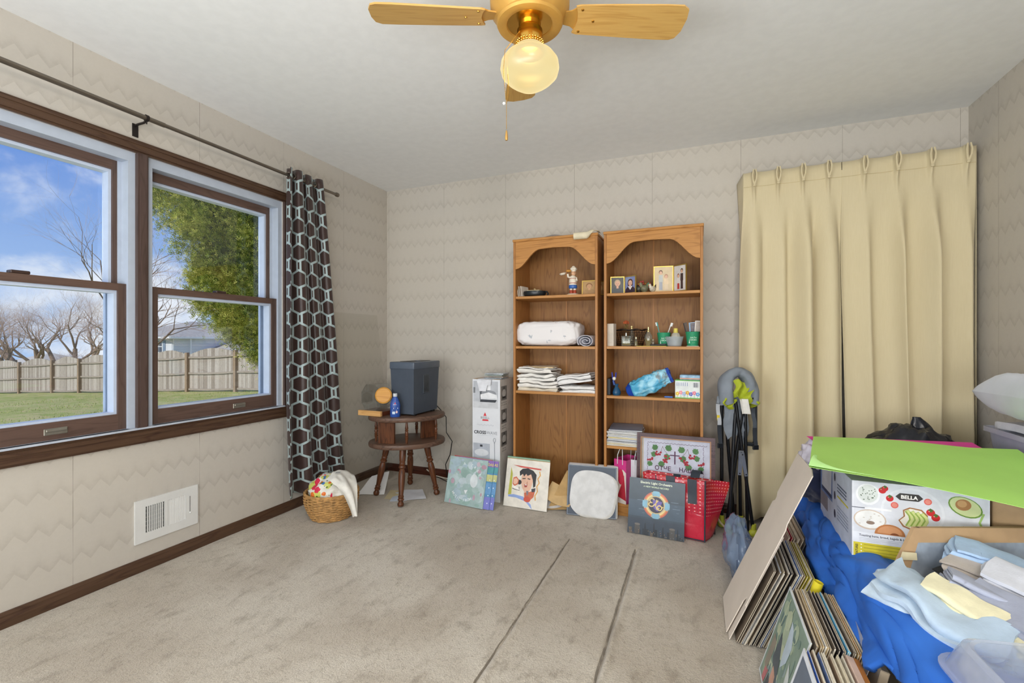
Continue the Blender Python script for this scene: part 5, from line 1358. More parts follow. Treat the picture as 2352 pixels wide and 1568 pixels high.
sheetp('pale blue-white envelope half under the white folded paper', [(.53, 2.69, .0), (.63, 2.75, .0), (.54, 2.92, .0), (.45, 2.86, .0)], '#ccd3e0', seed=6)

# ================================================================ VACUUM CARTON AND CDs
vb = thing('vacuum_carton', 'tall white printed vacuum carton standing left of the bookcases', 'box', (1.147, 3.09, 0))
CW = mat('#d9dbe0', .5, var=.02, name='white_carton'); KR = mat('#b39470', .8, var=.06, name='kraft_board')
W2, D2, HB = .108, .125, .858
MB(CW).rbox(-W2, W2, -D2, D2, 0, HB, .002, 1).obj('carton', vb, smooth=0)
FR = Matrix(((1, 0, 0, 0), (0, 0, -1, -D2 - .0002), (0, 1, 0, 0), (0, 0, 0, 1)))
g1, g2, g3, g4 = '#b9bcc2', '#8d9096', '#4a4c52', '#e8e9ec'
def vac(x, y, k): # vacuum foot drawn in greys
    return [('p', [(x - .02 * k, y + .13 * k), (x + .005 * k, y + .13 * k), (x + .0 * k, y + .05 * k), (x - .015 * k, y + .05 * k)], g3), ('p', [(x + .02 * k, y + .12 * k), (x + .05 * k, y + .12 * k), (x + .045 * k, y + .045 * k), (x + .025 * k, y + .045 * k)], g4),
            ('p', [(x - .015 * k, y + .05 * k), (x + .09 * k, y + .05 * k), (x + .095 * k, y + .02 * k), (x - .02 * k, y + .02 * k)], '#d5d7db'), ('p', [(x - .015 * k, y + .02 * k), (x + .09 * k, y + .02 * k), (x + .08 * k, y + .004 * k), (x - .025 * k, y + .004 * k)], '#3a3d44'),
            ('e', x + .035 * k, y + .058 * k, .05 * k, .02 * k, g2), ('p', [(x - .02 * k, y + .05 * k), (x + .035 * k, y + .065 * k), (x + .09 * k, y + .05 * k), (x + .09 * k, y + .03 * k), (x - .02 * k, y + .03 * k)], '#e2e3e6')]
it = [('r', -.1, .655, .093, .845, g1), ('r', -.1, .655, .093, .70, '#c6c8cc'), ('r', -.1, .76, -.085, .80, '#77797c'), ('p', [(-.055, .845), (-.03, .845), (-.035, .805), (-.048, .805)], '#3d4046'), ('p', [(-.05, .80), (-.032, .80), (-.036, .705), (-.047, .705)], '#54575d')] + vac(-.02, .693, 1.15)
it += [('p', [(-.02, .600), (.004, .600), (-.008, .626)], '#d8343f'), ('t', 'BISSELL', -.008, .580, .0215, '#8a8d92', .0003), ('p', [(-.03, .565), (.020, .565), (.016, .576), (-.026, .576)], '#d8343f'),
       ('l', [(-.068 + .004 * i, .535 + (.004 if i % 2 else -.002) + .003 * sin(i)) for i in range(33) if i not in (8, 9, 13, 14)], .0016, '#9a9fa9'), ('t', 'CROSS', -.0005, .472, .031, '#2b2e35', .0009, 1, 'RIGHT'), ('t', 'WAVE', .0005, .472, .031, '#8a8e97', 0, 1, 'LEFT'), ('r', -.07, .462, .06, .4635, '#b9bec6'),
       ('r', -.1, .30, .03, .405, '#aeb3bd'), ('r', -.047, .38, -.027, .395, '#33363d'), ('e', -.035, .34, .055, .025, '#d2d5da'),
       ('l', [(.068, .29), (.066, .41), (.056, .432), (.062, .447), (.074, .445), (.074, .432), (.066, .41)], .004, '#8f949c')]
decal('front_print', vb, it, FR)
SR = Matrix(((0, 0, 1, W2 + .0002), (1, 0, 0, 0), (0, 1, 0, 0), (0, 0, 0, 1)))
it = [('r', -D2, 0, D2, HB, '#cfcbc6')]
for y0, cap in ((.71, ('VACUUM & WASH', 'AT THE SAME TIME')), (.545, ('DUAL ACTION', 'BRUSH ROLL')), (.385, ('TWO TANK', 'TECHNOLOGY'))):
    it += [('r', -.105, y0, -.005, y0 + .1, '#7b7a78'), ('e', -.055, y0 + .05, .035, .028, '#c3c1be'), ('r', -.085, y0 + .012, -.025, y0 + .026, '#2f2f30'), ('r', -.062, y0 + .075, -.048, y0 + .095, '#2b2b2c')]
    it += [('t', cap[0], -.055, y0 - .022, .0125, '#4a4846'), ('t', cap[1], -.055, y0 - .038, .0125, '#4a4846')]
decal('side_print', vb, it, SR)
MB(KR).box(-W2 + .001, W2 - .001, D2, D2 + .0015, 0, HB).box(-W2 + .004, W2 - .004, -D2 + .004, D2 - .004, HB, HB + .0012).obj('kraft_back', vb, smooth=0)
cdc = ['#b9c4cc', '#d8c0a6', '#b3c2ae', '#c3ced8', '#b2bac4']
for i in range(4):
    t = thing('cd_case', ('bottom', 'second from bottom', 'third from bottom', 'topmost')[i] + ' cd case in the little stack on the vacuum carton', 'cd case', (1.19 + .004 * (i % 2), 3.05, HB + .0016 + .0104 * i), (-3, 2, 0, 3)[i], 'cds on the carton')
    MB(clear('cd_plastic_%d' % i, '#fbfcfd', .05, .06, .18, '#dfe3e8')).rbox(-.071, .071, -.0625, .0625, 0, .0101, .001, 1).obj('jewel_case', t, smooth=0)
    MB(mat(cdc[i], .5, var=.3, vs=50)).box(-.068, .068, -.06, .06, .003, .0065).obj('booklet', t, smooth=0)
def pf_(u, v):
    s = u * .22; x = (v - .5) * .13 * (1 - .55 * max(0, u - .4)); L = s - .12
    return (x + .01 * u, .06 - min(s, .135) , .0) if s < .135 else (x + .02 * (s - .135) * 6 - .03 * v * 0, .06 - .135 - .004, -(s - .135) * (1 if v < .7 else .5))
o = MB(mat('#dcdde2', .6)).sheet(pf_, 18, 8, .0006).obj('paper_sheet', loc=(1.135, 3.03, HB + .002), smooth=30); tag(o, 'white sheet of paper folded over the front edge of the vacuum carton', 'paper')

# ================================================================ RECORD SLEEVES ON THE FLOOR
RS = .315
def record(label, M, front, edge='#cfc8bb', th=.004, art=None, group=None, name='record_sleeve', S=RS, rough=.4):
    """sleeve: local x right, y up, +z = front face"""
    t = thing(name, label, 'record', mw=M, group=group)
    mb = MB(mat(front, rough)).rbox(0, S, 0, S, -th, 0, .0006, 1).mat(mat(edge, .8)).box(.001, S + .0004, S, S + .0003, -th * .7, -th * .3)
    mb.obj('sleeve', t, smooth=0)
    if art: decal('cover_art', t, art, T(0, 0, .0001), rough)
    return t
def stack(o, xd, yd, n, dx=0.0):
    base = frame(o, xd, yd)
    return [base @ T(dx * i, 0, -.0065 * i) for i in range(n)]
def blobs(cols, n, seed, S=RS, r=(.01, .05)):
    q = random.Random(seed); it = []
    for i in range(n):
        rx = q.uniform(*r); ry = q.uniform(*r); it.append(('e', q.uniform(rx, S - rx), q.uniform(ry, S - ry), rx, ry, q.choice(cols), 0))
    return it
def arc_text(txt, cx_, cy_, R_, size, col, a0, a1, inward=False):
    it = []; n = len(txt)
    for i, ch in enumerate(txt):
        if ch == ' ': continue
        a = a0 + (a1 - a0) * i / (n - 1); it.append(('t', ch, cx_ + R_ * cos(radians(a)), cy_ + R_ * sin(radians(a)), size, col, .0002, 1, 'CENTER', a - 90 if not inward else a + 90))
    return it
# stack by the vacuum carton
Ms = stack((.886, 2.832, .004), (.331, -.036, 0), (.03, .075, .305), 6)
art = [('r', 0, 0, RS, RS, '#9fb5b4')] + blobs(['#a9bebc', '#99b3ae', '#b3c4c6', '#93aea8', '#a6bac4', '#bccad0'], 80, 3, r=(.008, .04)) + blobs(['#b9a0ae', '#b594a2', '#c5b5c0'], 12, 5, r=(.006, .02)) + [('p', [(.15, .10), (.165, .075), (.18, .105)], '#e3e8ea'), ('e', .22, .17, .03, .045, '#d6dde0')]
art += arc_text('A TREE', .15, .15, .118, .026, '#dfe8e8', 100, 30) + arc_text('MUSIC FROM', .15, .15, .125, .026, '#dfe8e8', 222, 300, True)
art = [a for a in art]
r0 = record('pale green record sleeve in clear plastic, front of the stack by the vacuum carton', Ms[0], '#9fb5b4', art=art, rough=.15, group='records by the vacuum carton')
purple = lambda: [('r', 0, 0, RS, RS, '#5a8fb8'), ('r', 0, .24, RS, RS, '#8a6ab0'), ('r', .2, .235, RS, .275, '#5a9aa0'), ('r', .2, .18, RS, .225, '#c9c98a'), ('r', .2, .10, RS, .17, '#6a9ac8'), ('r', .2, 0, RS, .08, '#7d80c8'), ('t', 'DAS', .312, .282, .024, '#d8d060', .0004, 1, 'RIGHT')] + [('e', .296, .19 - .05 * i, .004, .004, '#e6ecf4') for i in range(4)]
for i, dx in ((1, .045), (2, .075)):
    record(('blue and purple record sleeve just behind the pale green one', 'blue and purple record sleeve, second behind the pale green one')[i - 1], Ms[i] @ T(dx - .0, .002 * i, 0), '#5a8fb8', art=purple(), group='records by the vacuum carton')
record('record sleeve with red and green edge at the back of the vacuum carton stack', Ms[3] @ T(.02, .008, 0), '#b8605c', '#8fa58a', group='records by the vacuum carton'); record('rearmost greenish record sleeve leaning on the vacuum carton', Ms[4] @ T(.03, .006, 0), '#9db59a', '#b7c4b0', group='records by the vacuum carton')
# stack against left bookcase: singer cover
Ms = stack((1.297, 2.922, .004), (.32, -.01, 0), (-.012, .075, .305), 7)
K = '#2c2a2e'; SK = '#e2b59c'; OR = '#c9694a'
art = [('r', 0, 0, RS, RS, '#e3ddd2'), ('p', [(.05, .275), (.255, .268), (.255, .258), (.11, .262), (.06, .272)], '#c9544a'), ('p', [(.028, .075), (.036, .26), (.05, .215), (.052, .08)], '#b9b84a'),
       ('p', [(.03, .062), (.09, .062), (.16, .045), (.21, .0), (.2, .03), (.14, .075), (.07, .082), (.03, .075)], '#8fa5d8'), ('l', [(.245, .25), (.252, .225), (.236, .2), (.248, .175), (.232, .15), (.24, .12), (.225, .09), (.23, .06)], .008, '#dba35a'),
       ('p', [(.12, .22), (.19, .23), (.205, .19), (.19, .13), (.175, .105), (.15, .10), (.128, .13), (.115, .17)], SK), ('p', [(.105, .205), (.1, .235), (.12, .255), (.16, .262), (.2, .25), (.225, .225), (.222, .15), (.208, .14), (.2, .19), (.185, .225), (.16, .212), (.15, .225), (.135, .205), (.125, .222)], K),
       ('l', [(.125, .19), (.148, .194)], .006, K), ('l', [(.162, .194), (.182, .192)], .006, K), ('p', [(.14, .155), (.165, .158), (.162, .138), (.145, .136)], '#a8453c'), ('r', .146, .15, .16, .155, '#f0ece6'), ('p', [(.155, .16), (.162, .18), (.168, .16)], '#c99078'),
       ('e', .105, .165, .016, .016, K), ('p', [(.058, .19), (.08, .2), (.1, .18), (.096, .15), (.07, .135), (.055, .15)], OR), ('p', [(.062, .183), (.08, .19), (.094, .176), (.09, .156), (.072, .145), (.06, .155)], SK), ('p', [(.06, .14), (.08, .135), (.115, .12), (.11, .10), (.07, .12)], '#efe9e2'), ('l', [(.055, .12), (.075, .115), (.11, .11), (.105, .135)], .004, K),
       ('p', [(.145, .1), (.185, .11), (.225, .13), (.215, .08), (.19, .055), (.15, .07)], OR), ('e', .17, .06, .025, .018, '#c9553f'), ('p', [(.195, .13), (.225, .14), (.222, .115), (.2, .11)], '#46434a'), ('p', [(.16, .115), (.175, .115), (.175, .09), (.165, .085)], '#7d7a86')]
record('off-white record sleeve with painted singer, front of the middle stack', Ms[0], '#e3ddd2', '#c2a878', art=art, group='records against the left bookcase')
for i in (1, 2, 3, 4): record('%s record sleeve behind the painted singer cover' % ('tan-edged', 'green plastic-wrapped', 'pale green', 'rearmost dark green')[i - 1], Ms[i] @ T(-.003 * i, .004 * i, 0), ('#b79a6a', '#8fb09a', '#9cc0a4', '#5f7f64')[i - 1], ('#b79a6a', '#b5cfc0', '#a9c9b2', '#6a8a70')[i - 1], group='records against the left bookcase')
# brown paper sleeves between the stacks
for i, (pts, c, lab) in enumerate((([(1.60, 2.965, .0), (1.80, 2.99, .02), (1.83, 3.02, .27), (1.72, 3.025, .26)], '#b79562', 'tall tan paper sleeve standing against the left bookcase'), ([(1.58, 2.95, .09), (1.76, 2.93, .05), (1.80, 3.0, .16), (1.62, 3.015, .18)], '#c4a474', 'tan paper sleeve slumped between two record stacks'), ([(1.57, 2.955, .012), (1.76, 2.96, .07), (1.78, 3.01, .10), (1.60, 3.02, .11)], '#cbc6c2', 'grey-white paper sleeve under the tan slumped sleeve'))):
    A, B, C_, D = [Vector(p) for p in pts]
    o = MB(mat(c, .75)).sheet(lambda u, v: A.lerp(B, u).lerp(D.lerp(C_, u), v) + Vector((0, 0, -.018 * sin(pi * u) * (1 if i else 0))) + Vector((0, -.02 * sin(pi * v) * (i == 0), 0)), 12, 8, .001).obj('paper_sleeve', smooth=60); tag(o, lab, 'paper', 'loose paper sleeves')
# navy stack with white inner sleeve
Ms = stack((1.743, 2.925, .004), (.317, .030, 0), (-.02, .07, .305), 8)
art = [('r', 0, 0, RS, RS, '#3c4757'), ('l', [(.004, .004), (.004, .311), (.311, .311), (.311, .004), (.004, .004)], .003, '#8d96a2')]
record('navy record sleeve with worn pale edges, front of the right bookcase stack', Ms[0], '#3c4757', '#a9a39a', art=art, group='records by the gift bags')
for i in range(1, 7): record('%s record sleeve behind the navy one' % ('white-edged', 'second white-edged', 'grey-edged', 'mauve-edged', 'tan-edged', 'rearmost')[i - 1], Ms[i] @ T(.004 * (i % 3), .002 * i, 0), ('#d8d5cf', '#c9c5c0', '#8a8890', '#b7a9b5', '#c2b59c', '#9a9590')[i - 1], ('#e0ddd6', '#d8d4cc', '#9a98a0', '#bdb0bb', '#c9bda5', '#a7a29b')[i - 1], group='records by the gift bags')
isl = thing('inner_record_sleeve', 'crumpled round white inner sleeve propped on the navy record', 'record', mw=Ms[0] @ T(.165, .145, .003))
def rnd(k, sc=1.0):
    o = []
    for i in range(72):
        a = 2 * pi * i / 72; r = .134 / (abs(cos(a + .1)) ** 3.2 + abs(sin(a + .1)) ** 3.2) ** (1 / 3.2) * (1.06 + .02 * sin(2 * a + k) + .012 * sin(5 * a + k)); o.append((r * cos(a) * sc, r * sin(a) * sc))
    return o
for k in range(3):
    P_ = rnd(k * .5, 1.02 - .01 * k); mb = MB(mat(('#c9c6c0', '#d2d0cc', '#d6d6d6')[k], .7)); n_ = len(P_)
    vs = []
    for s_ in (0, 1):
        for rr_ in (1.0, .75, .4):
            vs += [(x * rr_ + .006 * (2 - k), y * rr_ - .004 * (2 - k), .003 * k + .0022 * s_ + .004 * (1 - rr_) + .0015 * sin(x * rr_ * 60 + y * 10)) for x, y in P_]
    fs = []
    for ring in range(2):
        for i in range(n_):
            a = ring * n_ + i; b = ring * n_ + (i + 1) % n_; fs.append((3 * n_ + a, 3 * n_ + b, 3 * n_ + b + n_, 3 * n_ + a + n_))
    fs.append(tuple(3 * n_ + 2 * n_ + i for i in range(n_))); fs += [(i, (i + 1) % n_, 3 * n_ + (i + 1) % n_, 3 * n_ + i) for i in range(n_)]; fs.append(tuple(range(n_))[::-1])
    mb.add(vs, fs).obj('paper_layer', isl, smooth=50)
# ELO sleeve in front of the tote
Me = frame((2.151, 2.789, .004), (.318, -.023, 0), (.018, .065, .305))
art = [('r', 0, 0, RS, RS, '#33424f'), ('r', 0, .10, RS, .19, '#3d4f60'), ('r', 0, .0, RS, .09, '#2f3b4a')]
q = random.Random(9)
for i in range(30):
    x = q.uniform(0, RS - .012); h_ = q.uniform(.012, .04); art.append(('r', x, .0, x + q.uniform(.006, .02), h_, q.choice(['#222a33', '#1d242c', '#39424a', '#5d5348'])))
for x, h_ in ((.10, .066), (.15, .072), (.2, .058), (.28, .06)): art.append(('p', [(x - .006, 0), (x + .006, 0), (x + .002, h_), (x - .002, h_)], '#1f262e'))
for x in (.055, .25): art += [('r', x - .014, .0, x + .014, .055, '#4d4a48'), ('e', x, .055, .016, .006, '#6b6560')]
for i in range(40): art.append(('r', q.uniform(0, RS - .004), q.uniform(0, .03), 0, 0, '#000000'))
art = [a for a in art if not (a[0] == 'r' and a[3] == 0)]
for i in range(26):
    x = q.uniform(.005, RS - .008); y_ = q.uniform(.003, .035); art.append(('r', x, y_, x + .003, y_ + .002, q.choice(['#c9a86a', '#8d97a5', '#b98a5a'])))
for (x, y_) in ((.05, .19), (.24, .2), (.06, .14), (.25, .165)): art += [('r', x, y_, x + .04, y_ + .0025, '#6d8192'), ('r', x + .02, y_ - .02, x + .035, y_ - .018, '#5b6f80')]
cx_, cy_ = .157, .175
art += [('e', cx_, cy_, .072, .074, '#b9a56a'), ('e', cx_, cy_, .069, .071, '#8aa8b8')]
for a0 in (22, 112, 202, 292):
    for R_, r_, c in ((.073, .062, '#c4604c'), (.066, .059, '#d88a4e'), (.059, .05, '#e2cc8c')):
        art.append(('p', ell(cx_, cy_, R_, R_, 10, a0, a0 + 46) + ell(cx_, cy_, r_, r_, 10, a0, a0 + 46)[::-1], c))
for a0 in (0, 90, 180, 270): art.append(('p', ell(cx_, cy_, .077, .077, 4, a0 - 14, a0 + 14) + ell(cx_, cy_, .05, .05, 4, a0 - 16, a0 + 16)[::-1], '#7fb0c6'))
art += [('e', cx_, cy_, .049, .05, '#c9b27a'), ('e', cx_, cy_, .044, .045, '#2a2540'), ('p', [(cx_ - .02, cy_ + .03), (cx_ + .035, cy_ + .02), (cx_ + .01, cy_ - .035), (cx_ - .012, cy_ - .02)], '#6a58a8')]
def script_e(x, y, s): return [(x + s * .9 * cos(radians(a)) * (1 if a < 300 else .8), y + s * sin(radians(a))) for a in range(-10, 330, 20)]
art += [('l', [(cx_ - .022 + .013 * cos(radians(a)), cy_ + .022 + .012 * sin(radians(a))) for a in range(20, 300, 20)], .006, '#e0c580'), ('l', [(cx_ - .026 + .014 * cos(radians(a)), cy_ + .0 + .011 * sin(radians(a))) for a in range(90, 340, 20)] + [(cx_ + .0, cy_ + .01), (cx_ + .012, cy_ + .026), (cx_ + .004, cy_ + .03), (cx_ - .002, cy_ - .004), (cx_ + .006, cy_ - .024), (cx_ + .02, cy_ - .016)], .006, '#e0c580'),
        ('l', [(cx_ + .020 + .012 * cos(radians(a)), cy_ - .014 + .013 * sin(radians(a))) for a in range(0, 375, 20)] + [(cx_ + .04, cy_ - .006)], .006, '#e0c580')]
art += [('t', 'Electric Light Orchestra', .155, .288, .0185, '#dfe6cf', .0004), ('t', 'A NEW WORLD RECORD', .155, .268, .0125, '#c9d8b8', .0003)]
record('dark blue record sleeve with round rainbow emblem, leaning on the red tote bag', Me, '#33424f', '#8d95a0', art=art, rough=.3)

# ================================================================ RED TOTE, FRAMED EMBROIDERY
def totemat():
    m, nt, b = newmat('red_laminated_plastic'); tc = nt.nodes.new('ShaderNodeTexCoord'); U, V, _ = sep(nt, tc.outputs['UV'])
    cu = U / .022; cv = V / .022; fu = cu.frac() - .5; fv = cv.frac() - .5
    up = (V - .17 + (nz(nt, coords(nt), 3, 2) - .5) * .12).gt(0)
    dot = (fu * fu + fv * fv).lt(.020) * up; grd = ((fu.abs().gt(.46)) + (fv.abs().gt(.46))).mn(1.0) * up
    n = nz(nt, coords(nt), 9, 3)
    c = mixc(nt, n, '#b81a34', '#cf2c46'); c = mixc(nt, up * n.ss(.4, .7) * .8, c, '#d8452c'); c = mixc(nt, grd * .6, c, '#7d1a3a'); c = mixc(nt, dot, c, '#efc4c0')
    nt.links.new(c, b.inputs['Base Color']); b.inputs['Roughness'].default_value = .22; b.inputs['Specular IOR Level'].default_value = .6
    bump(nt, b, nz(nt, coords(nt), 16, 3, .5, .7), .35, .012); return m
tt = thing('tote_bag', 'shiny red polka-dot tote bag behind the rainbow emblem record', 'bag', (2.43, 2.9, 0))
TM = totemat()
# loop of the bag at v: front-left, front-right, back-right, back-left (world, relative to origin)
bot = [Vector(p) for p in ((-.16, -.055, .004), (.142, -.095, .004), (.185, .010, .004), (-.14, .030, .004))]
top = [Vector(p) for p in ((-.205, .006, .336), (.145, -.066, .338), (.285, .085, .305), (-.18, .05, .338))]
def loopp(u, v):
    s = u * 4; i = int(s) % 4; f = s - int(s); k = v
    A = bot[i].lerp(top[i], k); B = bot[(i + 1) % 4].lerp(top[(i + 1) % 4], k); p = A.lerp(B, f)
    n = (B - A).cross(Vector((0, 0, 1))).normalized(); bul = (.005 if i == 0 else .014) * sin(pi * f) * sin(pi * min(1, v * 1.1)) + .008 * noise.noise((u * 9, v * 5, 3)) * sin(pi * f)
    if i == 1: bul -= .03 * sin(pi * f) * (v ** 1.5)
    return p + n * bul
mb = MB(TM); nu, nv = 64, 22; uv = []
for jj in range(nv):
    for ii in range(nu + 1):
        u = ii / nu; v = jj / (nv - 1); mb.v.append(tuple(loopp(u % 1.0, v))); uv.append((u * 1.0, v * .39))
mb.f = [(j_ * (nu + 1) + i_, j_ * (nu + 1) + i_ + 1, (j_ + 1) * (nu + 1) + i_ + 1, (j_ + 1) * (nu + 1) + i_) for j_ in range(nv - 1) for i_ in range(nu)]
b0_ = len(mb.v); mb.v += [tuple(p) for p in bot]; uv += [(0, 0)] * 4; mb.f.append((b0_, b0_ + 3, b0_ + 2, b0_ + 1)); mb.mi = [0] * len(mb.f); mb.uv = uv
o = mb.obj('bag', tt, smooth=60); sm = o.modifiers.new('thickness', 'SOLIDIFY'); sm.thickness = .0012; sm.offset = -1
PIP = mat('#2f3640', .5, name='dark_piping')
MB(PIP).tube([loopp(.25 * 1, v / 12) for v in range(13)], .0042, 6).obj('piping', tt); MB(PIP).tube([loopp(.25 * i_ / 10, .015) for i_ in range(11)], .004, 6).obj('piping', tt)
MB(PIP).tube([loopp(.055, .62 + .03 * v) for v in range(13)], .003, 6).obj('piping', tt)
for u in (.115, .20):
    MB(PIP).sheet(lambda a, b_: loopp(u + .018 * (a - .5) * 2, .60 + .4 * b_) + Vector((0, -.003, 0)), 5, 8, .002).obj('handle_strap', tt, smooth=60)
MB(PIP).sheet(lambda a, b_: loopp(.20, 1.0) + Vector((-.01 + .05 * a + .02 * b_, .03 + .10 * b_, .002 + .03 * sin(pi * b_))), 4, 10, .002).obj('handle_loop', tt, smooth=60)
MB(PIP).sheet(lambda a, b_: loopp(.135, 1.0) + Vector((-.012 + .04 * a, .01 + .05 * b_, -.006 + .012 * sin(pi * b_))), 4, 10, .002).obj('handle_loop', tt, smooth=60)

ef = thing('framed_embroidery', 'dark framed cross-stitch with a cross and red berry sprigs', 'picture', mw=frame((2.178, 2.958, .003), (.453, -.012, 0), (0, .055, .545)))
FW = wood('mahogany_frame', '#2c1a1e', '#5a3d42', 0, 1.3, .35)
fw, fh, bw = .453, .552, .029
mb = MB(FW)
for x0, x1, y0, y1 in ((0, fw, 0, bw), (0, fw, fh - bw, fh), (0, bw, bw, fh - bw), (fw - bw, fw, bw, fh - bw)): mb.box(x0, x1, y0, y1, -.02, 0)
mb.box(.006, fw - .006, fh - .012, fh - .006, 0, .004).box(.006, .012, .006, fh - .012, 0, .004).box(fw - .012, fw - .006, .006, fh - .012, 0, .004)
mb.mat(mat('#a5754a', .4)).box(bw - .006, fw - bw + .006, fh - bw, fh - bw + .006, 0, .002).box(bw - .006, bw, bw, fh - bw, 0, .002).box(fw - bw, fw - bw + .006, bw, fh - bw, 0, .002)
mb.obj('frame', ef, smooth=0)
cw, ch_ = fw - 2 * bw, fh - 2 * bw
P1 = '#5b3350'; GRN = '#5f8c55'; RED = '#b83340'
art = [('r', 0, 0, cw, ch_, '#d9d8de'), ('r', 0, 0, .012, ch_, '#cfc2ac')]
bd_ = []
for i in range(17):
    x = .035 + (cw - .07) * i / 16; bd_.append(('l', [(x, ch_ - .022), (x + .005, ch_ - .027), (x + .014, ch_ - .027), (x + .019, ch_ - .022)], .0022, P1))
for i in range(14):
    y = ch_ - .03 - .028 * i
    for x in (.033, cw - .033): bd_.append(('l', [(x, y), (x + (.004 if x < .1 else -.004), y - .006), (x + (.004 if x < .1 else -.004), y - .018), (x, y - .024)], .0022, P1))
art += bd_
def leafp(x, y, s, rot):
    pts = [(0, -1), (.2, -.72), (.5, -.78), (.62, -.5), (.95, -.4), (.8, -.05), (1.0, .3), (.66, .4), (.6, .68), (.34, .6), (.2, .85), (0, 1.05), (-.2, .85), (-.34, .6), (-.6, .68), (-.66, .4), (-1.0, .3), (-.8, -.05), (-.95, -.4), (-.62, -.5), (-.5, -.78), (-.2, -.72)]
    r = radians(rot); return [(x + s * (a * cos(r) - b * sin(r)), y + s * (a * sin(r) + b * cos(r))) for a, b in pts]
def sprig(x, y, f):
    it = [('l', [(x, y), (x - f * .008, y - .03), (x - f * .03, y - .05)], .0022, '#6b5040'), ('l', [(x, y), (x + f * .012, y - .025), (x + f * .03, y - .045)], .0018, '#6b5040')]
    for lx, ly, s, r in ((-.045, -.010, .02, 40), (.035, -.008, .022, -30), (-.052, -.052, .019, 70), (.026, -.062, .021, -60), (-.006, -.108, .021, 200), (-.075, -.112, .018, 160)): it.append(('p', leafp(x + f * lx, y + ly, s, r * f), GRN))
    q = random.Random(4)
    for bx_, by_, n in ((-.025, -.045, 8), (.012, -.085, 8), (-.075, -.085, 7), (.03, -.06, 3)):
        for i in range(n): it.append(('e', x + f * bx_ + q.uniform(-.017, .017), y + by_ + q.uniform(-.011, .011), .0062, .0062, RED))
    return it
art += sprig(.125, ch_ - .045, 1) + sprig(cw - .125, ch_ - .05, -1)
art += [('r', cw * .5 - .0035, ch_ - .148, cw * .5 + .0035, ch_ - .07, P1), ('r', cw * .5 - .028, ch_ - .098, cw * .5 + .028, ch_ - .092, P1)]
art += [('t', 'ОТЧЕ', .128, ch_ - .19, .036, P1, .0006), ('t', 'НАШ', .263, ch_ - .19, .036, P1, .0006)]
decal('embroidery', ef, art, T(bw, bw, -.008), .9)
MB(clear('picture_glass', '#fbfcff', .03)).box(bw, fw - bw, bw, fh - bw, -.0045, -.003).obj('glass', ef, smooth=0)
MB(mat('#8a7a66', .9)).box(.01, fw - .01, .01, fh - .01, -.018, -.0095).obj('backing', ef, smooth=0)

# ================================================================ FOLDED BOOSTER SEAT
bs = thing('folded_high_chair', 'folded portable high chair with grey and lime fabric and black legs', 'chair', (2.735, 3.045, 0))
BKM = mat('#131418', .35, .2, name='black_steel'); GRY = mat('#7f868f', .8, var=.06, bmp=.2, bs=300, name='grey_canvas'); LIME = mat('#a9b42c', .75, var=.06, bmp=.15, bs=300, name='lime_canvas'); LIMP = mat('#b5b83a', .45, name='lime_plastic')
Fr = Vector((cos(YAW), sin(YAW), 0)); Fd = Vector((-sin(YAW), cos(YAW), 0))
def bp(r, d, z): return Fr * r + Fd * d + Vector((0, 0, z))
legs = [((-.065, -.07, .02), (-.015, -.05, .74)), ((-.045, .06, .02), (-.05, .05, .76)), ((.075, -.08, .02), (-.02, -.06, .78)), ((.055, -.05, .02), (.045, -.04, .76)), ((.065, .05, .02), (.05, .05, .76)), ((-.055, -.02, .03), (.03, -.055, .78)), ((.03, .06, .03), (-.03, .05, .74))]
for a, b in legs: MB(BKM).tube([bp(*a), bp(*b)], .0095, 10).obj('leg', bs)
for a in (legs[0][0], legs[1][0], legs[2][0], legs[4][0]):
    p = bp(a[0], a[1], 0); MB(LIMP).ball((p.x, p.y, .024), .026, .022, .0235, 14, 8).tube([(p.x, p.y, .03), (p.x, p.y, .075)], .014, 10).obj('foot', bs)
AL = mat('#9a9da2', .4, .7, name='hinge_plate')
def plate(p, q, w, nm):
    p = bp(*p); q = bp(*q); d = (q - p).normalized(); s = d.cross(Fd).normalized(); n = 10
    pts = [p + s * w, p - s * w, q - s * w * .7, q + s * w * .7]
    mb = MB(AL); off = -Fd * .004
    mb.add([v_ for v_ in pts] + [v_ + off for v_ in pts], [(0, 1, 2, 3), (7, 6, 5, 4), (0, 4, 5, 1), (1, 5, 6, 2), (2, 6, 7, 3), (3, 7, 4, 0)]); 
    mb.mat(BKM).ball(p + off * 1.2 + d * .012, .004, n=8, m=5).ball(q + off * 1.2 - d * .01, .004, n=8, m=5)
    mb.obj(nm, bs, smooth=0)
plate((0, -.085, .50), (-.012, -.088, .36), .014, 'hinge_plate'); plate((0.002, -.09, .49), (.024, -.094, .355), .012, 'hinge_plate')
# seat fabric: horseshoe roll over the top with lime folds in front
def shoe(u, v):
    a = pi * (1.16 * u - .08); R_ = .07; c = bp(-R_ * cos(a) * (1 + .05 * sin(3 * a)), -.045, .83 + (.12 * sin(a) if sin(a) > 0 else .25 * sin(a)))
    rad = (.036 + .008 * cos(2 * a)) * (1 + .22 * noise.noise((u * 5, cos(2 * pi * v), sin(2 * pi * v) + 1)) + .10 * noise.noise((u * 13, cos(2 * pi * v) * 2, sin(2 * pi * v) * 2))); b = 2 * pi * v
    nrm = Fr * (-cos(a)) + Vector((0, 0, sin(a)))
    return c + nrm * rad * cos(b) + Fd * rad * 1.3 * sin(b)
MB(GRY).grid(shoe, 60, 28, cv=True).obj('padded_back', bs, smooth=80)
for r_ in (-.072, .07):
    p = bp(r_, -.095, .80); MB(mat('#17191d', .4)).rbox(-.011, .011, -.004, .004, -.006, .006, .002, 1).obj('snap', bs, mw=T(*p) @ RZ(22))
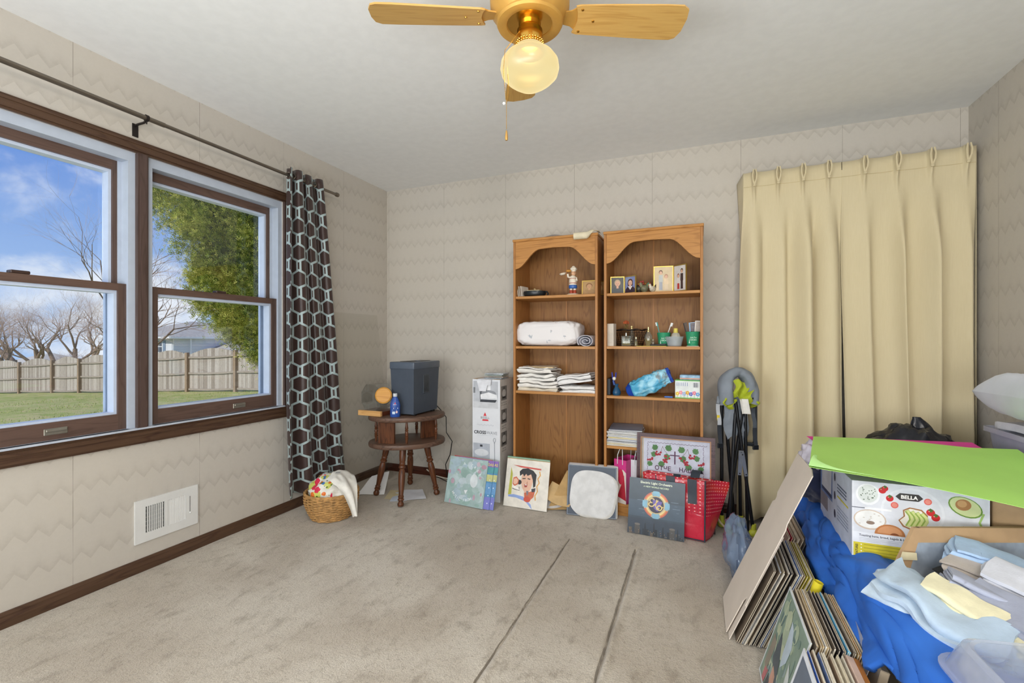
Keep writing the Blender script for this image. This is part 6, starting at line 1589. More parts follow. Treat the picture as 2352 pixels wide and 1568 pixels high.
def seatdrape(u, v):
    r = -.085 + .17 * u; z = .84 - .20 * v + .03 * sin(u * 5); k = 1 - .35 * v
    return bp(r * k + .01 * sin(v * 7 + u * 3), -.055 - .035 * sin(pi * u) * (1 - v * .4) + .012 * noise.noise((u * 6, v * 6, 9)), z)
MB(GRY).sheet(lambda u, v: seatdrape(u, v) + Fd * .03 - Vector((0, 0, .04 + .05 * v)), 18, 14, .003).obj('seat_sling', bs, smooth=80)
def lime(cx_, w, z0, z1, ph, dd, nm='lime_panel'):
    MB(LIME).sheet(lambda u, v: bp(cx_ + w * (u - .5) * (1 - .3 * v) + .012 * sin(6 * v + ph), dd - .018 * sin(pi * u * 2 + ph) - .016 * sin(pi * v), z0 + (z1 - z0) * v + .012 * sin(5 * u + ph)), 16, 12, .002).obj(nm, bs, smooth=80)
lime(-.004, .085, .90, .80, 0, -.075); lime(.010, .09, .845, .775, 2, -.09); lime(-.072, .07, .80, .745, 1, -.07); lime(.075, .06, .79, .755, 3, -.07)
MB(mat('#dcd9d2', .8)).sheet(lambda u, v: bp(.0 + .045 * (u - .5) + .015 * v, -.115 + .006 * sin(u * 5), .80 - .085 * v), 6, 8, .0015).obj('care_label', bs, smooth=80)
# straps with warning label and buckles
for r, z0, z1, lab in ((-.122, .765, .53, True), (.083, .74, .52, False)):
    MB(mat('#b9bcc0' if lab else '#4c525a', .8)).sheet(lambda u, v: bp(r + .022 * (u - .5) + .008 * v, -.06 + .006 * sin(v * 6), z0 - (z0 - z1) * .52 * v), 4, 8, .002).obj('strap', bs, smooth=60)
    MB(mat('#2c3037', .8)).sheet(lambda u, v: bp(r + .022 * (u - .5) + .008 + .006 * v, -.06 + .004 * sin(v * 5), z0 - (z0 - z1) * (.52 + .48 * v)), 4, 8, .002).obj('strap_end', bs, smooth=60)
    p = bp(r + .014, -.06, z1); MB(mat('#17191d', .4)).rbox(-.017, .017, -.006, .006, -.022, .006, .003, 1).obj('buckle', bs, mw=T(*p) @ RZ(22))
    if lab:
        p = bp(r, -.064, .70); MB(mat('#d9c03a', .6)).box(-.008, .008, -.001, 0, -.028, 0, T(*p) @ RZ(22)).obj('warning_label', bs, smooth=0)
MB(GRY).tube([bp(-.105, -.03, .80), bp(-.118, -.055, .775), bp(-.122, -.06, .765)], .010, 8).obj('strap_tab', bs)
# black rear bar
MB(mat('#2a2f36', .4, name='dark_plastic')).tube([bp(.095, .0, .885), bp(.118, .0, .87), bp(.126, -.0, .82), bp(.126, 0, .60), bp(.12, -.01, .53), bp(.10, -.02, .52), bp(.06, -.02, .525)], .012, 10).obj('tray_bar', bs)
tag(MB(mat('#bfae90', .6)).tube([(2.62, 3.10, .10), (2.66, 3.02, .05), (2.72, 2.96, .012), (2.80, 2.93, .006), (2.86, 2.95, .006)], .006, 8).obj('beige_cord'), 'beige cord curving across the carpet by the high chair feet', 'cord')

# ================================================================ RECORD ROWS BESIDE THE BED
ORD = 'first second third fourth fifth sixth seventh eighth ninth tenth eleventh twelfth thirteenth fourteenth fifteenth sixteenth seventeenth eighteenth nineteenth twentieth'.split()
def row(n, x0, yfar, lean, sp, cols, label, group, special={}, seed=1, jit=.008):
    q = random.Random(seed); l = radians(lean); proto = {}
    for i in range(n):
        yy = yfar + q.uniform(-jit, jit) * (0 if i == 0 else 1)
        M = frame((x0 + sp * i, yy, .0035 + .003 * q.random()), (0, -1, 0), (sin(l) + .012 * q.uniform(-1, 1), 0, cos(l)))
        c = special.get(i, (cols[q.randrange(len(cols))], None, None)); th = .0036
        if c[0] not in proto:
            t = thing('record_sleeve', c[1] or label % ORD[i], 'record', mw=M, group=group)
            e = tuple(c[0]); col = mat(c[0], .45, var=.12, vs=40); ed = mat(c[0], .8, var=.3, vs=60)
            MB(col).rbox(0, RS, 0, RS, -th, 0, .0006, 1).mat(mat('#c7bda9', .85)).box(.002, RS - .002, RS, RS + .0004, -th * .75, -th * .25).box(RS, RS + .0004, .002, RS - .002, -th * .72, -th * .28).obj('sleeve', t, smooth=0)
            proto[c[0]] = t
            if c[2]: decal('cover_art', t, c[2], T(0, 0, .0002), .35)
        else:
            t = cp(proto[c[0]]); t.matrix_basis = M; t['label'] = c[1] or label % ORD[i]
    return
TANS = ['#b8a688', '#8f7f68', '#c9bfae', '#5d5448', '#3a342f', '#a8977c', '#d3ccbf', '#77695a']
row(19, 2.672, 2.235, 23.5, .0068, TANS, 'thin worn record sleeve, %s from the left under the leaning cardboard sheet', 'records under the cardboard', {3: ('#9aa6bd', 'pale blue record sleeve in the row under the cardboard sheet', None), 8: ('#26262a', 'black record sleeve in the row under the cardboard sheet', None), 12: ('#5a78b0', 'blue record sleeve among the row under the cardboard sheet', None), 15: ('#b9a83c', 'mustard yellow record sleeve near the right of the cardboard row', None), 16: ('#a89a3a', 'olive yellow record sleeve right of the mustard one', None), 18: ('#c2b45a', 'pale yellow record sleeve at the right end of the cardboard row', None)}, 3)
row(9, 2.775, 2.575, 22, .0085, ['#a59181', '#b5a18c', '#8d7c6c', '#c2b2a0'], 'brown record sleeve, %s from the left in the far row against the blue comforter', 'records in the far row', {2: ('#b02c44', 'crimson record sleeve in the far row against the comforter', None), 8: ('#9b958e', 'thick grey album at the right end of the far row', None)}, 5)
# front cover of the nearest full row
cov = [('r', 0, 0, RS, RS, '#d6dbdf'), ('r', .008, .008, RS - .008, RS - .008, '#7d9384')] + [(k[0], min(max(k[1], .05), .262), min(max(k[2], .05), .262), *k[3:]) for k in blobs(['#8fa58c', '#6f8a80', '#a3b39a', '#5f7a78', '#8aa0a0', '#b4bea2'], 60, 12, r=(.006, .035))]
cov += [('l', [(.06, .30), (.05, .2), (.09, .12)], .007, '#b9c3a2'), ('l', [(.12, .3), (.1, .22), (.11, .18)], .006, '#aebb9a'), ('p', [(.14, .27), (.175, .26), (.21, .22), (.205, .17), (.17, .13), (.155, .17), (.15, .22)], '#b3c3cf'),
        ('p', [(.23, .19), (.27, .16), (.28, .10), (.25, .09)], '#c3cac8'), ('p', [(.09, .20), (.11, .19), (.15, .145), (.20, .06), (.19, .05), (.12, .09), (.085, .11)], '#42505a'), ('p', [(.12, .10), (.16, .09), (.175, .05), (.16, .02), (.135, .02), (.12, .06)], '#c49480'),
        ('p', [(.03, .16), (.075, .15), (.07, .04), (.03, .05)], '#8d8476'), ('p', [(.05, .05), (.09, .06), (.08, .01), (.05, .01)], '#b8646a'), ('p', [(.1, .06), (.13, .05), (.13, .01), (.09, .01)], '#3c434c')]
row(20, 2.735, 1.792, 17.5, .0062, ['#c4b79f', '#a99678', '#d5cdbf', '#6b5f52', '#d8d4cc', '#8a7a66', '#b59a6c', '#3f3a36'], 'thin record sleeve, %s from the left in the middle row beside the bed', 'records in the middle row', {0: ('#cfd6d8', 'record sleeve with a green picture of a dark-hatted rider, front of the middle row', cov), 13: ('#5aa6cc', 'bright blue record sleeve in the middle row beside the bed', None), 14: ('#7fbcd8', 'sky blue record sleeve right of the bright blue one', None), 11: ('#2c2e38', 'near-black record sleeve left of the bright blue one', None), 18: ('#b07a3c', 'amber record sleeve near the right end of the middle row', None)}, 8, .005)
tag(MB(clear('poly_sleeve', '#f2f4f8', .2, .04, .6, '#dfe2ec')).sheet(lambda u, v: (0 + .008 * sin(u * 4 + v), 0 - .36 * u, .33 * v), 10, 10, .0015).obj('plastic_sleeve', mw=T(2.868, 1.80, .004) @ RY(17), smooth=60), 'milky plastic outer sleeve at the right end of the middle record row', 'sleeve')
cov2 = [('r', 0, 0, RS, RS, '#dfe3ea'), ('r', .014, .014, RS - .014, RS - .014, '#5d6a7c'), ('p', [(.05, .24), (.075, .26), (.09, .2), (.08, .16), (.06, .18)], '#e3e6ea'), ('e', .073, .225, .006, .012, '#5d6a7c'), ('p', [(.11, .2), (.125, .21), (.13, .15), (.115, .14)], '#e3e6ea')]
row(12, 2.715, 1.448, 16.5, .0078, ['#c9bd9f', '#b98a52', '#ded6c4', '#8a7560', '#d8cdb4', '#5a6f9c'], 'record sleeve, %s from the left in the row nearest the camera', 'records in the nearest row', {0: ('#d3d9e2', 'white-bordered slate blue record sleeve at the front of the nearest row', cov2), 1: ('#4a6fc0', 'blue-edged record sleeve just behind the slate blue cover', None)}, 14, .006)
tag(MB(mat('#c9ad9c', .7)).rbox(0, RS, 0, RS, -.018, 0, .001, 1).mat(mat('#a5682c', .7)).box(.002, RS - .002, .002, RS + .001, -.03, -.018).obj('record_box', mw=frame((2.815, 1.46, .004), (0, -1, 0), (sin(radians(16)), 0, cos(radians(16)))), smooth=0), 'thick pink-tan boxed record set in the nearest row', 'record box')
tag(MB(mat('#d8c62c', .5)).lathe([(.011, 0), (.0125, 0), (.015, .325), (.0125, .325), (.009, .002)], 18).obj('yellow_roll', mw=T(2.83, 1.855, .003) @ RY(16) @ RX(2)), 'small yellow plastic roll standing between two record rows', 'roll')
tag(MB(mat('#b9a68c', .8)).rbox(0, .26, 0, .30, -.02, 0, .002, 1).obj('book_stack_sleeve', mw=frame((2.905, 1.70, .004), (0, -1, 0), (.22, 0, .95)), smooth=0), 'beige cardboard folder leaning between the records and the bed', 'folder')

# ---- big cardboard sheet leaning over the records
CB = mat('#d6cabd', .85, var=.03, vs=6, name='cardboard'); CBE = mat('#5f4632', .9, name='cardboard_edge')
Mc = frame((2.648, 2.232, .004), (0, -1, 0), (.281, 0, .651))
poly = [(0, 0), (.262, 0), (.268, .15), (.285, .175), (.318, .155), (.318, .48), (.302, .50), (.302, .70), (.255, .715), (.0, .715), (.0, .53), (.022, .515), (.022, .50), (-.003, .485)]
o = MB(CB).prism(poly, .001, .0045).mat(CBE).prism([(x * .999 + .0002, y * .9995) for x, y in poly], .0022, .0034).obj('cardboard_sheet', mw=Mc @ T(0, 0, .004), smooth=0)
tag(o, 'large tan cardboard sheet with notched edges leaning on the records', 'cardboard')
o = MB(CB).prism([(.14, 0), (.30, 0), (.30, .45), (.14, .45)], -.004, -.0005).obj('cardboard_flap', mw=Mc, smooth=0); tag(o, 'second cardboard layer just behind the large leaning sheet', 'cardboard')
def crump(name, label, cat, c, m, rx, ry, rz, seed, f1=2.4, f2=7, a1=.28, a2=.12, n=44, mm=26, flat=True):
    def fn(q): return 1 + a1 * noise.noise((q.x * f1 + seed, q.y * f1, q.z * f1)) + a2 * noise.noise((q.x * f2, q.y * f2 + seed, q.z * f2))
    mb = MB(m).ball((0, 0, rz), rx, ry, rz, n, mm, fn=fn)
    if flat: mb.v = [(x, y, max(z, .002)) for x, y, z in mb.v]
    return tag(mb.obj(name, loc=c, smooth=70), label, cat)
crump('clear_plastic_bag', 'crumpled clear plastic bag with blue tint beside the cardboard sheet', 'bag', (2.715, 2.50, .002), clear('bag_film', '#d5e2f4', .12, .04, .4, '#b5cbe8'), .06, .2, .13, 3)

# ================================================================ BED, COMFORTER AND THINGS ON IT
bed = thing('bed_mattress', 'white mattress under the blue comforter at the right', 'mattress', (3.49, 1.62, 0))
MB(mat('#d6dae2', .85, bmp=.2, bs=80, name='mattress_ticking')).rbox(-.43, .43, -1.25, 1.4, .14, .36, .05, 5).obj('mattress', bed)
MB(mat('#b9aa92', .8)).rbox(-.43, .43, -1.25, 1.4, .03, .14, .01, 2).obj('base', bed)
for a in (-.36, .36):
    for b_ in (-1.15, 1.3): MB(mat('#3a2c22', .6)).lathe([(0, 0), (.02, 0), (.025, .035), (0, .035)], 12, T(a, b_, 0)).obj('foot', bed)
def comfm():
    m, nt, b = newmat('blue_comforter'); v = coords(nt); n = nz(nt, v, 3, 3)
    nt.links.new(mixc(nt, n.ss(.3, .7), '#2a62bc', '#3874d2'), b.inputs['Base Color']); b.inputs['Roughness'].default_value = .6; b.inputs['Specular IOR Level'].default_value = .25
    bump(nt, b, nz(nt, v, 220, 2), .06, .003); return m
prof = [(3.07, .05), (3.035, .12), (3.005, .20), (2.99, .28), (2.995, .345), (3.03, .392), (3.09, .398), (3.2, .385), (3.4, .378), (3.65, .376), (3.92, .374)]
def pr_at(v):
    s = v * (len(prof) - 1); i = min(int(s), len(prof) - 2); f = s - i
    p0 = prof[max(i - 1, 0)]; p1 = prof[i]; p2 = prof[i + 1]; p3 = prof[min(i + 2, len(prof) - 1)]
    def cr(a, b, c, d): return .5 * ((2 * b) + (-a + c) * f + (2 * a - 5 * b + 4 * c - d) * f * f + (-a + 3 * b - 3 * c + d) * f ** 3)
    return cr(p0[0], p1[0], p2[0], p3[0]), cr(p0[1], p1[1], p2[1], p3[1])
def comf(u, v):
    y = .75 + 2.2 * u
    vs_ = v
    lift = max(0, min(1, (1.78 - y) / .5))                       # hem rises towards the camera
    v2 = (.11 + .30 * lift) + (1 - (.11 + .30 * lift)) * v
    x, z = pr_at(v2)
    side = max(0, 1 - max(0, v2 - .45) / .25)
    # long gathered folds
    s_ = z + (x - 3.0) * .6                                      # distance across the drape
    wx = .12 * noise.noise((y * 2.1, s_ * 3, 5.5)); wy = .10 * noise.noise((y * 2.3 + 9, s_ * 3, 2.5))
    Y_, S_ = y + wx, s_ + wy
    w = noise.noise((Y_ * 2.2, S_ * 4, 1.3)); w2 = noise.noise((y * 9, s_ * 13, 4.1))
    b1 = abs(noise.noise((Y_ * 1.5 + S_ * 1.5, S_ * 8 - Y_ * 2.6, 7.7))); b2 = abs(noise.noise((Y_ * 2.4 - S_ * 1.5, S_ * 15 + Y_ * 3.8, 2.2))); b3 = abs(noise.noise((Y_ * 5 + S_ * 5, S_ * 26 - Y_ * 6, 9.4)))
    dn = (.020 * w + .004 * w2 + .06 * min(b1, .45) + .035 * min(b2, .45) + .016 * b3 - .014) * (.4 + .6 * side)
    if v2 > .62: dn = min(dn, .004) - .006
    nx_, nz_ = (-1, .25) if v2 < .35 else (-.5, .9) if v2 < .55 else (0, 1)
    return (x + nx_ * dn - .012 * side * lift, y + .012 * w2, max(.012, z + nz_ * dn))
mb = MB(comfm()).grid(comf, 260, 110)
o = mb.obj('comforter', smooth=80); sm = o.modifiers.new('thickness', 'SOLIDIFY'); sm.thickness = .012; sm.offset = -1
tag(o, 'rumpled royal blue comforter draped over the bed edge', 'comforter')
crump('navy_heap', 'bunched navy heap behind the printed toaster box', 'blanket', (3.08, 2.52, .38), mat('#1c2444', .8, var=.15, vs=10, bmp=.3, bs=20, sheen=.3), .115, .14, .105, 6, a1=.22, a2=.10)  # crumpled dark blue lump set on the comforter

# ---- toaster box
tbx = thing('toaster_box', 'white printed toaster box with food pictures standing on the bed', 'box', (3.21, 2.13, .386))
MB(mat('#d5d8df', .4, var=.02, name='glossy_card')).rbox(-.18, .18, -.22, .22, 0, .268, .002, 1).obj('carton', tbx, smooth=0)
FRB = Matrix(((1, 0, 0, -.18), (0, 0, -1, -.2203), (0, 1, 0, 0), (0, 0, 0, 1)))
def tomato(x, y, r, cut=False): return [('e', x, y, r, r, '#c0282c' if not cut else '#d8645c')] + ([('p', leafp(x, y + r * .6, r * .6, 10), '#4f6b34'), ('e', x - r * .35, y + r * .3, r * .2, r * .15, '#e08a80')] if not cut else [('e', x, y, r * .7, r * .7, '#e08a7c')])
def avo(x0, y0, x1, y1, x2, y2, w): return [('l', [(x0, y0), ((x0 + x1) / 2 + .004, (y0 + y1) / 2), (x1, y1), (x2, y2)], w, '#8fa84e'), ('l', [(x0 + .002, y0), ((x0 + x1) / 2 + .006, (y0 + y1) / 2), (x1 + .002, y1), (x2 + .002, y2)], w * .6, '#c9d08a')]
q = random.Random(21)
art = [('r', 0, 0, .36, .268, '#d9dbe2'), ('r', .005, .095, .355, .268, '#d3d5dc'), ('e', .165, .18, .085, .08, '#dcdee4'), ('e', .165, .18, .078, .073, '#d5d7de')]
art += [('e', .045, .225, .034, .036, '#e6e7ea'), ('e', .045, .227, .028, .030, '#d3d8d4')] + [('e', .045 + q.uniform(-.02, .02), .227 + q.uniform(-.022, .022), .0018, .0014, '#4a5f48') for i in range(26)]
art += tomato(.085, .243, .0105) + tomato(.092, .25, .009) + tomato(.105, .219, .0105) + tomato(.118, .198, .0105, True) + tomato(.206, .22, .0105, True) + tomato(.213, .186, .0115) + tomato(.226, .171, .0115)
art += [('p', [(.12, .228), (.132, .24), (.182, .24), (.194, .228), (.182, .217), (.132, .217)], '#3a3836'), ('t', 'BELLA', .157, .2225, .0165, '#f2f0ec', .0006), ('l', [(.0, .178), (.036, .178)], .0022, '#3f4150'), ('r', .036, .1745, .11, .1815, '#e6e7ea')]
art += [('e', .05, .14, .046, .034, '#c9b7a6'), ('e', .05, .141, .042, .030, '#e4e3e0'), ('e', .052, .13, .012, .006, '#8a7668')] + [('e', .05 + q.uniform(-.03, .03), .141 + q.uniform(-.02, .02), .003, .0016, '#c6bfb6') for i in range(10)]
art += [('p', [(.128, .15), (.142, .165), (.14, .185), (.158, .196), (.19, .192), (.206, .175), (.204, .15), (.2, .125), (.17, .118), (.14, .13)], '#9c6b42'), ('p', [(.132, .15), (.146, .165), (.144, .183), (.16, .192), (.188, .188), (.2, .173), (.198, .15), (.195, .129), (.17, .123), (.143, .134)], '#e4dfd2')]
for k in range(4): art += avo(.15 + .013 * k, .185 - .002 * k, .163 + .013 * k, .155, .152 + .013 * k, .132, .013)
art += [('p', ell(.30, .215, .045, .03, 20, rot=-25), '#6b8f3c'), ('p', ell(.30, .216, .041, .027, 20, rot=-25), '#c9d39a'), ('e', .295, .222, .02, .018, '#a8794a'), ('e', .292, .225, .012, .011, '#c49a68'), ('l', [(.345, .2), (.335, .17), (.345, .145)], .006, '#9ab86a')]
art += [('p', [(.25, .095), (.345, .095), (.34, .13), (.295, .155)], '#d99a5a'), ('p', [(.26, .1), (.335, .1), (.295, .148)], '#e8c9a0')] + [('e', .275 + .012 * (i % 5), .104 + .010 * (i // 4), .006, .004, q.choice(['#7d2f22', '#a8452c', '#8f3a26'])) for i in range(12)]
art += [('p', ell(.105, .095, .042, .036, 16, 0, 180), '#b9794a'), ('p', ell(.105, .1, .034, .026, 16, 0, 180), '#cf9468'), ('p', ell(.118, .097, .012, .007, 10, 0, 180), '#8a4f30')]
art += [('r', 0, 0, .36, .0955, '#dfe1e7'), ('t', 'Toasting buns, bread, bagels & beyond', .02, .082, .0098, '#3a3c48', .0002, .98, 'LEFT')] + [('r', .02, .075 - .005 * i, (.14, .13, .08)[i], .0762 - .005 * i, '#b9bdc8') for i in range(3)]
art += [('r', .004, .012, .36, .060, '#d8c83a'), ('t', 'FEATURES', .0165, .0155, .0098, '#2c2c28', .0003, .85, 'LEFT', 90)] + [x for i in range(4) for x in (('e', .026, .053 - .011 * i, .0022, .0022, '#f4f0d0'), ('r', .033, .0525 - .011 * i, (.15, .16, .145, .155)[i], .0545 - .011 * i, '#a5992f'))]
decal('front_print', tbx, art, FRB)
SLB = Matrix(((0, 0, -1, -.1803), (-1, 0, 0, .22), (0, 1, 0, 0), (0, 0, 0, 1)))
art = [('r', 0, 0, .44, .268, '#cdd3e2'), ('r', .0, .11, .19, .255, '#6b86b8'), ('p', [(.02, .13), (.17, .13), (.18, .24), (.03, .24)], '#dfe4ee'), ('p', [(.02, .12), (.18, .12), (.18, .135), (.02, .135)], '#3a4a6c'), ('r', .0, .05, .12, .11, '#8d8a92')] + [('e', .225, .22 - .07 * i, .012, .016, '#33384c') for i in range(3)]
art += [('r', .26, .20 - .012 * i, .38, .206 - .012 * i, '#6a7488') for i in range(3)] + [('r', .26, .155, .40, .161, '#d8c83a')] + [('r', .26, .12 - .012 * i, .40, .1235 - .012 * i, '#9aa3b8') for i in range(5)]
decal('side_print', tbx, art, SLB)
# kraft carton beyond the toaster box
kc = thing('kraft_carton', 'plain brown carton right of the toaster box', 'box', (3.55, 2.12, .385))
MB(KR).rbox(-.14, .14, -.18, .18, 0, .26, .002, 1).obj('carton', kc, smooth=0); MB(mat('#8a6a48', .8)).box(-.12, .12, -.1812, -.18, .10, .16).obj('printed_mark', kc, smooth=0)

# ---- poster boards
GRN_ = mat('#aadc6c', .6, var=.04, vs=3, name='lime_poster'); GRL = mat('#c2f49c', .6, var=.04, vs=3, name='lime_poster_back')
A, B, C_, D = Vector((3.017, 2.425, .704)), Vector((2.893, 1.851, .700)), Vector((3.60, 1.70, .640)), Vector((3.655, 2.33, .713))
def gp_(u, v):
    p = B.lerp(C_, u).lerp(A.lerp(D, u), v)
    p.z += .016 * sin(pi * u) * (1 - v * .5) - .012 * u * (1 - v) + .006 * noise.noise((u * 2.5, v * 2.5, 2)) + .01 * max(0, u - .8) * 5 * v
    return p
gp_t = thing('green_poster_board', 'bright lime green poster board lying over the toaster box', 'poster board', B)
def gl(u, v):
    return gp_(u, v) - B
vs_n = 40
mb = MB(GRN_).sheet(lambda u, v: gl(u, v), 40, 24, .0012); mb.obj('board', gp_t, smooth=80)
def fl(u, v):                                # turned-up corner
    p = gl(.25 * u * (1 - v) + .0 , .0).lerp(gl(.03, .34 * (1 - u) * .9), v); e = sin(pi * min(1, v)) * (1 - u) 
    return p + Vector((-.002, -.004, .007 + .016 * e))
MB(GRL).sheet(fl, 14, 12, .0012).obj('turned_corner', gp_t, smooth=80)
PK_ = mat('#e2389e', .6, var=.04, name='pink_poster')
A2, B2, C2, D2_ = Vector((3.0, 2.475, .694)), Vector((3.06, 2.02, .674)), Vector((3.58, 2.02, .672)), Vector((3.615, 2.55, .700))
tag(MB(PK_).sheet(lambda u, v: B2.lerp(C2, u).lerp(A2.lerp(D2_, u), v) + Vector((0, 0, .006 * sin(pi * u) * (1 - v))), 16, 12, .0012).obj('pink_poster_board', smooth=80), 'hot pink poster board under the lime green one', 'poster board')
crump('white_plastic_bag', 'white plastic bag poking out behind the left edge of the green board', 'bag', (3.03, 2.47, .55), mat('#cfc9d4', .4, bmp=.3, bs=25), .055, .07, .062, 9)
# black plastic bag with a peak
def pk(q):
    k = 1 + .22 * noise.noise((q.x * 2.6, q.y * 2.6, q.z * 2.6 + 3)) + .10 * noise.noise((q.x * 8, q.y * 8, q.z * 8))
    return k
mb = MB(mat('#23252c', .25, var=.2, vs=12, bmp=.5, bs=28, name='black_plastic_film')).ball((0, 0, .17), .21, .16, .175, 54, 32, fn=pk)
def knot(u, v):
    a = 2 * pi * u; r = (.075 * (1 - v) ** 1.3 + .012) * (1 + .35 * noise.noise((cos(a) * 2.2, sin(a) * 2.2, v * 3)))
    return (.06 - .05 * v + r * cos(a) * 1.3, r * sin(a) * .7, .26 + .13 * v)
mb.grid(knot, 26, 14, cu=True)
mb.v = [(x, y, max(.002, z)) for x, y, z in mb.v]
tag(mb.obj('black_plastic_bag', loc=(3.50, 2.79, .375), smooth=60), 'crumpled black plastic bag with a twisted peak behind the posters', 'bag')

# ---- translucent bin and pillow at the right-hand wall
BINM = clear('frosted_bin', '#e3e5ef', .25, .04, .75, '#dcdeec')
bn = thing('storage_bin', 'frosted grey-lilac plastic storage bin by the right-hand wall', 'bin', (3.80, 2.40, .376))
def rr_(w, d, r, n=5):
    o = []
    for cx_, cy_, a0 in ((w - r, d - r, 0), (-w + r, d - r, 90), (-w + r, -d + r, 180), (w - r, -d + r, 270)):
        for i in range(n + 1): a = radians(a0 + 90 * i / n); o.append((cx_ + r * cos(a), cy_ + r * sin(a)))
    return o
def tray(mb, levels, n=24):
    vs = []; fs = []; k = None
    for w, d, r, z in levels:
        L = rr_(w, d, r); k = len(L); vs += [(x, y, z) for x, y in L]
    for l in range(len(levels) - 1):
        for i in range(k): fs.append((l * k + i, l * k + (i + 1) % k, (l + 1) * k + (i + 1) % k, (l + 1) * k + i))
    fs.append(tuple(range(k))[::-1]); fs.append(tuple((len(levels) - 1) * k + i for i in range(k))); return mb.add(vs, fs)
tray(MB(BINM), [(.07, .18, .03, 0), (.105, .225, .03, .365), (.12, .24, .03, .37), (.12, .24, .03, .39), (.115, .235, .03, .39), (.1, .22, .03, .36), (.065, .175, .03, .006)]).obj('tub', bn)
linen('folded_blanket', 'white folded blanket inside the frosted storage bin', 'blanket', '#d5d6dc', .16, .36, 9, .048, (3.80, 2.40, .384), 0, 3, .03, .012)
def pil(q): return 1
def pillowmesh(L, W, H):
    mb = MB(mat('#d3d9e6', .9, var=.04, vs=6, bmp=.25, bs=9, sheen=.2, name='pillow_cotton'))
    def side(s):
        def f(u, v):
            a, b = 2 * u - 1, 2 * v - 1; e = (1 - a ** 4) * (1 - b ** 4); h = H * max(0, e) ** .55
            px_ = a * L * (1 - .10 * (1 - abs(b) ** 2) * abs(a) ** 3); py_ = b * W * (1 - .12 * (1 - abs(a) ** 2) * abs(b) ** 3)
            return (px_, py_, s * h + .012 * noise.noise((a * 2.5, b * 2.5, s)) * e + .006 * noise.noise((a * 7, b * 7, s + 3)) * e)
        return f
    mb.grid(side(1), 32, 26); mb.grid(side(-1), 32, 26); return mb
o = pillowmesh(.30, .15, .09).obj('pillow', loc=(3.755, 2.33, .915), rot=(radians(3), radians(2), radians(82)), smooth=80); tag(o, 'white bed pillow resting on top of the storage bin', 'pillow')

# ---- open carton with clothes
oc = thing('open_carton', 'cut-down brown carton holding clothes in front of the toaster box', 'box', (3.10, 1.70, .40))
u_ = Vector((.928, .371, 0)); f_ = Vector((.371, -.928, 0))
def ocp(a, b, z): return u_ * a + f_ * b + Vector((0, 0, z))
P0 = Vector((3.166, 1.778, .56)) - oc.location; P1_ = Vector((3.085, 1.712, .425)) - oc.location
vs = []
for off in (0, .012):
    o_ = u_ * 0 - f_ * off
    vs += [P1_ + o_, P1_ + u_ * .5 + o_, P0 + u_ * .45 + o_, P0 + o_]
MB(KR).add(vs, [(0, 1, 2, 3), (7, 6, 5, 4), (0, 4, 5, 1), (1, 5, 6, 2), (2, 6, 7, 3), (3, 7, 4, 0)]).obj('rear_wall', oc, smooth=0)
n0 = f_ * .0004; n1 = f_ * .012
MB(mat('#8d97a4', .5, var=.25, vs=14)).add([P1_ + n0 + u_ * .04, P1_ + u_ * .48 + n0, P0.lerp(P1_, .3) + u_ * .44 + n0, P0.lerp(P1_, .3) + u_ * .02 + n0], [(0, 1, 2, 3)]).obj('printed_lining', oc, smooth=0)
MB(KR).box(0, .45, -.34, .0, -.004, 0, frame(P1_ + f_ * .0, u_, -f_) if False else Matrix.Translation(P1_) @ frame((0, 0, 0), u_, -f_)).obj('bottom', oc, smooth=0)
fl_ = MB(KR)
E1 = P0 + Vector((-.012, -.006, 0)); E2 = P1_ + Vector((-.015, -.008, -.01))
fl_.add([E1, E1 + u_ * .018, E2 + u_ * .022, E2, E1 - f_ * .012, E1 + u_ * .018 - f_ * .012, E2 + u_ * .022 - f_ * .012, E2 - f_ * .012], [(0, 1, 2, 3), (7, 6, 5, 4), (0, 4, 5, 1), (1, 5, 6, 2), (2, 6, 7, 3), (3, 7, 4, 0)]).obj('end_flap', oc, smooth=0)
tp = P0.lerp(P1_, .62); MB(mat('#cfc4a2', .5)).add([tp + f_ * .013 + Vector((-.02, -.004, 0)), tp + f_ * .013 + u_ * .03, tp + f_ * .013 + u_ * .028 + Vector((0, 0, .022)), tp + f_ * .013 + Vector((-.012, 0, .024))], [(0, 1, 2, 3)]).obj('masking_tape', oc, smooth=0)
CL = 'clothes in the open carton'
def cloth(label, c, w, d, n, lt, loc, rz, seed, th=.009, wob=.016, rx=0, ry=0):
    o = linen('folded_cloth', label, 'cloth', c, w, d, n, lt, loc, rz, seed, th, wob, CL); o.rotation_euler = (radians(rx), radians(ry), radians(rz)); return o
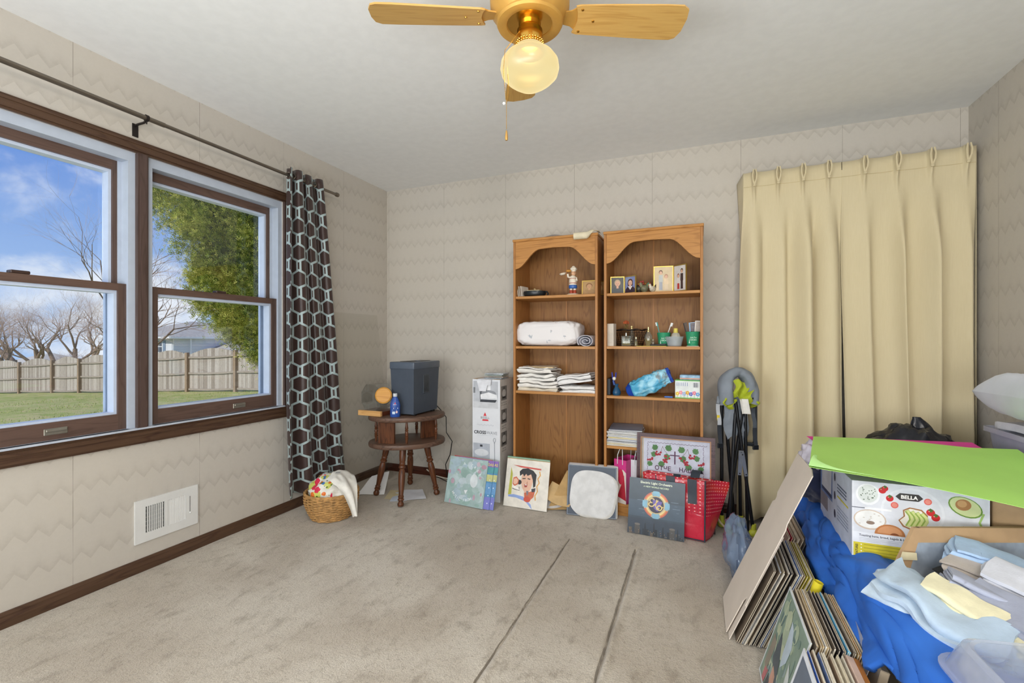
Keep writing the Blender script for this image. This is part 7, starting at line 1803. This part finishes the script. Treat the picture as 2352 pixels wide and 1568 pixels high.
cloth('thick pale blue fleece towel spilling over the comforter', '#b3c6d8', .30, .10, 4, .017, (3.125, 1.515, .405), -62, 2, .015, .042, 4, 8)
cloth('second fold of the pale blue fleece lying on the comforter edge', '#bccddc', .26, .07, 3, .016, (3.075, 1.50, .400), -66, 7, .014, .04, 6, 6)
cloth('pale yellow sheet draped beside the fleece towel', '#ddd6b4', .26, .06, 4, .009, (3.185, 1.475, .44), -57, 12, .006, .034, 8, 10)
cloth('grey folded pillowcase with many layers on the yellow sheet', '#a3a8ba', .12, .07, 6, .0085, (3.205, 1.565, .455), -25, 22, .006, .014, -8, 14)
cloth('grey sheet hanging flat at the right of the yellow sheet', '#9ca1b3', .20, .11, 5, .008, (3.255, 1.48, .445), -50, 32, .008, .022, 10, 10)
cloth('beige folded sheet under the light blue ones', '#b6aca3', .24, .085, 5, .009, (3.30, 1.64, .455), -35, 42, .006, .02, 4, 8)
cloth('light blue folded sheet on top of the carton clothes', '#a6c0de', .26, .10, 5, .010, (3.345, 1.715, .475), -25, 52, .007, .02, 4, 6)
cloth('white folded shirt at the right edge of the clothes', '#cdcfd8', .20, .10, 3, .013, (3.335, 1.575, .475), -48, 62, .009, .024, 6, 8)
tag(MB(mat('#15161b', .6)).sheet(lambda u, v: (3.17 + .14 * u, 1.70 + .055 * u - .05 * v, .470 + .012 * sin(5 * u + v)), 10, 6, .004).obj('black_garment', smooth=70), 'black garment tucked along the carton wall', 'cloth')
# ---- clear lid in the foreground
ld = thing('clear_bin_lid', 'translucent plastic bin lid resting on the comforter in the foreground', 'lid', mw=T(3.265, 1.185, .43) @ RZ(6) @ RY(-3) @ RX(4))
LM = clear('lid_plastic_clear', '#f4f6fa', .12, .05, .3, '#e6eaf0')
tray(MB(LM), [(.225, .165, .05, .004), (.225, .165, .05, .0), (.215, .155, .045, .006), (.195, .135, .04, .06), (.185, .125, .04, .066), (.18, .12, .04, .063), (.19, .13, .04, .056), (.2, .14, .04, .006)]).obj('lid', ld)
MB(LM).box(-.15, .15, -.004, .004, .064, .07).obj('rib', ld, smooth=0)
